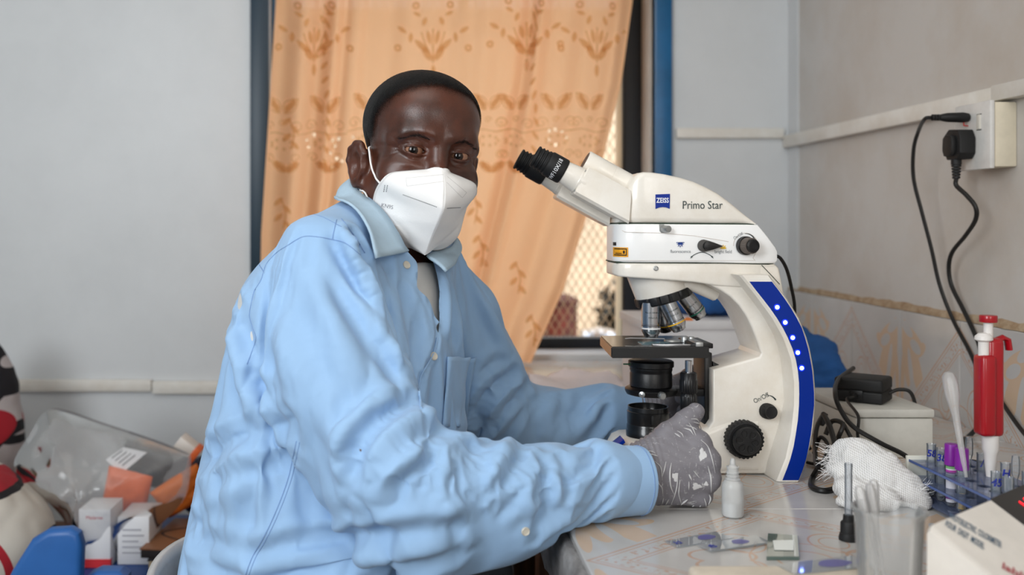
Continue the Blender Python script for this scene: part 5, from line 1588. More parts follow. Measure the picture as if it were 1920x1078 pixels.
for pts in ([(837, 671), (832, 735), (828, 796)], [(889, 671), (882, 735), (874, 796)], [(838, 682), (864, 683), (888, 682)]):
    L = SKP.line(pts, 8, -.0002) if SKP.hit(*pts[1]) is not None else []
    if len(L) > 2: G().tube(L, .0007, n=5).build('seam', M_seam, pk_o, smooth=60)
g = G()
for k in range(5):
    a = k * 2 * PI / 5 + PI / 2
    q = [SKP.hit(856 + r_ * math.cos(a + da), 695 - r_ * math.sin(a + da)) for r_, da in ((1.5, 0), (5, -.3), (9, 0), (5, .3))]
    if all(x is not None for x in q): g.add([x - np.array(((856 - VPX) / FPX, 1, 0)) * .0034 for x in q], [[0, 1, 2, 3]])
if g.n: g.build('embroidered_emblem', mat('emblem_thread', (126, 116, 140), rough=.9), pk_o, smooth=None, kind='stuff')
# collar
def collar(T, B, rows=7, bulge=.006, lift=1.0):
    Tp = np.array([P(*t) for t in T]); Bp = np.array([P(*t) for t in B])
    Tp, Bp = resamp(cr(Tp, 6), 30), resamp(cr(Bp, 6), 30)
    vs = []
    cn = np.array((-.02, 1.44, 1.10))
    for r in range(rows):
        t = r / (rows - 1)
        q = Tp * (1 - t) + Bp * t
        d = q - cn; d[:, 2] = 0; d /= np.linalg.norm(d, axis=1)[:, None]
        vs.append(q + d * (bulge * math.sin(PI * t)))
    vs = np.array(vs)
    for r in range(rows):
        need = (.0035 + .0075 * (r / (rows - 1)) ** 2) * lift
        for _ in range(4):
            q = vs[r]; d = shirt_sdf(q); e_ = .003
            gr = np.stack([shirt_sdf(q + np.eye(3)[k] * e_) - d for k in range(3)], -1); gr /= np.linalg.norm(gr, axis=1)[:, None] + 1e-9
            vs[r] = q + gr * np.clip(need - d, 0, .008)[:, None]
    vs = vs.reshape(-1, 3)
    fs = [[r * 30 + i, r * 30 + i + 1, (r + 1) * 30 + i + 1, (r + 1) * 30 + i] for r in range(rows - 1) for i in range(29)]
    o = obj('collar', vs, fs, mat('collar_cotton', (176, 200, 218), rough=.85, spec=.2, bump=.1, bscale=700, var=.05, vscale=18), shirt, smooth=180)
    s = o.modifiers.new('thickness', 'SOLIDIFY'); s.thickness = .0032; s.offset = 0
    return o
collar([(725, 338, 1.52), (682, 333, 1.49), (661, 333, 1.45), (667, 350, 1.412), (688, 383, 1.375), (720, 423, 1.345), (766, 471, 1.325)],
       [(690, 360, 1.55), (650, 357, 1.51), (631, 370, 1.445), (641, 400, 1.345), (662, 432, 1.285), (684, 462, 1.25), (705, 484, 1.235)])
collar([(798, 480, 1.36), (818, 471, 1.395), (836, 466, 1.44), (838, 440, 1.50), (800, 380, 1.55)], [(836, 509, 1.335), (851, 497, 1.385), (854, 487, 1.43), (846, 462, 1.49), (822, 415, 1.55)], lift=.35)
# front band below the collar
def button(px, py, r=.0056, skin=SKS, sq_=1.0):
    h = skin.t.ray_cast(Vector((0, 0, CAM_Z)), Vector(((px - VPX) / FPX, 1, -(py - VPY) / FPX)).normalized())
    if h[0] is None: return
    c, n = np.array(h[0]), np.array(h[1])
    G().lathe([(r, 0), (r, .0014), (r * .86, .0022), (r * .7, .0016), (0, .0015)], c, n, n=22, caps=False).build('button', M_btn, shirt)
button(762, 497); button(813, 668)
# cuffs
def cuff(a, b, r0, r1, name='cuff'):
    a, b = np.asarray(a, float), np.asarray(b, float); n = 46
    t = (b - a) / np.linalg.norm(b - a); s1 = np.cross(t, (0, 0, 1)); s1 /= np.linalg.norm(s1); s2 = np.cross(s1, t)
    vs = []; L = np.linalg.norm(b - a)
    prof = [(r0 * .96, 0), (r0, .002), (r0 * 1.0, .004)] + [(r0 + (r1 - r0) * q, L * q) for q in (.2, .4, .6, .8, .94)] + [(r1 * 1.0, L - .002), (r1 * .985, L), (r1 * .95, L), (r1 * .94, L - .02)]
    for r, h in prof:
        for k in range(n):
            th = 2 * PI * k / n; w = 1 + .02 * math.sin(th * 3 + h * 60) + .012 * math.sin(5 * th + 1)
            vs.append(a + t * h + r * w * (math.cos(th) * s1 * .93 + math.sin(th) * s2 * 1.02))
    fs = [[i * n + k, i * n + (k + 1) % n, (i + 1) * n + (k + 1) % n, (i + 1) * n + k] for i in range(len(prof) - 1) for k in range(n)]
    vs = np.array(vs); vs[:, 2] = np.maximum(vs[:, 2], TZ + .0012)
    o = obj(name, vs, fs, M_shirt, shirt, smooth=60)
    for h in (L - .006, .006):
        r = r0 + (r1 - r0) * h / L
        ring = np.array([a + t * h + (r + .0003) * (1 + .02 * math.sin(th * 3 + h * 60) + .012 * math.sin(5 * th + 1)) * (math.cos(th) * s1 * .93 + math.sin(th) * s2 * 1.02) for th in np.linspace(0, 2 * PI, 46, endpoint=False)])
        ring[:, 2] = np.maximum(ring[:, 2], TZ + .0012)
        G().tube(ring, .0006, n=4, closed=True).build('stitching', M_seam, o, smooth=60)
    return o
cuff((.218, 1.236, .7955), (.288, 1.264, .7925), .0450, .0415)
cuff((.315, 1.655, .800), (.388, 1.661, .799), .0455, .043)
button(985, 996, .005)
# undershirt seen in the open collar
uv_, uq = surface(lambda p: np.maximum(np.maximum(np.maximum(torso(p, -.016), np.where(p[:, 1] < 1.44, p[:, 2] - 1.064 - .1 * (p[:, 0] - .01), -1)), .95 - p[:, 2]), -np.maximum(cone(p, (-.03, 1.45, 1.06), h2w((0, -.018, -.06)), .070, .066), 1.060 - p[:, 2])), (-.28, 1.18, .94), (.10, 1.62, 1.17), .006)
obj('undershirt', uv_, uq, mat('undershirt_cotton', (206, 206, 204), rough=.9), PE, smooth=180)
# trousers and shoes
tv, tq = surface(trouser_sdf, (-.33, .88, .06), (.35, 1.82, .70), .007)
obj('trousers', tv, tq, mat('grey_blue_trousers', (96, 104, 116), rough=.9, var=.08, vscale=10), PE, smooth=180)
for x, y in ((.135, .985), (.155, 1.68)):
    v, q = surface(lambda p: np.maximum(smin(ell(p, (x + .05, y - .02, .04), (.12, .048, .045)), ell(p, (x - .03, y, .06), (.06, .046, .06)), .03), .004 - p[:, 2]), (x - .14, y - .1, -.01), (x + .2, y + .08, .14), .006)
    obj('shoe', v, q, mat('black_shoe', (24, 22, 22), rough=.4), PE, smooth=180)
# ---- latex gloves
def glove_mat():
    m = bpy.data.materials.new('latex_glove'); m.use_nodes = True; nt = m.node_tree; b = nt.nodes['Principled BSDF']
    tc = nt.nodes.new('ShaderNodeTexCoord'); mp = nt.nodes.new('ShaderNodeMapping'); mp.inputs['Scale'].default_value = (26, 26, 60)
    mp.inputs['Rotation'].default_value = (0, .9, 0)
    nt.links.new(tc.outputs['Object'], mp.inputs['Vector'])
    n = nt.nodes.new('ShaderNodeTexNoise'); n.inputs['Scale'].default_value = 3.2; n.inputs['Detail'].default_value = 8; n.inputs['Roughness'].default_value = .75; n.inputs['Distortion'].default_value = 1.2
    nt.links.new(mp.outputs['Vector'], n.inputs['Vector']); V.nt = nt
    n2 = nt.nodes.new('ShaderNodeTexNoise'); n2.inputs['Scale'].default_value = 420; n2.inputs['Detail'].default_value = 3
    nt.links.new(tc.outputs['Object'], n2.inputs['Vector'])
    # thin wrinkle lines: the zero set of a stretched noise
    m2 = nt.nodes.new('ShaderNodeMapping'); m2.inputs['Scale'].default_value = (62, 40, 20); m2.inputs['Rotation'].default_value = (0, -.35, 0)
    nt.links.new(tc.outputs['Object'], m2.inputs['Vector'])
    n3 = nt.nodes.new('ShaderNodeTexNoise'); n3.inputs['Scale'].default_value = 1.0; n3.inputs['Detail'].default_value = 2; n3.inputs['Distortion'].default_value = .8
    nt.links.new(m2.outputs['Vector'], n3.inputs['Vector'])
    ln = 1.0 - ((V(n3.outputs['Fac']) - .5).abs() * 42.0).min(1.0)
    ms = (V(n.outputs['Fac']) - .50).max(0.0) * 9.0
    f = (ln * ms.min(1.0) * .85).max((V(n2.outputs['Fac']) - .60).max(0.0) * 2.6 * ms.min(1.0)).min(1.0)
    mx = nt.nodes.new('ShaderNodeMix'); mx.data_type = 'RGBA'; mx.inputs['A'].default_value = srgb((118, 115, 121)); mx.inputs['B'].default_value = srgb((216, 215, 214))
    nt.links.new(f.s, mx.inputs['Factor']); nt.links.new(mx.outputs['Result'], b.inputs['Base Color'])
    b.inputs['Roughness'].default_value = .42; b.inputs['Specular IOR Level'].default_value = .5
    h = V(n.outputs['Fac']) * .5 + f
    bp = nt.nodes.new('ShaderNodeBump'); bp.inputs['Strength'].default_value = .5; bp.inputs['Distance'].default_value = .0012
    nt.links.new(h.s, bp.inputs['Height']); nt.links.new(bp.outputs['Normal'], b.inputs['Normal'])
    return m
M_glove = glove_mat()
M_gcrease = mat('latex_crease', (200, 199, 199), rough=.5)
gl = []
for (_, (gv, gq), H) in hands:
    gn = vnormals(gv, gq)
    loc = (gv - H.o) @ H.M.T
    # gathers round the wrist
    w = np.clip((.035 - loc[:, 0]) / .03, 0, 1)
    gv = gv + gn * (w * .0012 * np.sin(loc[:, 0] * 900 + loc[:, 1] * 120) + .0002 * np.sin(loc[:, 0] * 300 + loc[:, 1] * 520))[:, None]
    gv[:, 2] = np.maximum(gv[:, 2], TZ + .0008)
    gl.append((obj('glove', gv, gq, M_glove, PE, smooth=180), Skin(gv, gq)))
g0, SG = gl[0]
cp = lambda x, y: (1100 + x / 4.492, 740 + y / 4.492)
cre = [
    [(385, 505), (440, 530), (490, 620), (520, 760), (535, 880), (515, 995)], [(410, 545), (470, 620), (500, 700)], [(430, 500), (520, 560), (570, 660), (610, 740)],
    [(450, 490), (540, 540), (575, 580)], [(460, 478), (540, 478), (575, 490)], [(470, 500), (550, 505), (600, 520)], [(500, 590), (560, 680), (570, 760), (562, 820)],
    [(575, 560), (625, 620), (632, 720)], [(668, 565), (650, 640), (635, 690)], [(712, 575), (700, 660), (705, 760), (735, 840)], [(765, 660), (760, 760), (735, 860), (690, 960), (650, 1000)],
    [(785, 720), (775, 830), (795, 920), (785, 1010)], [(430, 760), (470, 830), (478, 920), (455, 990)], [(420, 620), (440, 720), (445, 800)], [(600, 740), (630, 780), (640, 850)],
    [(850, 880), (800, 920), (770, 960), (715, 1000)], [(905, 930), (850, 960), (800, 1000)], [(990, 870), (1005, 930), (995, 980)], [(1020, 600), (1045, 700), (1048, 820)],
    [(960, 380), (1020, 440), (1060, 560), (1080, 660)], [(835, 255), (890, 275), (930, 300)], [(815, 280), (870, 300), (900, 340)], [(760, 305), (800, 330), (815, 360)], [(880, 205), (930, 210), (955, 260)],
    [(740, 325), (770, 345), (790, 360)], [(690, 880), (660, 930), (640, 970)], [(645, 870), (630, 920), (580, 990)], [(860, 670), (885, 720)], [(900, 640), (950, 700)], [(860, 730), (860, 800)],
    [(400, 520), (425, 600), (418, 700)], [(405, 900), (430, 960), (425, 1000)], [(960, 930), (935, 970), (900, 1000)], [(1030, 840), (1040, 880), (1020, 930)], [(900, 230), (950, 250), (965, 300)], [(860, 235), (900, 300), (920, 345)]]
for k, pts in enumerate(cre):
    L = SG.line([cp(*q) for q in pts], 9, .0006)
    if len(L) < 4: continue
    w = .0007 if k % 3 else .0011
    n = len(L)
    G().tube(L, [.0003, w * .8, w, w * .7, .0002], n=6).build('crease', M_gcrease, g0, smooth=60)
for x, y, rx, ry in ((975, 505, 30, 50), (925, 770, 38, 26), (745, 690, 24, 36), (1005, 750, 18, 18)):
    pts = []
    for a in np.linspace(0, 2 * PI, 18, endpoint=False):
        k = 1 + .25 * math.sin(3 * a + x) + .12 * math.sin(7 * a)
        h = SG.hit(*cp(x + rx * k * math.cos(a), y + ry * k * math.sin(a)), .0005)
        if h is not None: pts.append(h)
    h = SG.hit(*cp(x, y), .0008)
    if len(pts) > 8 and h is not None: obj('crease', pts + [h], [[i, (i + 1) % len(pts), len(pts)] for i in range(len(pts))], M_gcrease, g0, smooth=180)
# ------------------------------------------------------------------ low cupboard under the window
CP = thing('wooden_cupboard', 'low brown wooden cupboard in the shade beside the table', 'cupboard', (.06, 2.1, 0))
M_cwood = mat('brown_varnish', (122, 74, 48), rough=.45, var=.25, vscale=7, stretch=(8, 8, 1))
G().box((-.10, 1.93, 0), (.165, 2.30, .58), .003).build('body', M_cwood, CP)
G().box((-.105, 1.92, .58), (.168, 2.31, .60), .003).build('top', M_cwood, CP)
dr_ = G().box((-.09, 1.918, .05), (.118, 1.932, .56), .002).build('door', M_cwood, CP)
G().box((.125, 1.90, .0), (.165, 1.935, .60), .003).build('corner_post', mat('red_brown_varnish', (104, 52, 38), rough=.4), CP)
G().lathe([(.006, 0), (.011, .012), (.010, .02), (0, .022)], (.10, 1.918, .34), (0, -1, 0), n=16, caps=False).build('knob', mat('brass', (150, 120, 70), rough=.35, metal=.8), dr_)

# ------------------------------------------------------------------ small helpers for measured places
def PX(px, py, X):
    Y = X * FPX / (px - VPX); return np.array((X, Y, WZ(py, Y)))
def PZ(px, py, z):
    Y = (CAM_Z - z) * FPX / (py - VPY); return np.array((WX(px, Y), Y, z))
M_cable = mat('black_cable', (22, 21, 20), rough=.45)
M_plastic = mat('aged_white_plastic', (214, 209, 198), rough=.45, var=.05, vscale=20)

# ------------------------------------------------------------------ his chair
CH = thing('plastic_chair', 'grey white plastic chair the person sits on', 'chair', (-.132, 1.368, 0))
M_chair = mat('grey_white_plastic', (190, 188, 186), rough=.4, var=.1, vscale=14)
vs = []; fs = []; a0 = math.radians(145); n1, n2 = 33, 12
for j in range(n2):
    for i in range(n1):
        t = i / (n1 - 1) * 2 - 1; a = a0 + t * math.radians(72)
        top = .655 - .09 * abs(t) ** 3; z = .47 + (top - .47) * j / (n2 - 1); r = .205 + .02 * (z - .47) / .2
        vs.append((-.132 + r * math.cos(a), 1.368 + r * math.sin(a), z))
for j in range(n2 - 1):
    for i in range(n1 - 1): fs.append([j * n1 + i, j * n1 + i + 1, (j + 1) * n1 + i + 1, (j + 1) * n1 + i])
bk = obj('backrest', vs, fs, M_chair, CH, smooth=60)
s = bk.modifiers.new('thickness', 'SOLIDIFY'); s.thickness = .010; s.offset = 1
G().lathe([(.0, .435), (.19, .435), (.205, .44), (.21, .452), (.205, .458), (.0, .455)], (-.132, 1.368, 0), n=40, caps=False).build('seat', M_chair, CH)
for a in (45, 135, 225, 315):
    c, s_n = math.cos(math.radians(a - 35)), math.sin(math.radians(a - 35))
    G().tube([(-.132 + .15 * c, 1.368 + .15 * s_n, .44), (-.132 + .21 * c, 1.368 + .21 * s_n, .0)], [.02, .014], n=10).build('leg', M_chair, CH)

# ------------------------------------------------------------------ wall socket, plugs and leads
SK = thing('wall_socket', 'white switched socket box on the right wall under the trunking', 'socket', (XR, 1.71, 1.212))
G().box((.9665, 1.660, 1.212), (XR, 1.763, 1.3205), .003).build('back_box', mat('socket_box_cream', (222, 212, 190), rough=.5, var=.06, vscale=18), SK)
fp = G().box((.9590, 1.657, 1.209), (.9675, 1.766, 1.3235), .0025).build('face_plate', mat('face_plate_white', (214, 212, 208), rough=.35, var=.06, vscale=30), SK)
G().box((.9565, 1.684, 1.277), (.9600, 1.694, 1.302), .001, M=Matrix.Translation((0, 0, 0))).build('rocker_switch', M_plastic, fp)
G().box((.9582, 1.682, 1.3018), (.9595, 1.696, 1.3030)).build('switch_gap', M_black, fp)
G().box((.9582, 1.682, 1.2755), (.9595, 1.696, 1.2765)).build('switch_gap', M_black, fp)
# upper plug lying across
p1 = thing('flat_plug', 'slim black plug in the upper row of the white wall socket', 'plug', (.92, 1.725, 1.30))
g = G(); ctr = np.array((.957, 1.722, 1.3005)); st = ((0, .010, .0075), (.008, .0125, .009), (.02, .0125, .0085), (.034, .0115, .008), (.042, .0075, .0065), (.048, .005, .005))
vs = []; n = 16
for d, a, b in st:
    for k in range(n):
        th = 2 * PI * k / n; vs.append(ctr + np.array((-d, a * math.cos(th) * 1.0, b * math.sin(th))))
fs = [[i * n + k, i * n + (k + 1) % n, (i + 1) * n + (k + 1) % n, (i + 1) * n + k] for i in range(len(st) - 1) for k in range(n)] + [list(range(n)), [(len(st) - 1) * n + k for k in range(n)][::-1]]
obj('plug_body', vs, fs, M_rub, p1, smooth=40)
for k in range(3): G().lathe([(.0042, 0), (.0056, .001), (.0056, .003), (.0042, .004)], ctr - (.048 + .0048 * k, 0, 0), (-1, 0, 0), n=16).build('strain_relief', M_rub, p1)
G().tube([(.958, 1.722, 1.286), (.951, 1.722, 1.2865), (.951, 1.722, 1.294)], .0012, n=6).build('indicator_wire', mat('red_wire', (190, 40, 40)), p1)
e = ctr - (.062, 0, 0)
G().tube(cr([e, e + (-.012, 0, -.003), PX(1722, 246, .915), PX(1713, 280, .918), PX(1713, 335, .925), PX(1729, 400, .94), PX(1746, 465, .955), PX(1762, 535, .97), PX(1787, 600, .985), PX(1816, 655, .988), PX(1840, 705, .988), PX(1872, 745, .986), PX(1920, 812, .98), PX(2000, 900, .97)], 8), .0034, n=8).build('lead', M_cable, p1)
p2 = thing('three_pin_plug', 'big black three pin plug in the lower row of the white wall socket', 'plug', (.93, 1.725, 1.245))
pl_ = [(-.026, .010), (-.018, .024), (.012, .0265), (.024, .018), (.026, -.012), (.018, -.026), (-.016, -.026), (-.025, -.016)]
M_ = Matrix(((0, 1, 0, 0), (1, 0, 0, 0), (0, 0, 1, 0), (0, 0, 0, 1)))
g = G(); g.prism([(y + 1.722, z + 1.254) for y, z in pl_], -.9575, -.930, .003, 2, M=Matrix(((0, -1, 0, 0), (1, 0, 0, 0), (0, 0, 1, 0), (0, 0, 0, 1))))
pb = g.build('plug_body', M_rub, p2)
g = G(); g.prism([(y * .62 + 1.722, z * .7 + 1.252) for y, z in pl_], -.931, -.921, .003, 2, M=Matrix(((0, -1, 0, 0), (1, 0, 0, 0), (0, 0, 1, 0), (0, 0, 0, 1)))); g.build('grip', M_rub, pb)
g0_ = np.array((.938, 1.722, 1.229))
G().lathe([(.0085, 0), (.0085, .010)], g0_, (0, 0, -1), n=16).build('strain_relief', M_rub, p2)
for k in range(5): G().lathe([(.0052, .010 + .005 * k), (.0080 - .0004 * k, .0108 + .005 * k), (.0080 - .0004 * k, .0136 + .005 * k), (.0052, .0145 + .005 * k)], g0_, (0, 0, -1), n=16).build('strain_relief', M_rub, p2)
e = g0_ - (0, 0, .034)
G().tube(cr([e, e - (0, 0, .012), PX(1812, 366, .945), PX(1829, 388, .952), PX(1829, 412, .958), PX(1810, 442, .964), PX(1786, 472, .970), PX(1779, 500, .975), PX(1784, 535, .98), PX(1806, 580, .985), PX(1825, 620, .986), PX(1838, 655, .986), PX(1848, 720, .985), PX(1838, 790, .975), PX(1812, 822, .955), (.93, 1.68, TZ + .004), (.88, 1.60, TZ + .004)], 8), .0038, n=8).build('lead', M_cable, p2)

# ------------------------------------------------------------------ grey white case with the power adapter on it
BX = thing('equipment_case', 'off-white plastic case behind the microscope carrying a black power adapter', 'case', (.75, 1.64, TZ))
M_case = mat('case_offwhite', (200, 198, 190), rough=.5, var=.07, vscale=15)
G().box((.692, 1.558, TZ), (.813, 1.76, .8125), .003).build('body', M_case, BX)
G().box((.6905, 1.556, .8135), (.8145, 1.762, .827), .003).build('lid', M_case, BX)
AD = thing('power_adapter', 'black power adapter brick on top of the off-white case', 'adapter', (.735, 1.63, .827))
Ra = Matrix.Translation((.738, 1.635, .827)) @ Matrix.Rotation(math.radians(-38), 4, 'Z')
G().box((-.037, -.034, .001), (.037, .034, .0195), .003, 3, M=Ra).build('lower_shell', M_rub, AD)
us = G().box((-.0373, -.0343, .0185), (.0373, .0343, .040), .005, 4, M=Ra).build('upper_shell', M_rub, AD)
ds = G().box((-.013, -.0365, .006), (.008, -.030, .021), .001, M=Ra).build('outlet', M_black, AD)
R3 = lambda v: np.array(Ra @ Vector(v))
G().tube([R3((-.003, -.034, .013)), R3((-.003, -.046, .012))], [.0042, .003], n=10).build('cord_boot', M_rub, AD)
G().tube(cr([R3((-.003, -.046, .012)), R3((-.010, -.060, .008)), P(1609, 780, 1.545), P(1608, 815, 1.54), P(1616, 845, 1.53), (.675, 1.50, TZ + .003), (.64, 1.47, TZ + .003), (.60, 1.52, TZ + .003)], 8), .0024, n=8).build('cord', M_cable, AD)
G().tube(cr([R3((.036, .012, .014)), R3((.050, .022, .020)), R3((.066, .030, .014)), (.822, 1.62, .80), (.828, 1.60, .77), (.832, 1.57, TZ + .004), (.87, 1.50, TZ + .004)], 8), .0030, n=8).build('mains_cord', M_cable, AD)
LC = thing('looped_leads', 'tangle of black leads on the table between microscope and case', 'cable', (.63, 1.55, TZ))
def cab(pts, r, name='lead'): G().tube(cr(pts, 8), r, n=8).build(name, M_cable, LC)
cab([P(1600, 690, 1.70), P(1572, 712, 1.62), P(1566, 738, 1.55), P(1576, 768, 1.54), P(1600, 800, 1.53), P(1650, 830, 1.50), P(1700, 856, 1.46), (.735, 1.42, TZ + .004)], .0036)
cab([P(1545, 775, 1.60), P(1532, 800, 1.58), P(1528, 840, 1.55), PZ(1535, 880, TZ + .003), PZ(1560, 850, TZ + .006), P(1572, 820, 1.5), P(1580, 795, 1.5), P(1560, 790, 1.52), P(1548, 815, 1.52)], .0036)
cab([P(1555, 860, 1.42), P(1540, 870, 1.40), PZ(1524, 895, TZ + .004), PZ(1522, 912, TZ + .004), PZ(1545, 920, TZ + .004), PZ(1575, 914, TZ + .004)], .0040)
cab([P(1558, 858, 1.42), P(1566, 838, 1.44), P(1556, 800, 1.47), P(1545, 778, 1.5)], .0040)
cab([P(1580, 792, 1.52), P(1602, 830, 1.50), P(1625, 850, 1.48), PZ(1645, 868, TZ + .004), PZ(1640, 884, TZ + .004), PZ(1620, 880, TZ + .004)], .0030)
cab([PZ(1530, 870, TZ + .004), PZ(1560, 862, TZ + .004), PZ(1585, 872, TZ + .004), PZ(1610, 860, TZ + .004), PZ(1640, 888, TZ + .003), PZ(1690, 890, TZ + .003)], .0032)
cab([PZ(1526, 850, TZ + .004), P(1538, 820, 1.56), P(1552, 835, 1.54), P(1545, 862, 1.5), PZ(1530, 885, TZ + .006)], .003)
G().lathe([(.0055, 0), (.0055, .014), (.0035, .020)], P(1546, 776, 1.60), (-.3, -.3, -.6), n=12).build('connector', M_rub, LC)

# ------------------------------------------------------------------ things at the back of the table
CT = thing('carton', 'white carton at the back of the table seen through the microscope arm', 'carton', (.60, 2.08, TZ))
G().box((.46, 1.98, TZ), (.70, 2.20, .918), .003).build('body', mat('carton_white', (222, 222, 224), rough=.6, var=.03), CT)
G().box((.455, 1.976, .905), (.705, 2.205, .924), .003).build('lid', MATS['carton_white'], CT)
G().lathe([(.012, 0), (.012, .0008), (0, .0009)], P(1290, 606, 1.979), (0, -1, 0), n=14, caps=False).build('printed_mark', mat('print_orange', (226, 130, 60), rough=.6), CT)
def lump(fn, lo, hi, h, name, m, parent=None, amp=.004, fs_=30, zmin=None, **kw):
    v, q = surface(fn, lo, hi, h); v = relax(v, q, 2, .5); n = vnormals(v, q)
    d = np.array([mnoise.noise((p[0] * fs_, p[1] * fs_, p[2] * fs_)) + .5 * abs(mnoise.noise((p[0] * fs_ * 2.1, p[1] * fs_ * 2.1, p[2] * fs_ * 2.1))) for p in v]) * amp
    v = v + n * d[:, None]
    if zmin is not None: v[:, 2] = np.maximum(v[:, 2], zmin)
    return obj(name, v, q, m, parent, smooth=180, **kw)
M_bcl = mat('blue_cloth', (38, 92, 160), rough=.85, var=.15, vscale=12)
bl = lump(lambda p: np.maximum(smin(smin(ell(p, (.64, 2.10, .955), (.085, .07, .035)), ell(p, (.745, 2.05, .87), (.05, .06, .08)), .05), ell(p, (.825, 2.02, .80), (.055, .06, .075)), .05), np.maximum(TZ + .001 - p[:, 2], np.where(p[:, 0] < .707, .9245 - p[:, 2], -1))), (.53, 1.93, .74), (.90, 2.2, 1.01), .007, 'cloth_bundle', M_bcl, amp=.026, fs_=19, zmin=TZ + .0005)
tag(bl, 'blue cloth bundle slumped over the white carton behind the microscope', 'cloth')
def sheet(name, label, corners, amp, m, lift, seed, n=24):
    c = [np.array(x, float) for x in corners]; vs = []; fs = []
    for j in range(n):
        for i in range(n):
            a, b = i / (n - 1), j / (n - 1)
            p = c[0] * (1 - a) * (1 - b) + c[1] * a * (1 - b) + c[2] * a * b + c[3] * (1 - a) * b
            p[2] += lift + amp * max(0, .3 + mnoise.noise((p[0] * 9, p[1] * 9, seed)) + .35 * abs(mnoise.noise((p[0] * 30, p[1] * 30, seed + 4))))
            vs.append(p)
    for j in range(n - 1):
        for i in range(n - 1): fs.append([j * n + i, j * n + i + 1, (j + 1) * n + i + 1, (j + 1) * n + i])
    o = obj(name, vs, fs, m, smooth=40); s = o.modifiers.new('thickness', 'SOLIDIFY'); s.thickness = .0012; s.offset = -1
    return tag(o, label, 'paper')
M_paper = mat('paper_white', (226, 220, 224), rough=.8)
sheet('paper_sheet', 'crumpled white paper sheet lying behind the far sleeve', [(.24, 1.98, TZ), (.52, 1.95, TZ), (.44, 2.34, TZ), (.26, 2.36, TZ)], .040, M_paper, .003, 1)
sheet('paper_sheet', 'pinkish paper sheet lying flat behind the far glove', [(.33, 1.74, TZ), (.62, 1.76, TZ), (.60, 1.93, TZ), (.36, 1.93, TZ)], .006, mat('paper_pink', (226, 208, 212), rough=.8), .004, 5)

# ------------------------------------------------------------------ acrylic rack with tubes
RK = thing('test_tube_rack', 'clear blue acrylic test tube rack with white end plate by the wall', 'rack', (.704, 1.18, TZ))
M_acr = glassy('blue_acrylic', (140, 156, 196), .90, .1, tint=(222, 228, 242)); M_edge = mat('acrylic_edge', (74, 96, 152), rough=.2)
RX = (.686, .7225); RYs = [1.320 - .0245 * k for k in range(8)]
def shelf(z, hole):
    g = G(); t = .003
    for X, x0, x1 in ((RX[0], .664, .704), (RX[1], .704, .745)):
        for k, Y in enumerate(RYs):
            y0, y1 = Y - .01225, Y + .01225
            sq = [(x1, Y), (x1, y1), (X, y1), (x0, y1), (x0, Y), (x0, y0), (X, y0), (x1, y0)]
            cc = [(X + hole * math.cos(a), Y + hole * math.sin(a)) for a in np.arange(8) * PI / 4]
            for zz, fl in ((z, 0), (z + t, 1)):
                v = [(a, b, zz) for a, b in sq] + [(a, b, zz) for a, b in cc]
                f = [[i, (i + 1) % 8, 8 + (i + 1) % 8, 8 + i] for i in range(8)]
                g.add(v, f if fl else [q[::-1] for q in f])
            v = [(a, b, z) for a, b in cc] + [(a, b, z + t) for a, b in cc]
            g.add(v, [[i, 8 + i, 8 + (i + 1) % 8, (i + 1) % 8] for i in range(8)])
    o = g.build('shelf', M_acr, RK, smooth=None)
    G().box((.6632, 1.136, z), (.6645, 1.3345, z + t)).box((.7448, 1.136, z), (.746, 1.3345, z + t)).build('shelf_edge', M_edge, o, smooth=None, kind='stuff')
shelf(.799, .0078); shelf(.778, .0078)
G().box((.664, 1.136, .754), (.745, 1.3345, .757), .0003).build('shelf', M_acr, RK)
for y in (1.3345, 1.131): G().box((.661, y, TZ), (.748, y + .005, .8065), .001).build('end_plate', mat('rack_white', (216, 216, 206), rough=.4), RK)
M_tglass = glassy('tube_glass', (200, 212, 224), .90, .04)
M_purple = mat('purple_stopper', (128, 30, 150), rough=.4)
M_tink = mat('marker_blue', (22, 40, 150), rough=.6)
def plain_tube(x, y, label, mark=None, h=.0685):
    t = thing('test_tube', label, 'test tube', (x, y, .7572))
    G().lathe([(.0, 0), (.003, .0006), (.0052, .003), (.0058, .007), (.0058, h - .001), (.0063, h), (.0055, h), (.0050, h - .002), (.0050, .007), (.0, .0015)], (x, y, .7572), n=20, caps=False).build('glass', M_tglass, t)
    if mark:
        v, f = text_geo(mark, .0125, 0, 'CENTER', .15, .0004)
        th = v[:, 0] / .0061; c = np.array((x, y, .7572 + h - .012))
        pts = np.stack([c[0] + .0061 * np.sin(th - .45), c[1] - .0061 * np.cos(th - .45), c[2] + v[:, 1]], 1)
        obj('marker_number', pts, f, M_tink, t, smooth=None)
    return t
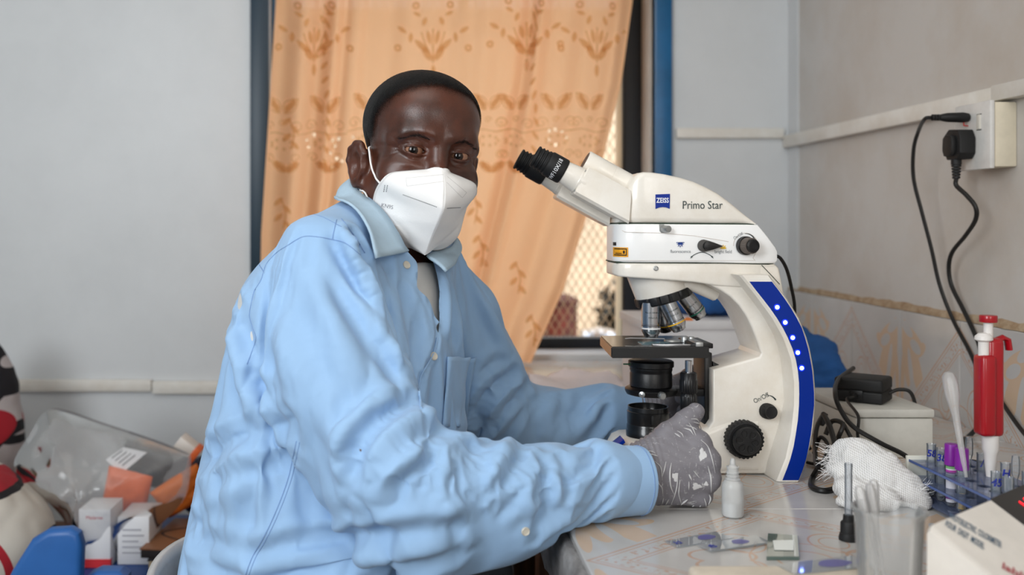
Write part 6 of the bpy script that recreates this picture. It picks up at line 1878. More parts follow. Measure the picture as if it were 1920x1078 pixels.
def vacutainer(x, y, label, fluid, has_label):
    t = thing('blood_tube', label, 'blood tube', (x, y, .7572))
    G().lathe([(.0, 0), (.0045, .001), (.0060, .005), (.0060, .062), (.0052, .062), (.0052, .006), (.0, .002)], (x, y, .7572), n=20, caps=False).build('glass', M_tglass, t)
    G().lathe([(.0, .0022), (.0045, .004), (.0050, .007), (.0050, .022), (.0, .022)], (x, y, .7572), n=18, caps=False).build('fluid', fluid, t)
    G().lathe([(.0058, .052), (.0080, .053), (.0082, .064), (.0078, .066), (.0078, .078), (.0072, .0795), (.0, .0795)], (x, y, .7572), n=28, caps=False).build('stopper', M_purple, t)
    if has_label:
        lb = G().lathe([(.0063, .006), (.0063, .049)], (x, y, .7572), n=20, caps=False).build('paper_label', mat('tube_label', (224, 222, 228), rough=.7), t)
        G().lathe([(.00645, .042), (.00645, .047)], (x, y, .7572), n=20, caps=False).build('label_band', mat('label_magenta', (176, 60, 160), rough=.7), lb)
        G().lathe([(.00645, .0485), (.00645, .0515)], (x, y, .7572), n=20, caps=False).build('label_band', mat('label_green', (130, 180, 120), rough=.7), lb)
        G().lathe([(.00645, .010), (.00645, .014)], (x, y, .7572), n=20, caps=False).build('label_band', mat('label_purple', (120, 50, 140), rough=.7), lb)
    return t
plain_tube(RX[0], RYs[0], 'empty glass tube marked 58 at the far end of the rack', '58')
plain_tube(RX[0], RYs[1], 'empty glass tube marked 38 next to the purple capped tubes', '38')
vacutainer(RX[0], RYs[2], 'purple capped blood tube with white and magenta label in the rack', mat('dark_blood', (40, 10, 24), rough=.3), True)
vacutainer(RX[0], RYs[3], 'purple capped blood tube with yellow fluid and no label', mat('serum_yellow', (200, 160, 40), rough=.3), False)
plain_tube(RX[1], RYs[2] - .004, 'empty glass tube with blue stroke behind the plastic dropper', '/')
plain_tube(RX[1], RYs[4] - .006, 'empty glass tube marked H in front of the red pipette', 'H')
plain_tube(RX[0], RYs[6], 'empty glass tube marked 45 in the near half of the rack', '45')
plain_tube(RX[0], RYs[7], 'empty unmarked glass tube nearest the white meter', None)
plain_tube(RX[1], RYs[6] , 'empty glass tube marked 7 on the wall side of the rack', '7')
plain_tube(RX[1], RYs[7] - .003, 'empty unmarked glass tube on the wall side of the rack', None)
for (a, b, lab) in ((RX[1], RYs[5] - .002, 'rounded clear dropper bulb standing on the wall side of the rack'), (RX[1], RYs[1], 'small clear dropper bulb at the far end of the rack')):
    d_ = thing('dropper', lab, 'dropper', (a, b, .76))
    G().lathe([(.0018, 0), (.0022, .05), (.0045, .058), (.0048, .072), (.004, .079), (.0, .081)], (a, b, .76), (0, 0, 1), n=16, caps=False).build('bulb', M_tglass, d_)
pd = thing('plastic_dropper', 'tall frosted plastic dropper leaning in the tube rack', 'dropper', (RX[0] + .012, 1.245, .77))
a_, b_ = P(1812, 895, 1.225), P(1780, 708, 1.255)
G().lathe([(.0016, 0), (.0030, .02), (.0040, .055), (.0045, .075), (.0066, .088), (.0085, .100), (.0088, .118), (.0082, .124), (.0050, .1285), (.0, .130)], a_, b_ - a_, n=20, caps=False).build('bulb_and_stem', glassy('frosted_plastic', (226, 224, 222), .74, .3), pd)
# red adjustable pipette
PP = thing('micropipette', 'red hand pipette with white plunger standing upright in the rack', 'pipette', (.722, 1.245, .78))
Yp = 1.245; M_red = mat('pipette_red', (158, 6, 22), rough=.3, coat=.3); M_pw = mat('pipette_white', (222, 218, 214), rough=.4)
X_ = lambda px: WX(px, Yp)
Z_ = lambda py: WZ(py, Yp)
G().box((X_(1829), Yp - .016, Z_(815)), (X_(1857), Yp + .008, Z_(664)), .005, 3).build('handle', M_red, PP)
G().box((X_(1845), Yp - .011, Z_(817)), (X_(1876), Yp + .013, Z_(633)), .006, 3).build('barrel', M_red, PP)
G().tube([(X_(1868), Yp, Z_(638)), (X_(1880), Yp, Z_(633)), (X_(1889), Yp, Z_(637)), (X_(1892), Yp, Z_(656))], .0055, n=10, flat=.7).build('finger_rest', M_red, PP)
G().lathe([(.0055, Z_(636)), (.0055, Z_(600))], (X_(1853), Yp, 0), n=20).build('plunger_rod', M_pw, PP)
G().lathe([(.0098, Z_(604)), (.0104, Z_(602)), (.0104, Z_(593)), (.0098, Z_(591)), (.0, Z_(590.5))], (X_(1853), Yp, 0), n=24, caps=True).build('plunger_cap', M_red, PP)
G().lathe([(.0062, Z_(666)), (.0062, Z_(640)), (.0105, Z_(636)), (.0100, Z_(630)), (.0060, Z_(624)), (.0, Z_(622.5))], (X_(1841), Yp - .004, 0), n=24, caps=False).build('tip_ejector', M_pw, PP)
G().lathe([(.0098, Z_(815)), (.0094, Z_(842)), (.0075, Z_(850)), (.0066, Z_(868)), (.0042, Z_(905)), (.0020, Z_(935)), (.0, Z_(936))][::-1], (X_(1857), Yp, 0), n=24, caps=False).build('shaft', M_pw, PP)

# ------------------------------------------------------------------ gauze
def gz(p):
    d = chain(p, [(P(1578, 855, 1.36), .016), (P(1606, 862, 1.345), .023), (P(1650, 890, 1.32), .026), (P(1700, 925, 1.30), .021), (P(1722, 945, 1.29), .015)], .02)
    d = smin(d, ell(p, P(1600, 915, 1.315), (.026, .03, .018)), .012)
    d = smin(d, ell(p, P(1612, 942, 1.285), (.030, .022, .011)), .006)
    d = smin(d, ell(p, P(1572, 880, 1.345), (.014, .02, .010)), .008)
    d = smin(d, ell(p, P(1645, 935, 1.285), (.030, .02, .014)), .008)
    return np.maximum(d, TZ + .0006 - p[:, 2])
def gauze_mat():
    m = bpy.data.materials.new('gauze'); m.use_nodes = True; nt = m.node_tree; b = nt.nodes['Principled BSDF']; V.nt = nt
    b.inputs['Roughness'].default_value = .95
    tc = nt.nodes.new('ShaderNodeTexCoord'); mp = nt.nodes.new('ShaderNodeMapping'); mp.inputs['Rotation'].default_value = (0, .62, .3)
    nt.links.new(tc.outputs['Object'], mp.inputs['Vector']); nz = nt.nodes.new('ShaderNodeTexNoise'); nz.inputs['Scale'].default_value = 25
    nt.links.new(tc.outputs['Object'], nz.inputs['Vector'])
    sp = nt.nodes.new('ShaderNodeSeparateXYZ'); nt.links.new(mp.outputs['Vector'], sp.inputs[0])
    w = V(nz.outputs['Fac']) * 8.0
    h = (V(sp.outputs[0]) * 2100.0 + w).sin() * (V(sp.outputs[2]) * 1500.0 + w).sin()
    f = (h * .5 + .5)
    mx = nt.nodes.new('ShaderNodeMix'); mx.data_type = 'RGBA'; mx.inputs['A'].default_value = srgb((196, 194, 192)); mx.inputs['B'].default_value = srgb((240, 240, 240))
    nt.links.new(f.s, mx.inputs['Factor']); nt.links.new(mx.outputs['Result'], b.inputs['Base Color'])
    bp = nt.nodes.new('ShaderNodeBump'); bp.inputs['Strength'].default_value = .7; bp.inputs['Distance'].default_value = .001
    nt.links.new(f.s, bp.inputs['Height']); nt.links.new(bp.outputs['Normal'], b.inputs['Normal'])
    return m
ga = thing('gauze_roll', 'crumpled roll of white gauze on the table beside the rack', 'gauze', (.60, 1.31, TZ))
M_gz = gauze_mat()
lump(gz, (.52, 1.22, .74), (.72, 1.42, .85), .0032, 'roll', M_gz, ga, amp=.0045, fs_=42)
g = G()
for k in range(160):     # frayed threads at both ends
    if k % 2: c = P(1555 + rng.uniform(-6, 16), 852 + rng.uniform(-18, 38), 1.355 + rng.uniform(-.015, .015)); d = np.array((-.012, rng.normal(0, .004), rng.normal(0, .005)))
    else: c = P(1722 + rng.uniform(-14, 6), 935 + rng.uniform(-24, 14), 1.292 + rng.uniform(-.015, .012)); d = np.array((.014, rng.normal(0, .006), rng.normal(0.003, .005)))
    q = [c - d * .4, c + d * .4 + rng.normal(0, .0012, 3), c + d + rng.normal(0, .002, 3)]
    for x in q: x[2] = max(x[2], TZ + .001)
    g.tube(q, .0002, n=3)
g.build('frayed_threads', mat('gauze_thread', (236, 236, 236), rough=.9), ga, kind='stuff')

# ------------------------------------------------------------------ dropper bottle, inverted pipette, slides, beaker, meter
bb = PZ(1380, 974, TZ); M_pe = glassy('milky_plastic', (234, 236, 236), .62, .3)
DB = thing('dropper_bottle', 'small milky plastic dropper bottle standing before the microscope', 'bottle', (bb[0], bb[1] + .013, TZ))
bc = (bb[0], bb[1] + .013, TZ + .0005)
bod = G().lathe([(.0, 0), (.0115, .0), (.0130, .0016), (.0133, .004), (.0133, .036), (.0126, .041), (.0100, .0445), (.0090, .0455), (.0092, .0462)], bc, n=36, caps=False).build('body', M_pe, DB)
G().lathe([(.0, .001), (.0118, .0012), (.0125, .004), (.0125, .0175), (.0, .0175)], bc, n=30, caps=False).build('liquid', mat('pale_liquid', (206, 208, 208), rough=.15), DB)
G().lathe([(.0092, .0460), (.0096, .0468), (.0086, .0476), (.0070, .0482), (.0070, .0495), (.0080, .0500), (.0080, .0512), (.0070, .0518), (.0070, .0535), (.0080, .054), (.0080, .0552), (.0070, .0558), (.0070, .0605), (.0078, .061), (.0078, .0622), (.0060, .0628)], bc, n=30, caps=False).build('neck', M_pe, DB)
G().lathe([(.0052, .0626), (.0036, .064), (.0030, .071), (.0018, .0725), (.0, .0727)], bc, n=20, caps=False).build('nozzle', M_pe, DB)
cb = PZ(1598, 1018, TZ)
TU = thing('dropper_pipette', 'glass pipette upright with its black rubber cap on the table', 'dropper', (cb[0], cb[1] + .01, TZ))
cc = (cb[0], cb[1] + .010, TZ + .0004)
G().lathe([(.0, 0), (.0105, 0), (.0108, .002), (.0095, .008), (.0090, .0085), (.0088, .020), (.0078, .0215), (.0062, .0225), (.0058, .029), (.0, .030)], cc, n=28, caps=False, mod=lambda r, h, k: r * (.96 if k % 2 and .008 < h < .021 else 1)).build('rubber_cap', M_rub, TU)
G().lathe([(.0042, .027), (.0042, .082), (.0046, .0875), (.0042, .089), (.0036, .0885), (.0034, .03)], cc, n=20, caps=False).build('glass_tube', M_tglass, TU)
M_slide = glassy('slide_glass_flat', (192, 197, 202), .80, .05, tint=(232, 236, 238), gloss=.45); M_smear = mat('stain_smear', (92, 88, 168), rough=.5)
M_smear2 = mat('thin_stain', (98, 94, 168), rough=.4, alpha=.62)
def slide(corners, z, label, mark, smear, group=None):
    pts = [PZ(x, y, z) for x, y in corners]
    t = thing('glass_slide', label, 'slide', np.mean(pts, 0), group)
    v = [tuple(p) for p in pts] + [(p[0], p[1], z + .0012) for p in pts]
    obj('glass', v, [[3, 2, 1, 0], [4, 5, 6, 7]] + [[i, (i + 1) % 4, 4 + (i + 1) % 4, 4 + i] for i in range(4)], M_slide, t, smooth=None)
    o, ex, ey = pts[0], pts[1] - pts[0], pts[3] - pts[0]
    L = lambda a, b: o + ex * a + ey * b + np.array((0, 0, .0015))
    if smear:
        a0_, b0_, ra, rb = smear
        obj('smear', [L(a0_ + ra * math.cos(t_) * (1 + .1 * math.sin(3 * t_)), b0_ + rb * math.sin(t_)) for t_ in np.linspace(0, 2 * PI, 22, endpoint=False)], [list(range(22))], M_smear2, t, smooth=None)
    if mark:
        v, f = text_geo(mark, 1.0, 0, 'CENTER', .1, .02)
        obj('marker_number', np.array([L(.13 + -.16 * q[1], .5 + .42 * q[0]) for q in v]), f, M_tink, t, smooth=None)
    return t
slide(((1247, 1016), (1342, 998), (1376, 1010), (1270, 1027.5)), TZ + .0006, 'stained glass slide marked 25 lying under the edge of another slide', '25', (.68, .5, .16, .34))
slide(((1308, 1022), (1417, 1005), (1446, 1018), (1334, 1034)), TZ + .0024, 'stained glass slide marked 40 overlapping the slide marked 25', '40', (.60, .5, .13, .32))
slide(((1456, 1060), (1600, 1043), (1640, 1062), (1490, 1078)), TZ + .0172, 'stained glass slide resting on the pale foam lid', None, (.62, .5, .2, .36))
hc_ = thing('counting_chamber', 'thick square glass counting chamber between slides and dropper bottle', 'glass plate', PZ(1468, 1030, TZ))
q = [PZ(x, y, TZ + .0006) for x, y in ((1440, 1006), (1496, 1010), (1499, 1050), (1437, 1050))]
obj('glass', [tuple(p) for p in q] + [(p[0], p[1], TZ + .0046) for p in q], [[3, 2, 1, 0], [4, 5, 6, 7]] + [[i, (i + 1) % 4, 4 + (i + 1) % 4, 4 + i] for i in range(4)], glassy('thick_glass', (130, 146, 140), .6, .05, tint=(196, 212, 206), gloss=.5), hc_, smooth=None)
q = [PZ(x, y, TZ + .0052) for x, y in ((1449, 1013), (1488, 1012), (1488, 1032), (1452, 1031))]
obj('cover_glass', [tuple(p) for p in q], [[0, 1, 2, 3]], mat('cover_glass', (226, 230, 226), rough=.15), hc_, smooth=None)
FL = thing('foam_lid', 'pale foam lid at the near edge of the table under a slide', 'lid', (.38, .99, TZ))
G().box((.282, .90, TZ + .0004), (.475, 1.028, TZ + .0165), .006, 3).build('slab', mat('foam_pale', (216, 204, 186), rough=.8, var=.08, vscale=30), FL)
BK = thing('plastic_beaker', 'clear plastic beaker in the foreground holding droppers', 'beaker', (.470, .985, TZ))
kc = (.470, .985, TZ + .0005)
M_beak = glassy('beaker_plastic', (232, 234, 234), .87, .18)
G().lathe([(.0, .0), (.0270, .0), (.0280, .0012), (.0318, .080), (.0345, .0835), (.0348, .0865), (.0325, .0870), (.0310, .0855), (.0305, .081), (.0268, .002), (.0, .0014)], kc, n=48, caps=False).build('wall', M_beak, BK)
for k, (a, b) in enumerate((((-.012, -.008, .004), (-.026, .006, .100)), ((.0, .006, .004), (-.014, .012, .108)), ((-.006, .012, .004), (-.004, .024, .103)))):
    d_ = thing('plastic_dropper', ('clear dropper leaning on the left rim of the plastic beaker', 'clear dropper leaning in the middle of the plastic beaker', 'clear dropper leaning on the far rim of the plastic beaker')[k], 'dropper', np.add(kc, a))
    a, b = np.add(kc, a), np.add(kc, b)
    G().lathe([(.0012, 0), (.0026, .06), (.0046, .075), (.0048, .098), (.0035, .104), (.0, .1055)], a, b - a, n=14, caps=False).build('bulb_and_stem', MATS['frosted_plastic'], d_)
# white meter with a red display
MC = np.array((.4946, .960)); e1 = np.array((.627, -.779)); e2 = np.array((.779, .627))
ME = thing('digital_meter', 'white sloping digital meter with red display at the near table corner', 'meter', (MC[0] + .1, MC[1], TZ))
def W3(t1, t2, z): return np.array((*(MC + e1 * t1 + e2 * t2), z))
zt = lambda t1: .8295 - .60 * t1
prof = [(0, TZ + .001), (0, .8250), (.003, zt(.003)), (.10, zt(.10)), (.1125, zt(.1125) - .004), (.1145, TZ + .001)]
vs = []; fs = []; D_ = .25; cols = [0, .0025, .006, D_ - .004, D_]
for j, t2 in enumerate(cols):
    sh_ = .006 if t2 in (0,) else (.002 if t2 == .0025 else 0)
    for t1, z in prof: vs.append(W3(t1, t2, z - (sh_ if z > .78 else 0)))
n = len(prof)
for j in range(len(cols) - 1):
    for i in range(n): fs.append([j * n + i, j * n + (i + 1) % n, (j + 1) * n + (i + 1) % n, (j + 1) * n + i])
fs += [list(range(n))[::-1], [(len(cols) - 1) * n + i for i in range(n)]]
hs = obj('housing', vs, fs, mat('meter_white', (222, 216, 208), rough=.45, var=.04, vscale=20), ME, smooth=40)
def panel(t1, t2, lift): return W3(t1, t2, zt(t1) + lift)
def phit(px, py):
    """place on the sloping panel (t1, t2) behind a measured photo position"""
    d = np.array(((px - VPX) / FPX, 1, -(py - VPY) / FPX)); o = panel(0, 0, 0); a = panel(.1, 0, 0) - o; b = panel(0, .1, 0) - o
    x = np.linalg.solve(np.array((a / .1, b / .1, -d)).T, np.array((0, 0, CAM_Z)) - o)
    return x[0], x[1]
q0 = phit(1857, 937); T1, T2 = q0
dp = [panel(a, b, .0012) for a, b in ((T1, T2), (T1 + .050, T2), (T1 + .050, T2 + .12), (T1, T2 + .12))]
disp_o = obj('display', [tuple(x) for x in dp] + [tuple(x - np.array((0, 0, .004))) for x in dp], [[0, 1, 2, 3], [7, 6, 5, 4]] + [[i, 4 + i, 4 + (i + 1) % 4, (i + 1) % 4] for i in range(4)], mat('display_black', (12, 8, 10), rough=.12), ME, smooth=None)
M_digit = mat('red_led_digit', (255, 20, 30), emit=(255, 16, 36), estr=5.0)
def seg(t1a, t2a, t1b, t2b, w=.0024):
    a, b = np.array((t1a, t2a)), np.array((t1b, t2b)); d = (b - a) / np.linalg.norm(b - a); nrm_ = np.array((-d[1], d[0])) * w / 2
    return [panel(*(x), .0020) for x in (a - nrm_, b - nrm_, b + nrm_, a + nrm_)]
for k in range(3):
    u0 = T2 + .024 + .030 * k; g = G(); b0 = T1 + .013; b1 = T1 + .036; bm_ = (b0 + b1) / 2; u1 = u0 + .016
    sg = {'a': (b0, u0, b0, u1), 'd': (b1, u0, b1, u1), 'f': (b0, u0, bm_, u0), 'b': (b0, u1, bm_, u1), 'e': (bm_, u0, b1, u0), 'c': (bm_, u1, b1, u1), 'g': (bm_, u0, bm_, u1)}
    for s_k in ('bc', 'abcdef', 'abcdef')[k]: g.add(seg(*sg[s_k]), [[0, 1, 2, 3]])
    g.build('digit', M_digit, disp_o, smooth=None, kind='stuff')
def panel_text(g, s_, size, a, b, c, bold=.0003, shear=0):
    """lettering fitted between two measured places a and b, upright towards c"""
    A, B, C_ = (panel(*phit(*q), .0008) for q in (a, b, c))
    ex = B - A; L = np.linalg.norm(ex); ex /= L; ey = C_ - A; ey -= ex * ey.dot(ex); ey /= np.linalg.norm(ey)
    v, f = text_geo(s_, size, 0, 'LEFT', shear, bold); w = v[:, 0].max()
    g.add(A + ex * (v[:, :1] * L / w) + ey * v[:, 1:2], f)
g = G()
panel_text(g, 'PHOTOELECTRIC  COLORIMETER', .0185, (1781, 968), (1878, 1024), (1793, 955))
panel_text(g, 'FOUR  DIGIT  MODEL', .0185, (1773, 982), (1846, 1027), (1785, 969))
g.build('lettering', mat('meter_print', (72, 98, 120), rough=.6), ME, smooth=None, kind='stuff')
g = G(); panel_text(g, 'labline', .018, (1876, 1060), (1950, 1098), (1890, 1044), shear=.3); g.build('lettering', mat('meter_print_red', (170, 60, 70), rough=.6), ME, smooth=None, kind='stuff')

# ------------------------------------------------------------------ the heap on the blue chair by the wall
def circle_cloth(name, base, rings):
    """cream cloth printed with red and black bands; rings = (centre, radius, width, colour) in the thing's own space"""
    m = bpy.data.materials.new(name); m.use_nodes = True; nt = m.node_tree; V.nt = nt; b = nt.nodes['Principled BSDF']; b.inputs['Roughness'].default_value = .9
    tc = nt.nodes.new('ShaderNodeTexCoord'); sp = nt.nodes.new('ShaderNodeSeparateXYZ'); nt.links.new(tc.outputs['Object'], sp.inputs[0])
    x, z = V(sp.outputs[0]), V(sp.outputs[2]); c = None
    nz = nt.nodes.new('ShaderNodeTexNoise'); nz.inputs['Scale'].default_value = 14; nt.links.new(tc.outputs['Object'], nz.inputs['Vector'])
    mx = nt.nodes.new('ShaderNodeMix'); mx.data_type = 'RGBA'; mx.inputs['A'].default_value = srgb([q * .88 for q in base]); mx.inputs['B'].default_value = srgb(base)
    nt.links.new(nz.outputs['Fac'], mx.inputs['Factor']); c = mx.outputs['Result']
    for (cx, cz), r, w, col in rings:
        d = ((x - cx) * (x - cx) + (z - cz) * (z - cz)).sqrt()
        f = (d - r).abs().lt(w)
        n = nt.nodes.new('ShaderNodeMix'); n.data_type = 'RGBA'; n.inputs['B'].default_value = srgb(col)
        nt.links.new(f.s, n.inputs['Factor']); nt.links.new(c, n.inputs['A']); c = n.outputs['Result']
    nt.links.new(c, b.inputs['Base Color']); return m
RED, BLK = (156, 22, 36), (20, 18, 24)
BN = thing('wooden_bench', 'low wooden bench under the patterned cloth sack', 'bench', (-.98, 2.1, 0))
G().box((-1.35, 1.75, .34), (-.745, 2.5, .37), .003).build('seat', M_wood, BN)
for x in (-1.3, -.79):
    for y in (1.8, 2.45): G().box((x - .02, y - .02, 0), (x + .02, y + .02, .34)).build('leg', M_wood, BN)
sk = lump(lambda p: np.maximum(smin(ell(p, (-.93, 2.00, .50), (.185, .19, .135)), ell(p, (-.84, 1.98, .46), (.12, .12, .10)), .05), .371 - p[:, 2]), (-1.18, 1.75, .36), (-.63, 2.25, .70), .009, 'cloth_sack',
     circle_cloth('sack_cloth', (204, 198, 188), (((.085, .235), .016, .018, RED), ((.07, .09), .085, .0065, RED), ((.27, .09), .085, .011, BLK), ((.275, .08), .060, .014, RED), ((.10, .40), .175, .006, BLK), ((-.14, .10), .035, .01, BLK), ((-.06, .2), .05, .012, RED))), amp=.014, fs_=9)
tag(sk, 'cream cloth sack printed with red and black curves on the bench', 'sack')
sk2 = lump(lambda p: ell(p, (-1.03, 2.34, .62), (.105, .10, .24)), (-1.17, 2.2, .36), (-.90, 2.48, .88), .009, 'cushion',
     circle_cloth('cushion_cloth', (188, 180, 180), (((.09, .42), .052, .03, BLK), ((.13, .30), .07, .010, BLK), ((.16, .18), .10, .012, BLK), ((.06, .27), .03, .014, RED), ((.0, .1), .06, .014, BLK))), amp=.008, fs_=12)
tag(sk2, 'patterned cushion with black blotches standing against the left wall', 'cushion')
kh = lump(lambda p: np.maximum(ell(p, (-.975, 2.02, .640), (.10, .08, .045)), -1), (-1.10, 1.92, .57), (-.85, 2.12, .71), .008, 'folded_cloth', circle_cloth('khaki_cloth', (122, 108, 74), (((.09, .05), .045, .012, BLK), ((.06, .0), .09, .010, RED), ((-.05, .08), .05, .012, BLK))), amp=.012, fs_=14)
tag(kh, 'khaki and black folded cloth lying on top of the sack', 'cloth')
BC = thing('blue_armchair', 'blue plastic armchair holding the bag and boxes by the wall', 'chair', (-.5, 2.1, 0))
M_bpl = mat('blue_plastic', (42, 98, 168), rough=.4, var=.06, vscale=8)
M_bpl2 = mat('deep_blue_plastic', (14, 62, 128), rough=.4)
G().box((-.735, 1.85, .375), (-.29, 2.46, .40), .01, 3).build('seat', M_bpl2, BC)
arm = [(-.745, .44), (-.715, .50), (-.680, .555), (-.650, .573), (-.612, .575), (-.596, .566), (-.590, .545), (-.592, .49), (-.60, .40), (-.63, .385), (-.72, .385)]
G().prism(arm, 1.765, 1.80, .012, 4).build('armrest', M_bpl, BC)
arm2 = [(-.60, .385), (-.592, .478), (-.575, .486), (-.535, .485), (-.522, .475), (-.52, .385)]
G().prism(arm2, 1.80, 1.85, .012, 4).build('armrest', M_bpl, BC)
for x in (-.71, -.32):
    for y in (1.90, 2.42): G().box((x - .02, y - .02, 0), (x + .02, y + .02, .378), .004).build('leg', M_bpl2, BC)
M_card = mat('medicine_box_white', (226, 226, 228), rough=.5); M_cred = mat('box_red', (206, 44, 52), rough=.5)
b1 = thing('medicine_box', 'white medicine box with red band standing at the front of the bag', 'box', (-.66, 2.1, .40))
G().box((-.697, 2.07, .4008), (-.631, 2.16, .522), .001).build('carton', M_card, b1)
G().box((-.6975, 2.0685, .4015), (-.6305, 2.08, .419)).build('red_band', M_cred, b1)
g = G(); text_on(g, 'Malarex', .011, (-.664, 2.0694, .505), (1, 0, 0), (0, 0, 1)); g.build('lettering', M_cred, b1, smooth=None)
g = G()
b2 = thing('medicine_box', 'plain white medicine box with small grey print beside the red banded box', 'box', (-.59, 2.15, .40))
G().box((-.622, 2.09, .4008), (-.556, 2.20, .500), .001).build('carton', M_card, b2)
for k in range(5): g.box((-.612, 2.0892, .424 + .012 * k), (-.566 - .006 * (k % 3), 2.0905, .4275 + .012 * k))
g.build('print_line', mat('print_pale_grey', (176, 176, 182), rough=.6), b2, smooth=None, kind='stuff')
def packet(name, label, c, half, rot_, m, group=None):
    """soft pouch: a pinched cushion with wrinkled faces"""
    Mr = np.array((Matrix.Rotation(rot_[2], 3, 'Z') @ Matrix.Rotation(rot_[1], 3, 'Y') @ Matrix.Rotation(rot_[0], 3, 'X')))
    n1, n2 = 18, 22; vs = []; fs = []
    for s_ in (-1, 1):
        for j in range(n2):
            for i in range(n1):
                u, v = 2 * i / (n1 - 1) - 1, 2 * j / (n2 - 1) - 1
                t = (1 - u ** 4) * (1 - v ** 6)
                q = np.array((u * half[0], s_ * half[1] * t ** .5, v * half[2]))
                q[1] += .004 * mnoise.noise((u * 3 + c[0] * 9, v * 3, s_ * 2)) * t + .002 * mnoise.noise((u * 8, v * 8, c[2] * 40)) * t
                vs.append(np.asarray(c) + Mr @ q)
    for s_ in (0, 1):
        for j in range(n2 - 1):
            for i in range(n1 - 1):
                f = [s_ * n1 * n2 + x for x in (j * n1 + i, j * n1 + i + 1, (j + 1) * n1 + i + 1, (j + 1) * n1 + i)]
                fs.append(f if s_ == 0 else f[::-1])
    return tag(obj(name, vs, fs, m, smooth=60), label, 'packet')
packet('orange_packet', 'orange packet inside the clear bag behind the red banded box', (-.648, 2.235, .495), (.050, .018, .075), (.25, .25, 0), mat('orange_packet', (228, 104, 44), rough=.5))
packet('orange_packet', 'orange packet inside the clear bag above the brown book', (-.520, 2.24, .515), (.060, .018, .040), (.3, -.55, .1), mat('orange_packet_two', (222, 116, 40), rough=.5))
pk_ = packet('grey_packet', 'dark grey packet with a white label inside the clear bag', (-.600, 2.285, .560), (.075, .02, .050), (.3, .30, .0), mat('dark_grey_packet', (58, 57, 60), rough=.35))
lbv = [P(198, 862, 2.225), P(232, 838, 2.235), P(276, 848, 2.235), P(228, 888, 2.225)]
lbl = obj('packet_label', lbv, [[0, 1, 2, 3]], mat('paper_label', (236, 236, 238), rough=.6), pk_, smooth=None)
g = G()
for k in range(4):
    a, b = np.array(lbv[0]) * (1 - .2 * k - .15) + np.array(lbv[3]) * (.2 * k + .15), np.array(lbv[1]) * (1 - .2 * k - .15) + np.array(lbv[2]) * (.2 * k + .15)
    c_, d_ = a * .8 + b * .2 - np.array((0, .001, 0)), a * .25 + b * .75 - np.array((0, .001, 0))
    g.add([c_, d_, d_ + np.array((0, 0, .004)), c_ + np.array((0, 0, .004))], [[0, 1, 2, 3]])
g.build('label_print', mat('label_grey', (130, 130, 136), rough=.6), lbl, smooth=None, kind='stuff')
wb3 = thing('white_box', 'white box with orange edge leaning inside the bag behind the person', 'box', (-.545, 2.33, .55))
Mb = Matrix.Translation((-.548, 2.31, .565)) @ Matrix.Rotation(math.radians(38), 4, 'Y')
G().box((-.028, -.02, -.055), (.028, .03, .055), .001, M=Mb).build('carton', mat('box_cream', (222, 214, 206), rough=.5), wb3)
G().box((.014, -.021, -.056), (.029, .031, .056), .001, M=Mb).build('orange_edge', MATS['orange_packet'], wb3)
bk1 = thing('book', 'beige book lying at the bottom of the pile on the blue chair', 'book', (-.47, 2.14, .40))
G().box((-.545, 2.045, .4006), (-.39, 2.25, .4245), .001).build('page_block', mat('book_pages', (188, 168, 136), rough=.8), bk1)
G().box((-.547, 2.043, .4003), (-.388, 2.252, .4028)).box((-.547, 2.043, .4238), (-.388, 2.252, .4262)).build('cover', mat('book_cover_dark', (48, 44, 44), rough=.6), bk1, kind='stuff')
bk2 = thing('book', 'brown book with dark printed cover on top of the beige book', 'book', (-.46, 2.14, .4265))
Rb = Matrix.Translation((-.475, 2.15, .4268)) @ Matrix.Rotation(math.radians(-6), 4, 'Z')
G().box((-.078, -.105, .0), (.078, .105, .0175), .001, M=Rb).build('page_block', mat('book_edge_dark', (40, 34, 32), rough=.7), bk2)
G().box((-.08, -.107, .0172), (.08, .107, .0200), .0005, M=Rb).build('cover', mat('book_cover_brown', (126, 82, 52), rough=.5), bk2)
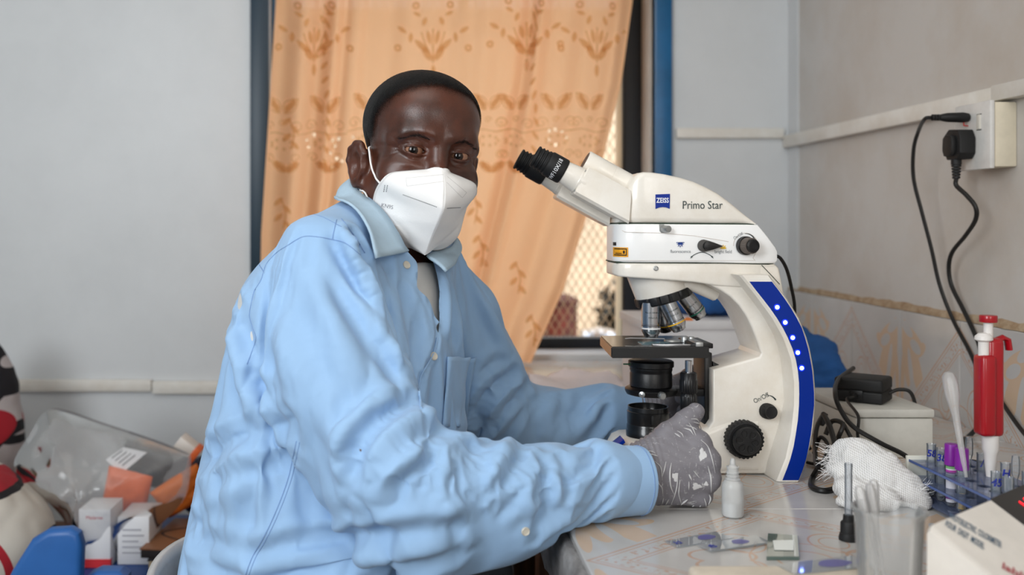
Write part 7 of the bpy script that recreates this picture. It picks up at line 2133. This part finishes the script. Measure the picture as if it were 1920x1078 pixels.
G().tube([Rb @ Vector((.05 * math.cos(a) + .02 * math.cos(3 * a), .05 * math.sin(a) * 1.2, .0204)) for a in np.linspace(0, 2 * PI, 40, endpoint=False)], .003, n=5, closed=True, flat=.2).build('cover_print', mat('cover_print_dark', (48, 36, 34), rough=.6), bk2)
dk = lump(lambda p: smin(ell(p, (-.50, 2.40, .48), (.065, .045, .075)), ell(p, (-.44, 2.39, .46), (.05, .045, .055)), .03), (-.60, 2.32, .395), (-.36, 2.47, .58), .007, 'dark_pouch', mat('navy_pouch', (30, 28, 52), rough=.6), amp=.008, fs_=18)
tag(dk, 'dark navy pouch leaning behind the clear bag next to the person', 'pouch')
# the clear bag over the packets
out = [(35, 862), (58, 815), (84, 772), (120, 774), (180, 795), (260, 822), (338, 852), (352, 868), (344, 935), (300, 985), (245, 1040), (185, 1066), (146, 1060), (140, 1010), (128, 970), (100, 935), (55, 900)]
oc = cr([P(x, y, 2.16) for x, y in out], 5, closed=True); no = len(oc); cen = oc.mean(0); vs = []; fs = []; NR = 16
for side in (-1, 1):
    for r in range(NR + 1):
        t = r / NR
        for k in range(no):
            p = cen + (oc[k] - cen) * t
            th_ = (1 - t ** 2.2) * (.105 if side < 0 else .15) + .01
            y = 2.16 + .10 * (p[0] + .6) + side * th_ + .10 * np.clip((p[2] - .55), 0, .2) * 2
            wv = .010 * abs(mnoise.noise((p[0] * 16 + side, p[2] * 16, 2))) + .007 * mnoise.noise((p[0] * 40, p[2] * 28, side * 3)) + .004 * abs(mnoise.noise((p[0] * 80 + p[2] * 60, p[2] * 30, 7)))
            y = min(y + wv * (1 - t ** 6), YB - .03)
            vs.append((p[0], y, max(p[2], .403)))
    b0 = 0 if side < 0 else (NR + 1) * no
    for r in range(NR):
        for k in range(no):
            f = [b0 + r * no + k, b0 + r * no + (k + 1) % no, b0 + (r + 1) * no + (k + 1) % no, b0 + (r + 1) * no + k]
            fs.append(f if side > 0 else f[::-1])
bag = obj('plastic_bag', vs, fs, glassy('bag_film', (232, 234, 236), .89, .14, gloss=1.15), smooth=180)
tag(bag, 'crumpled clear plastic bag over medicine boxes and orange packets', 'bag')
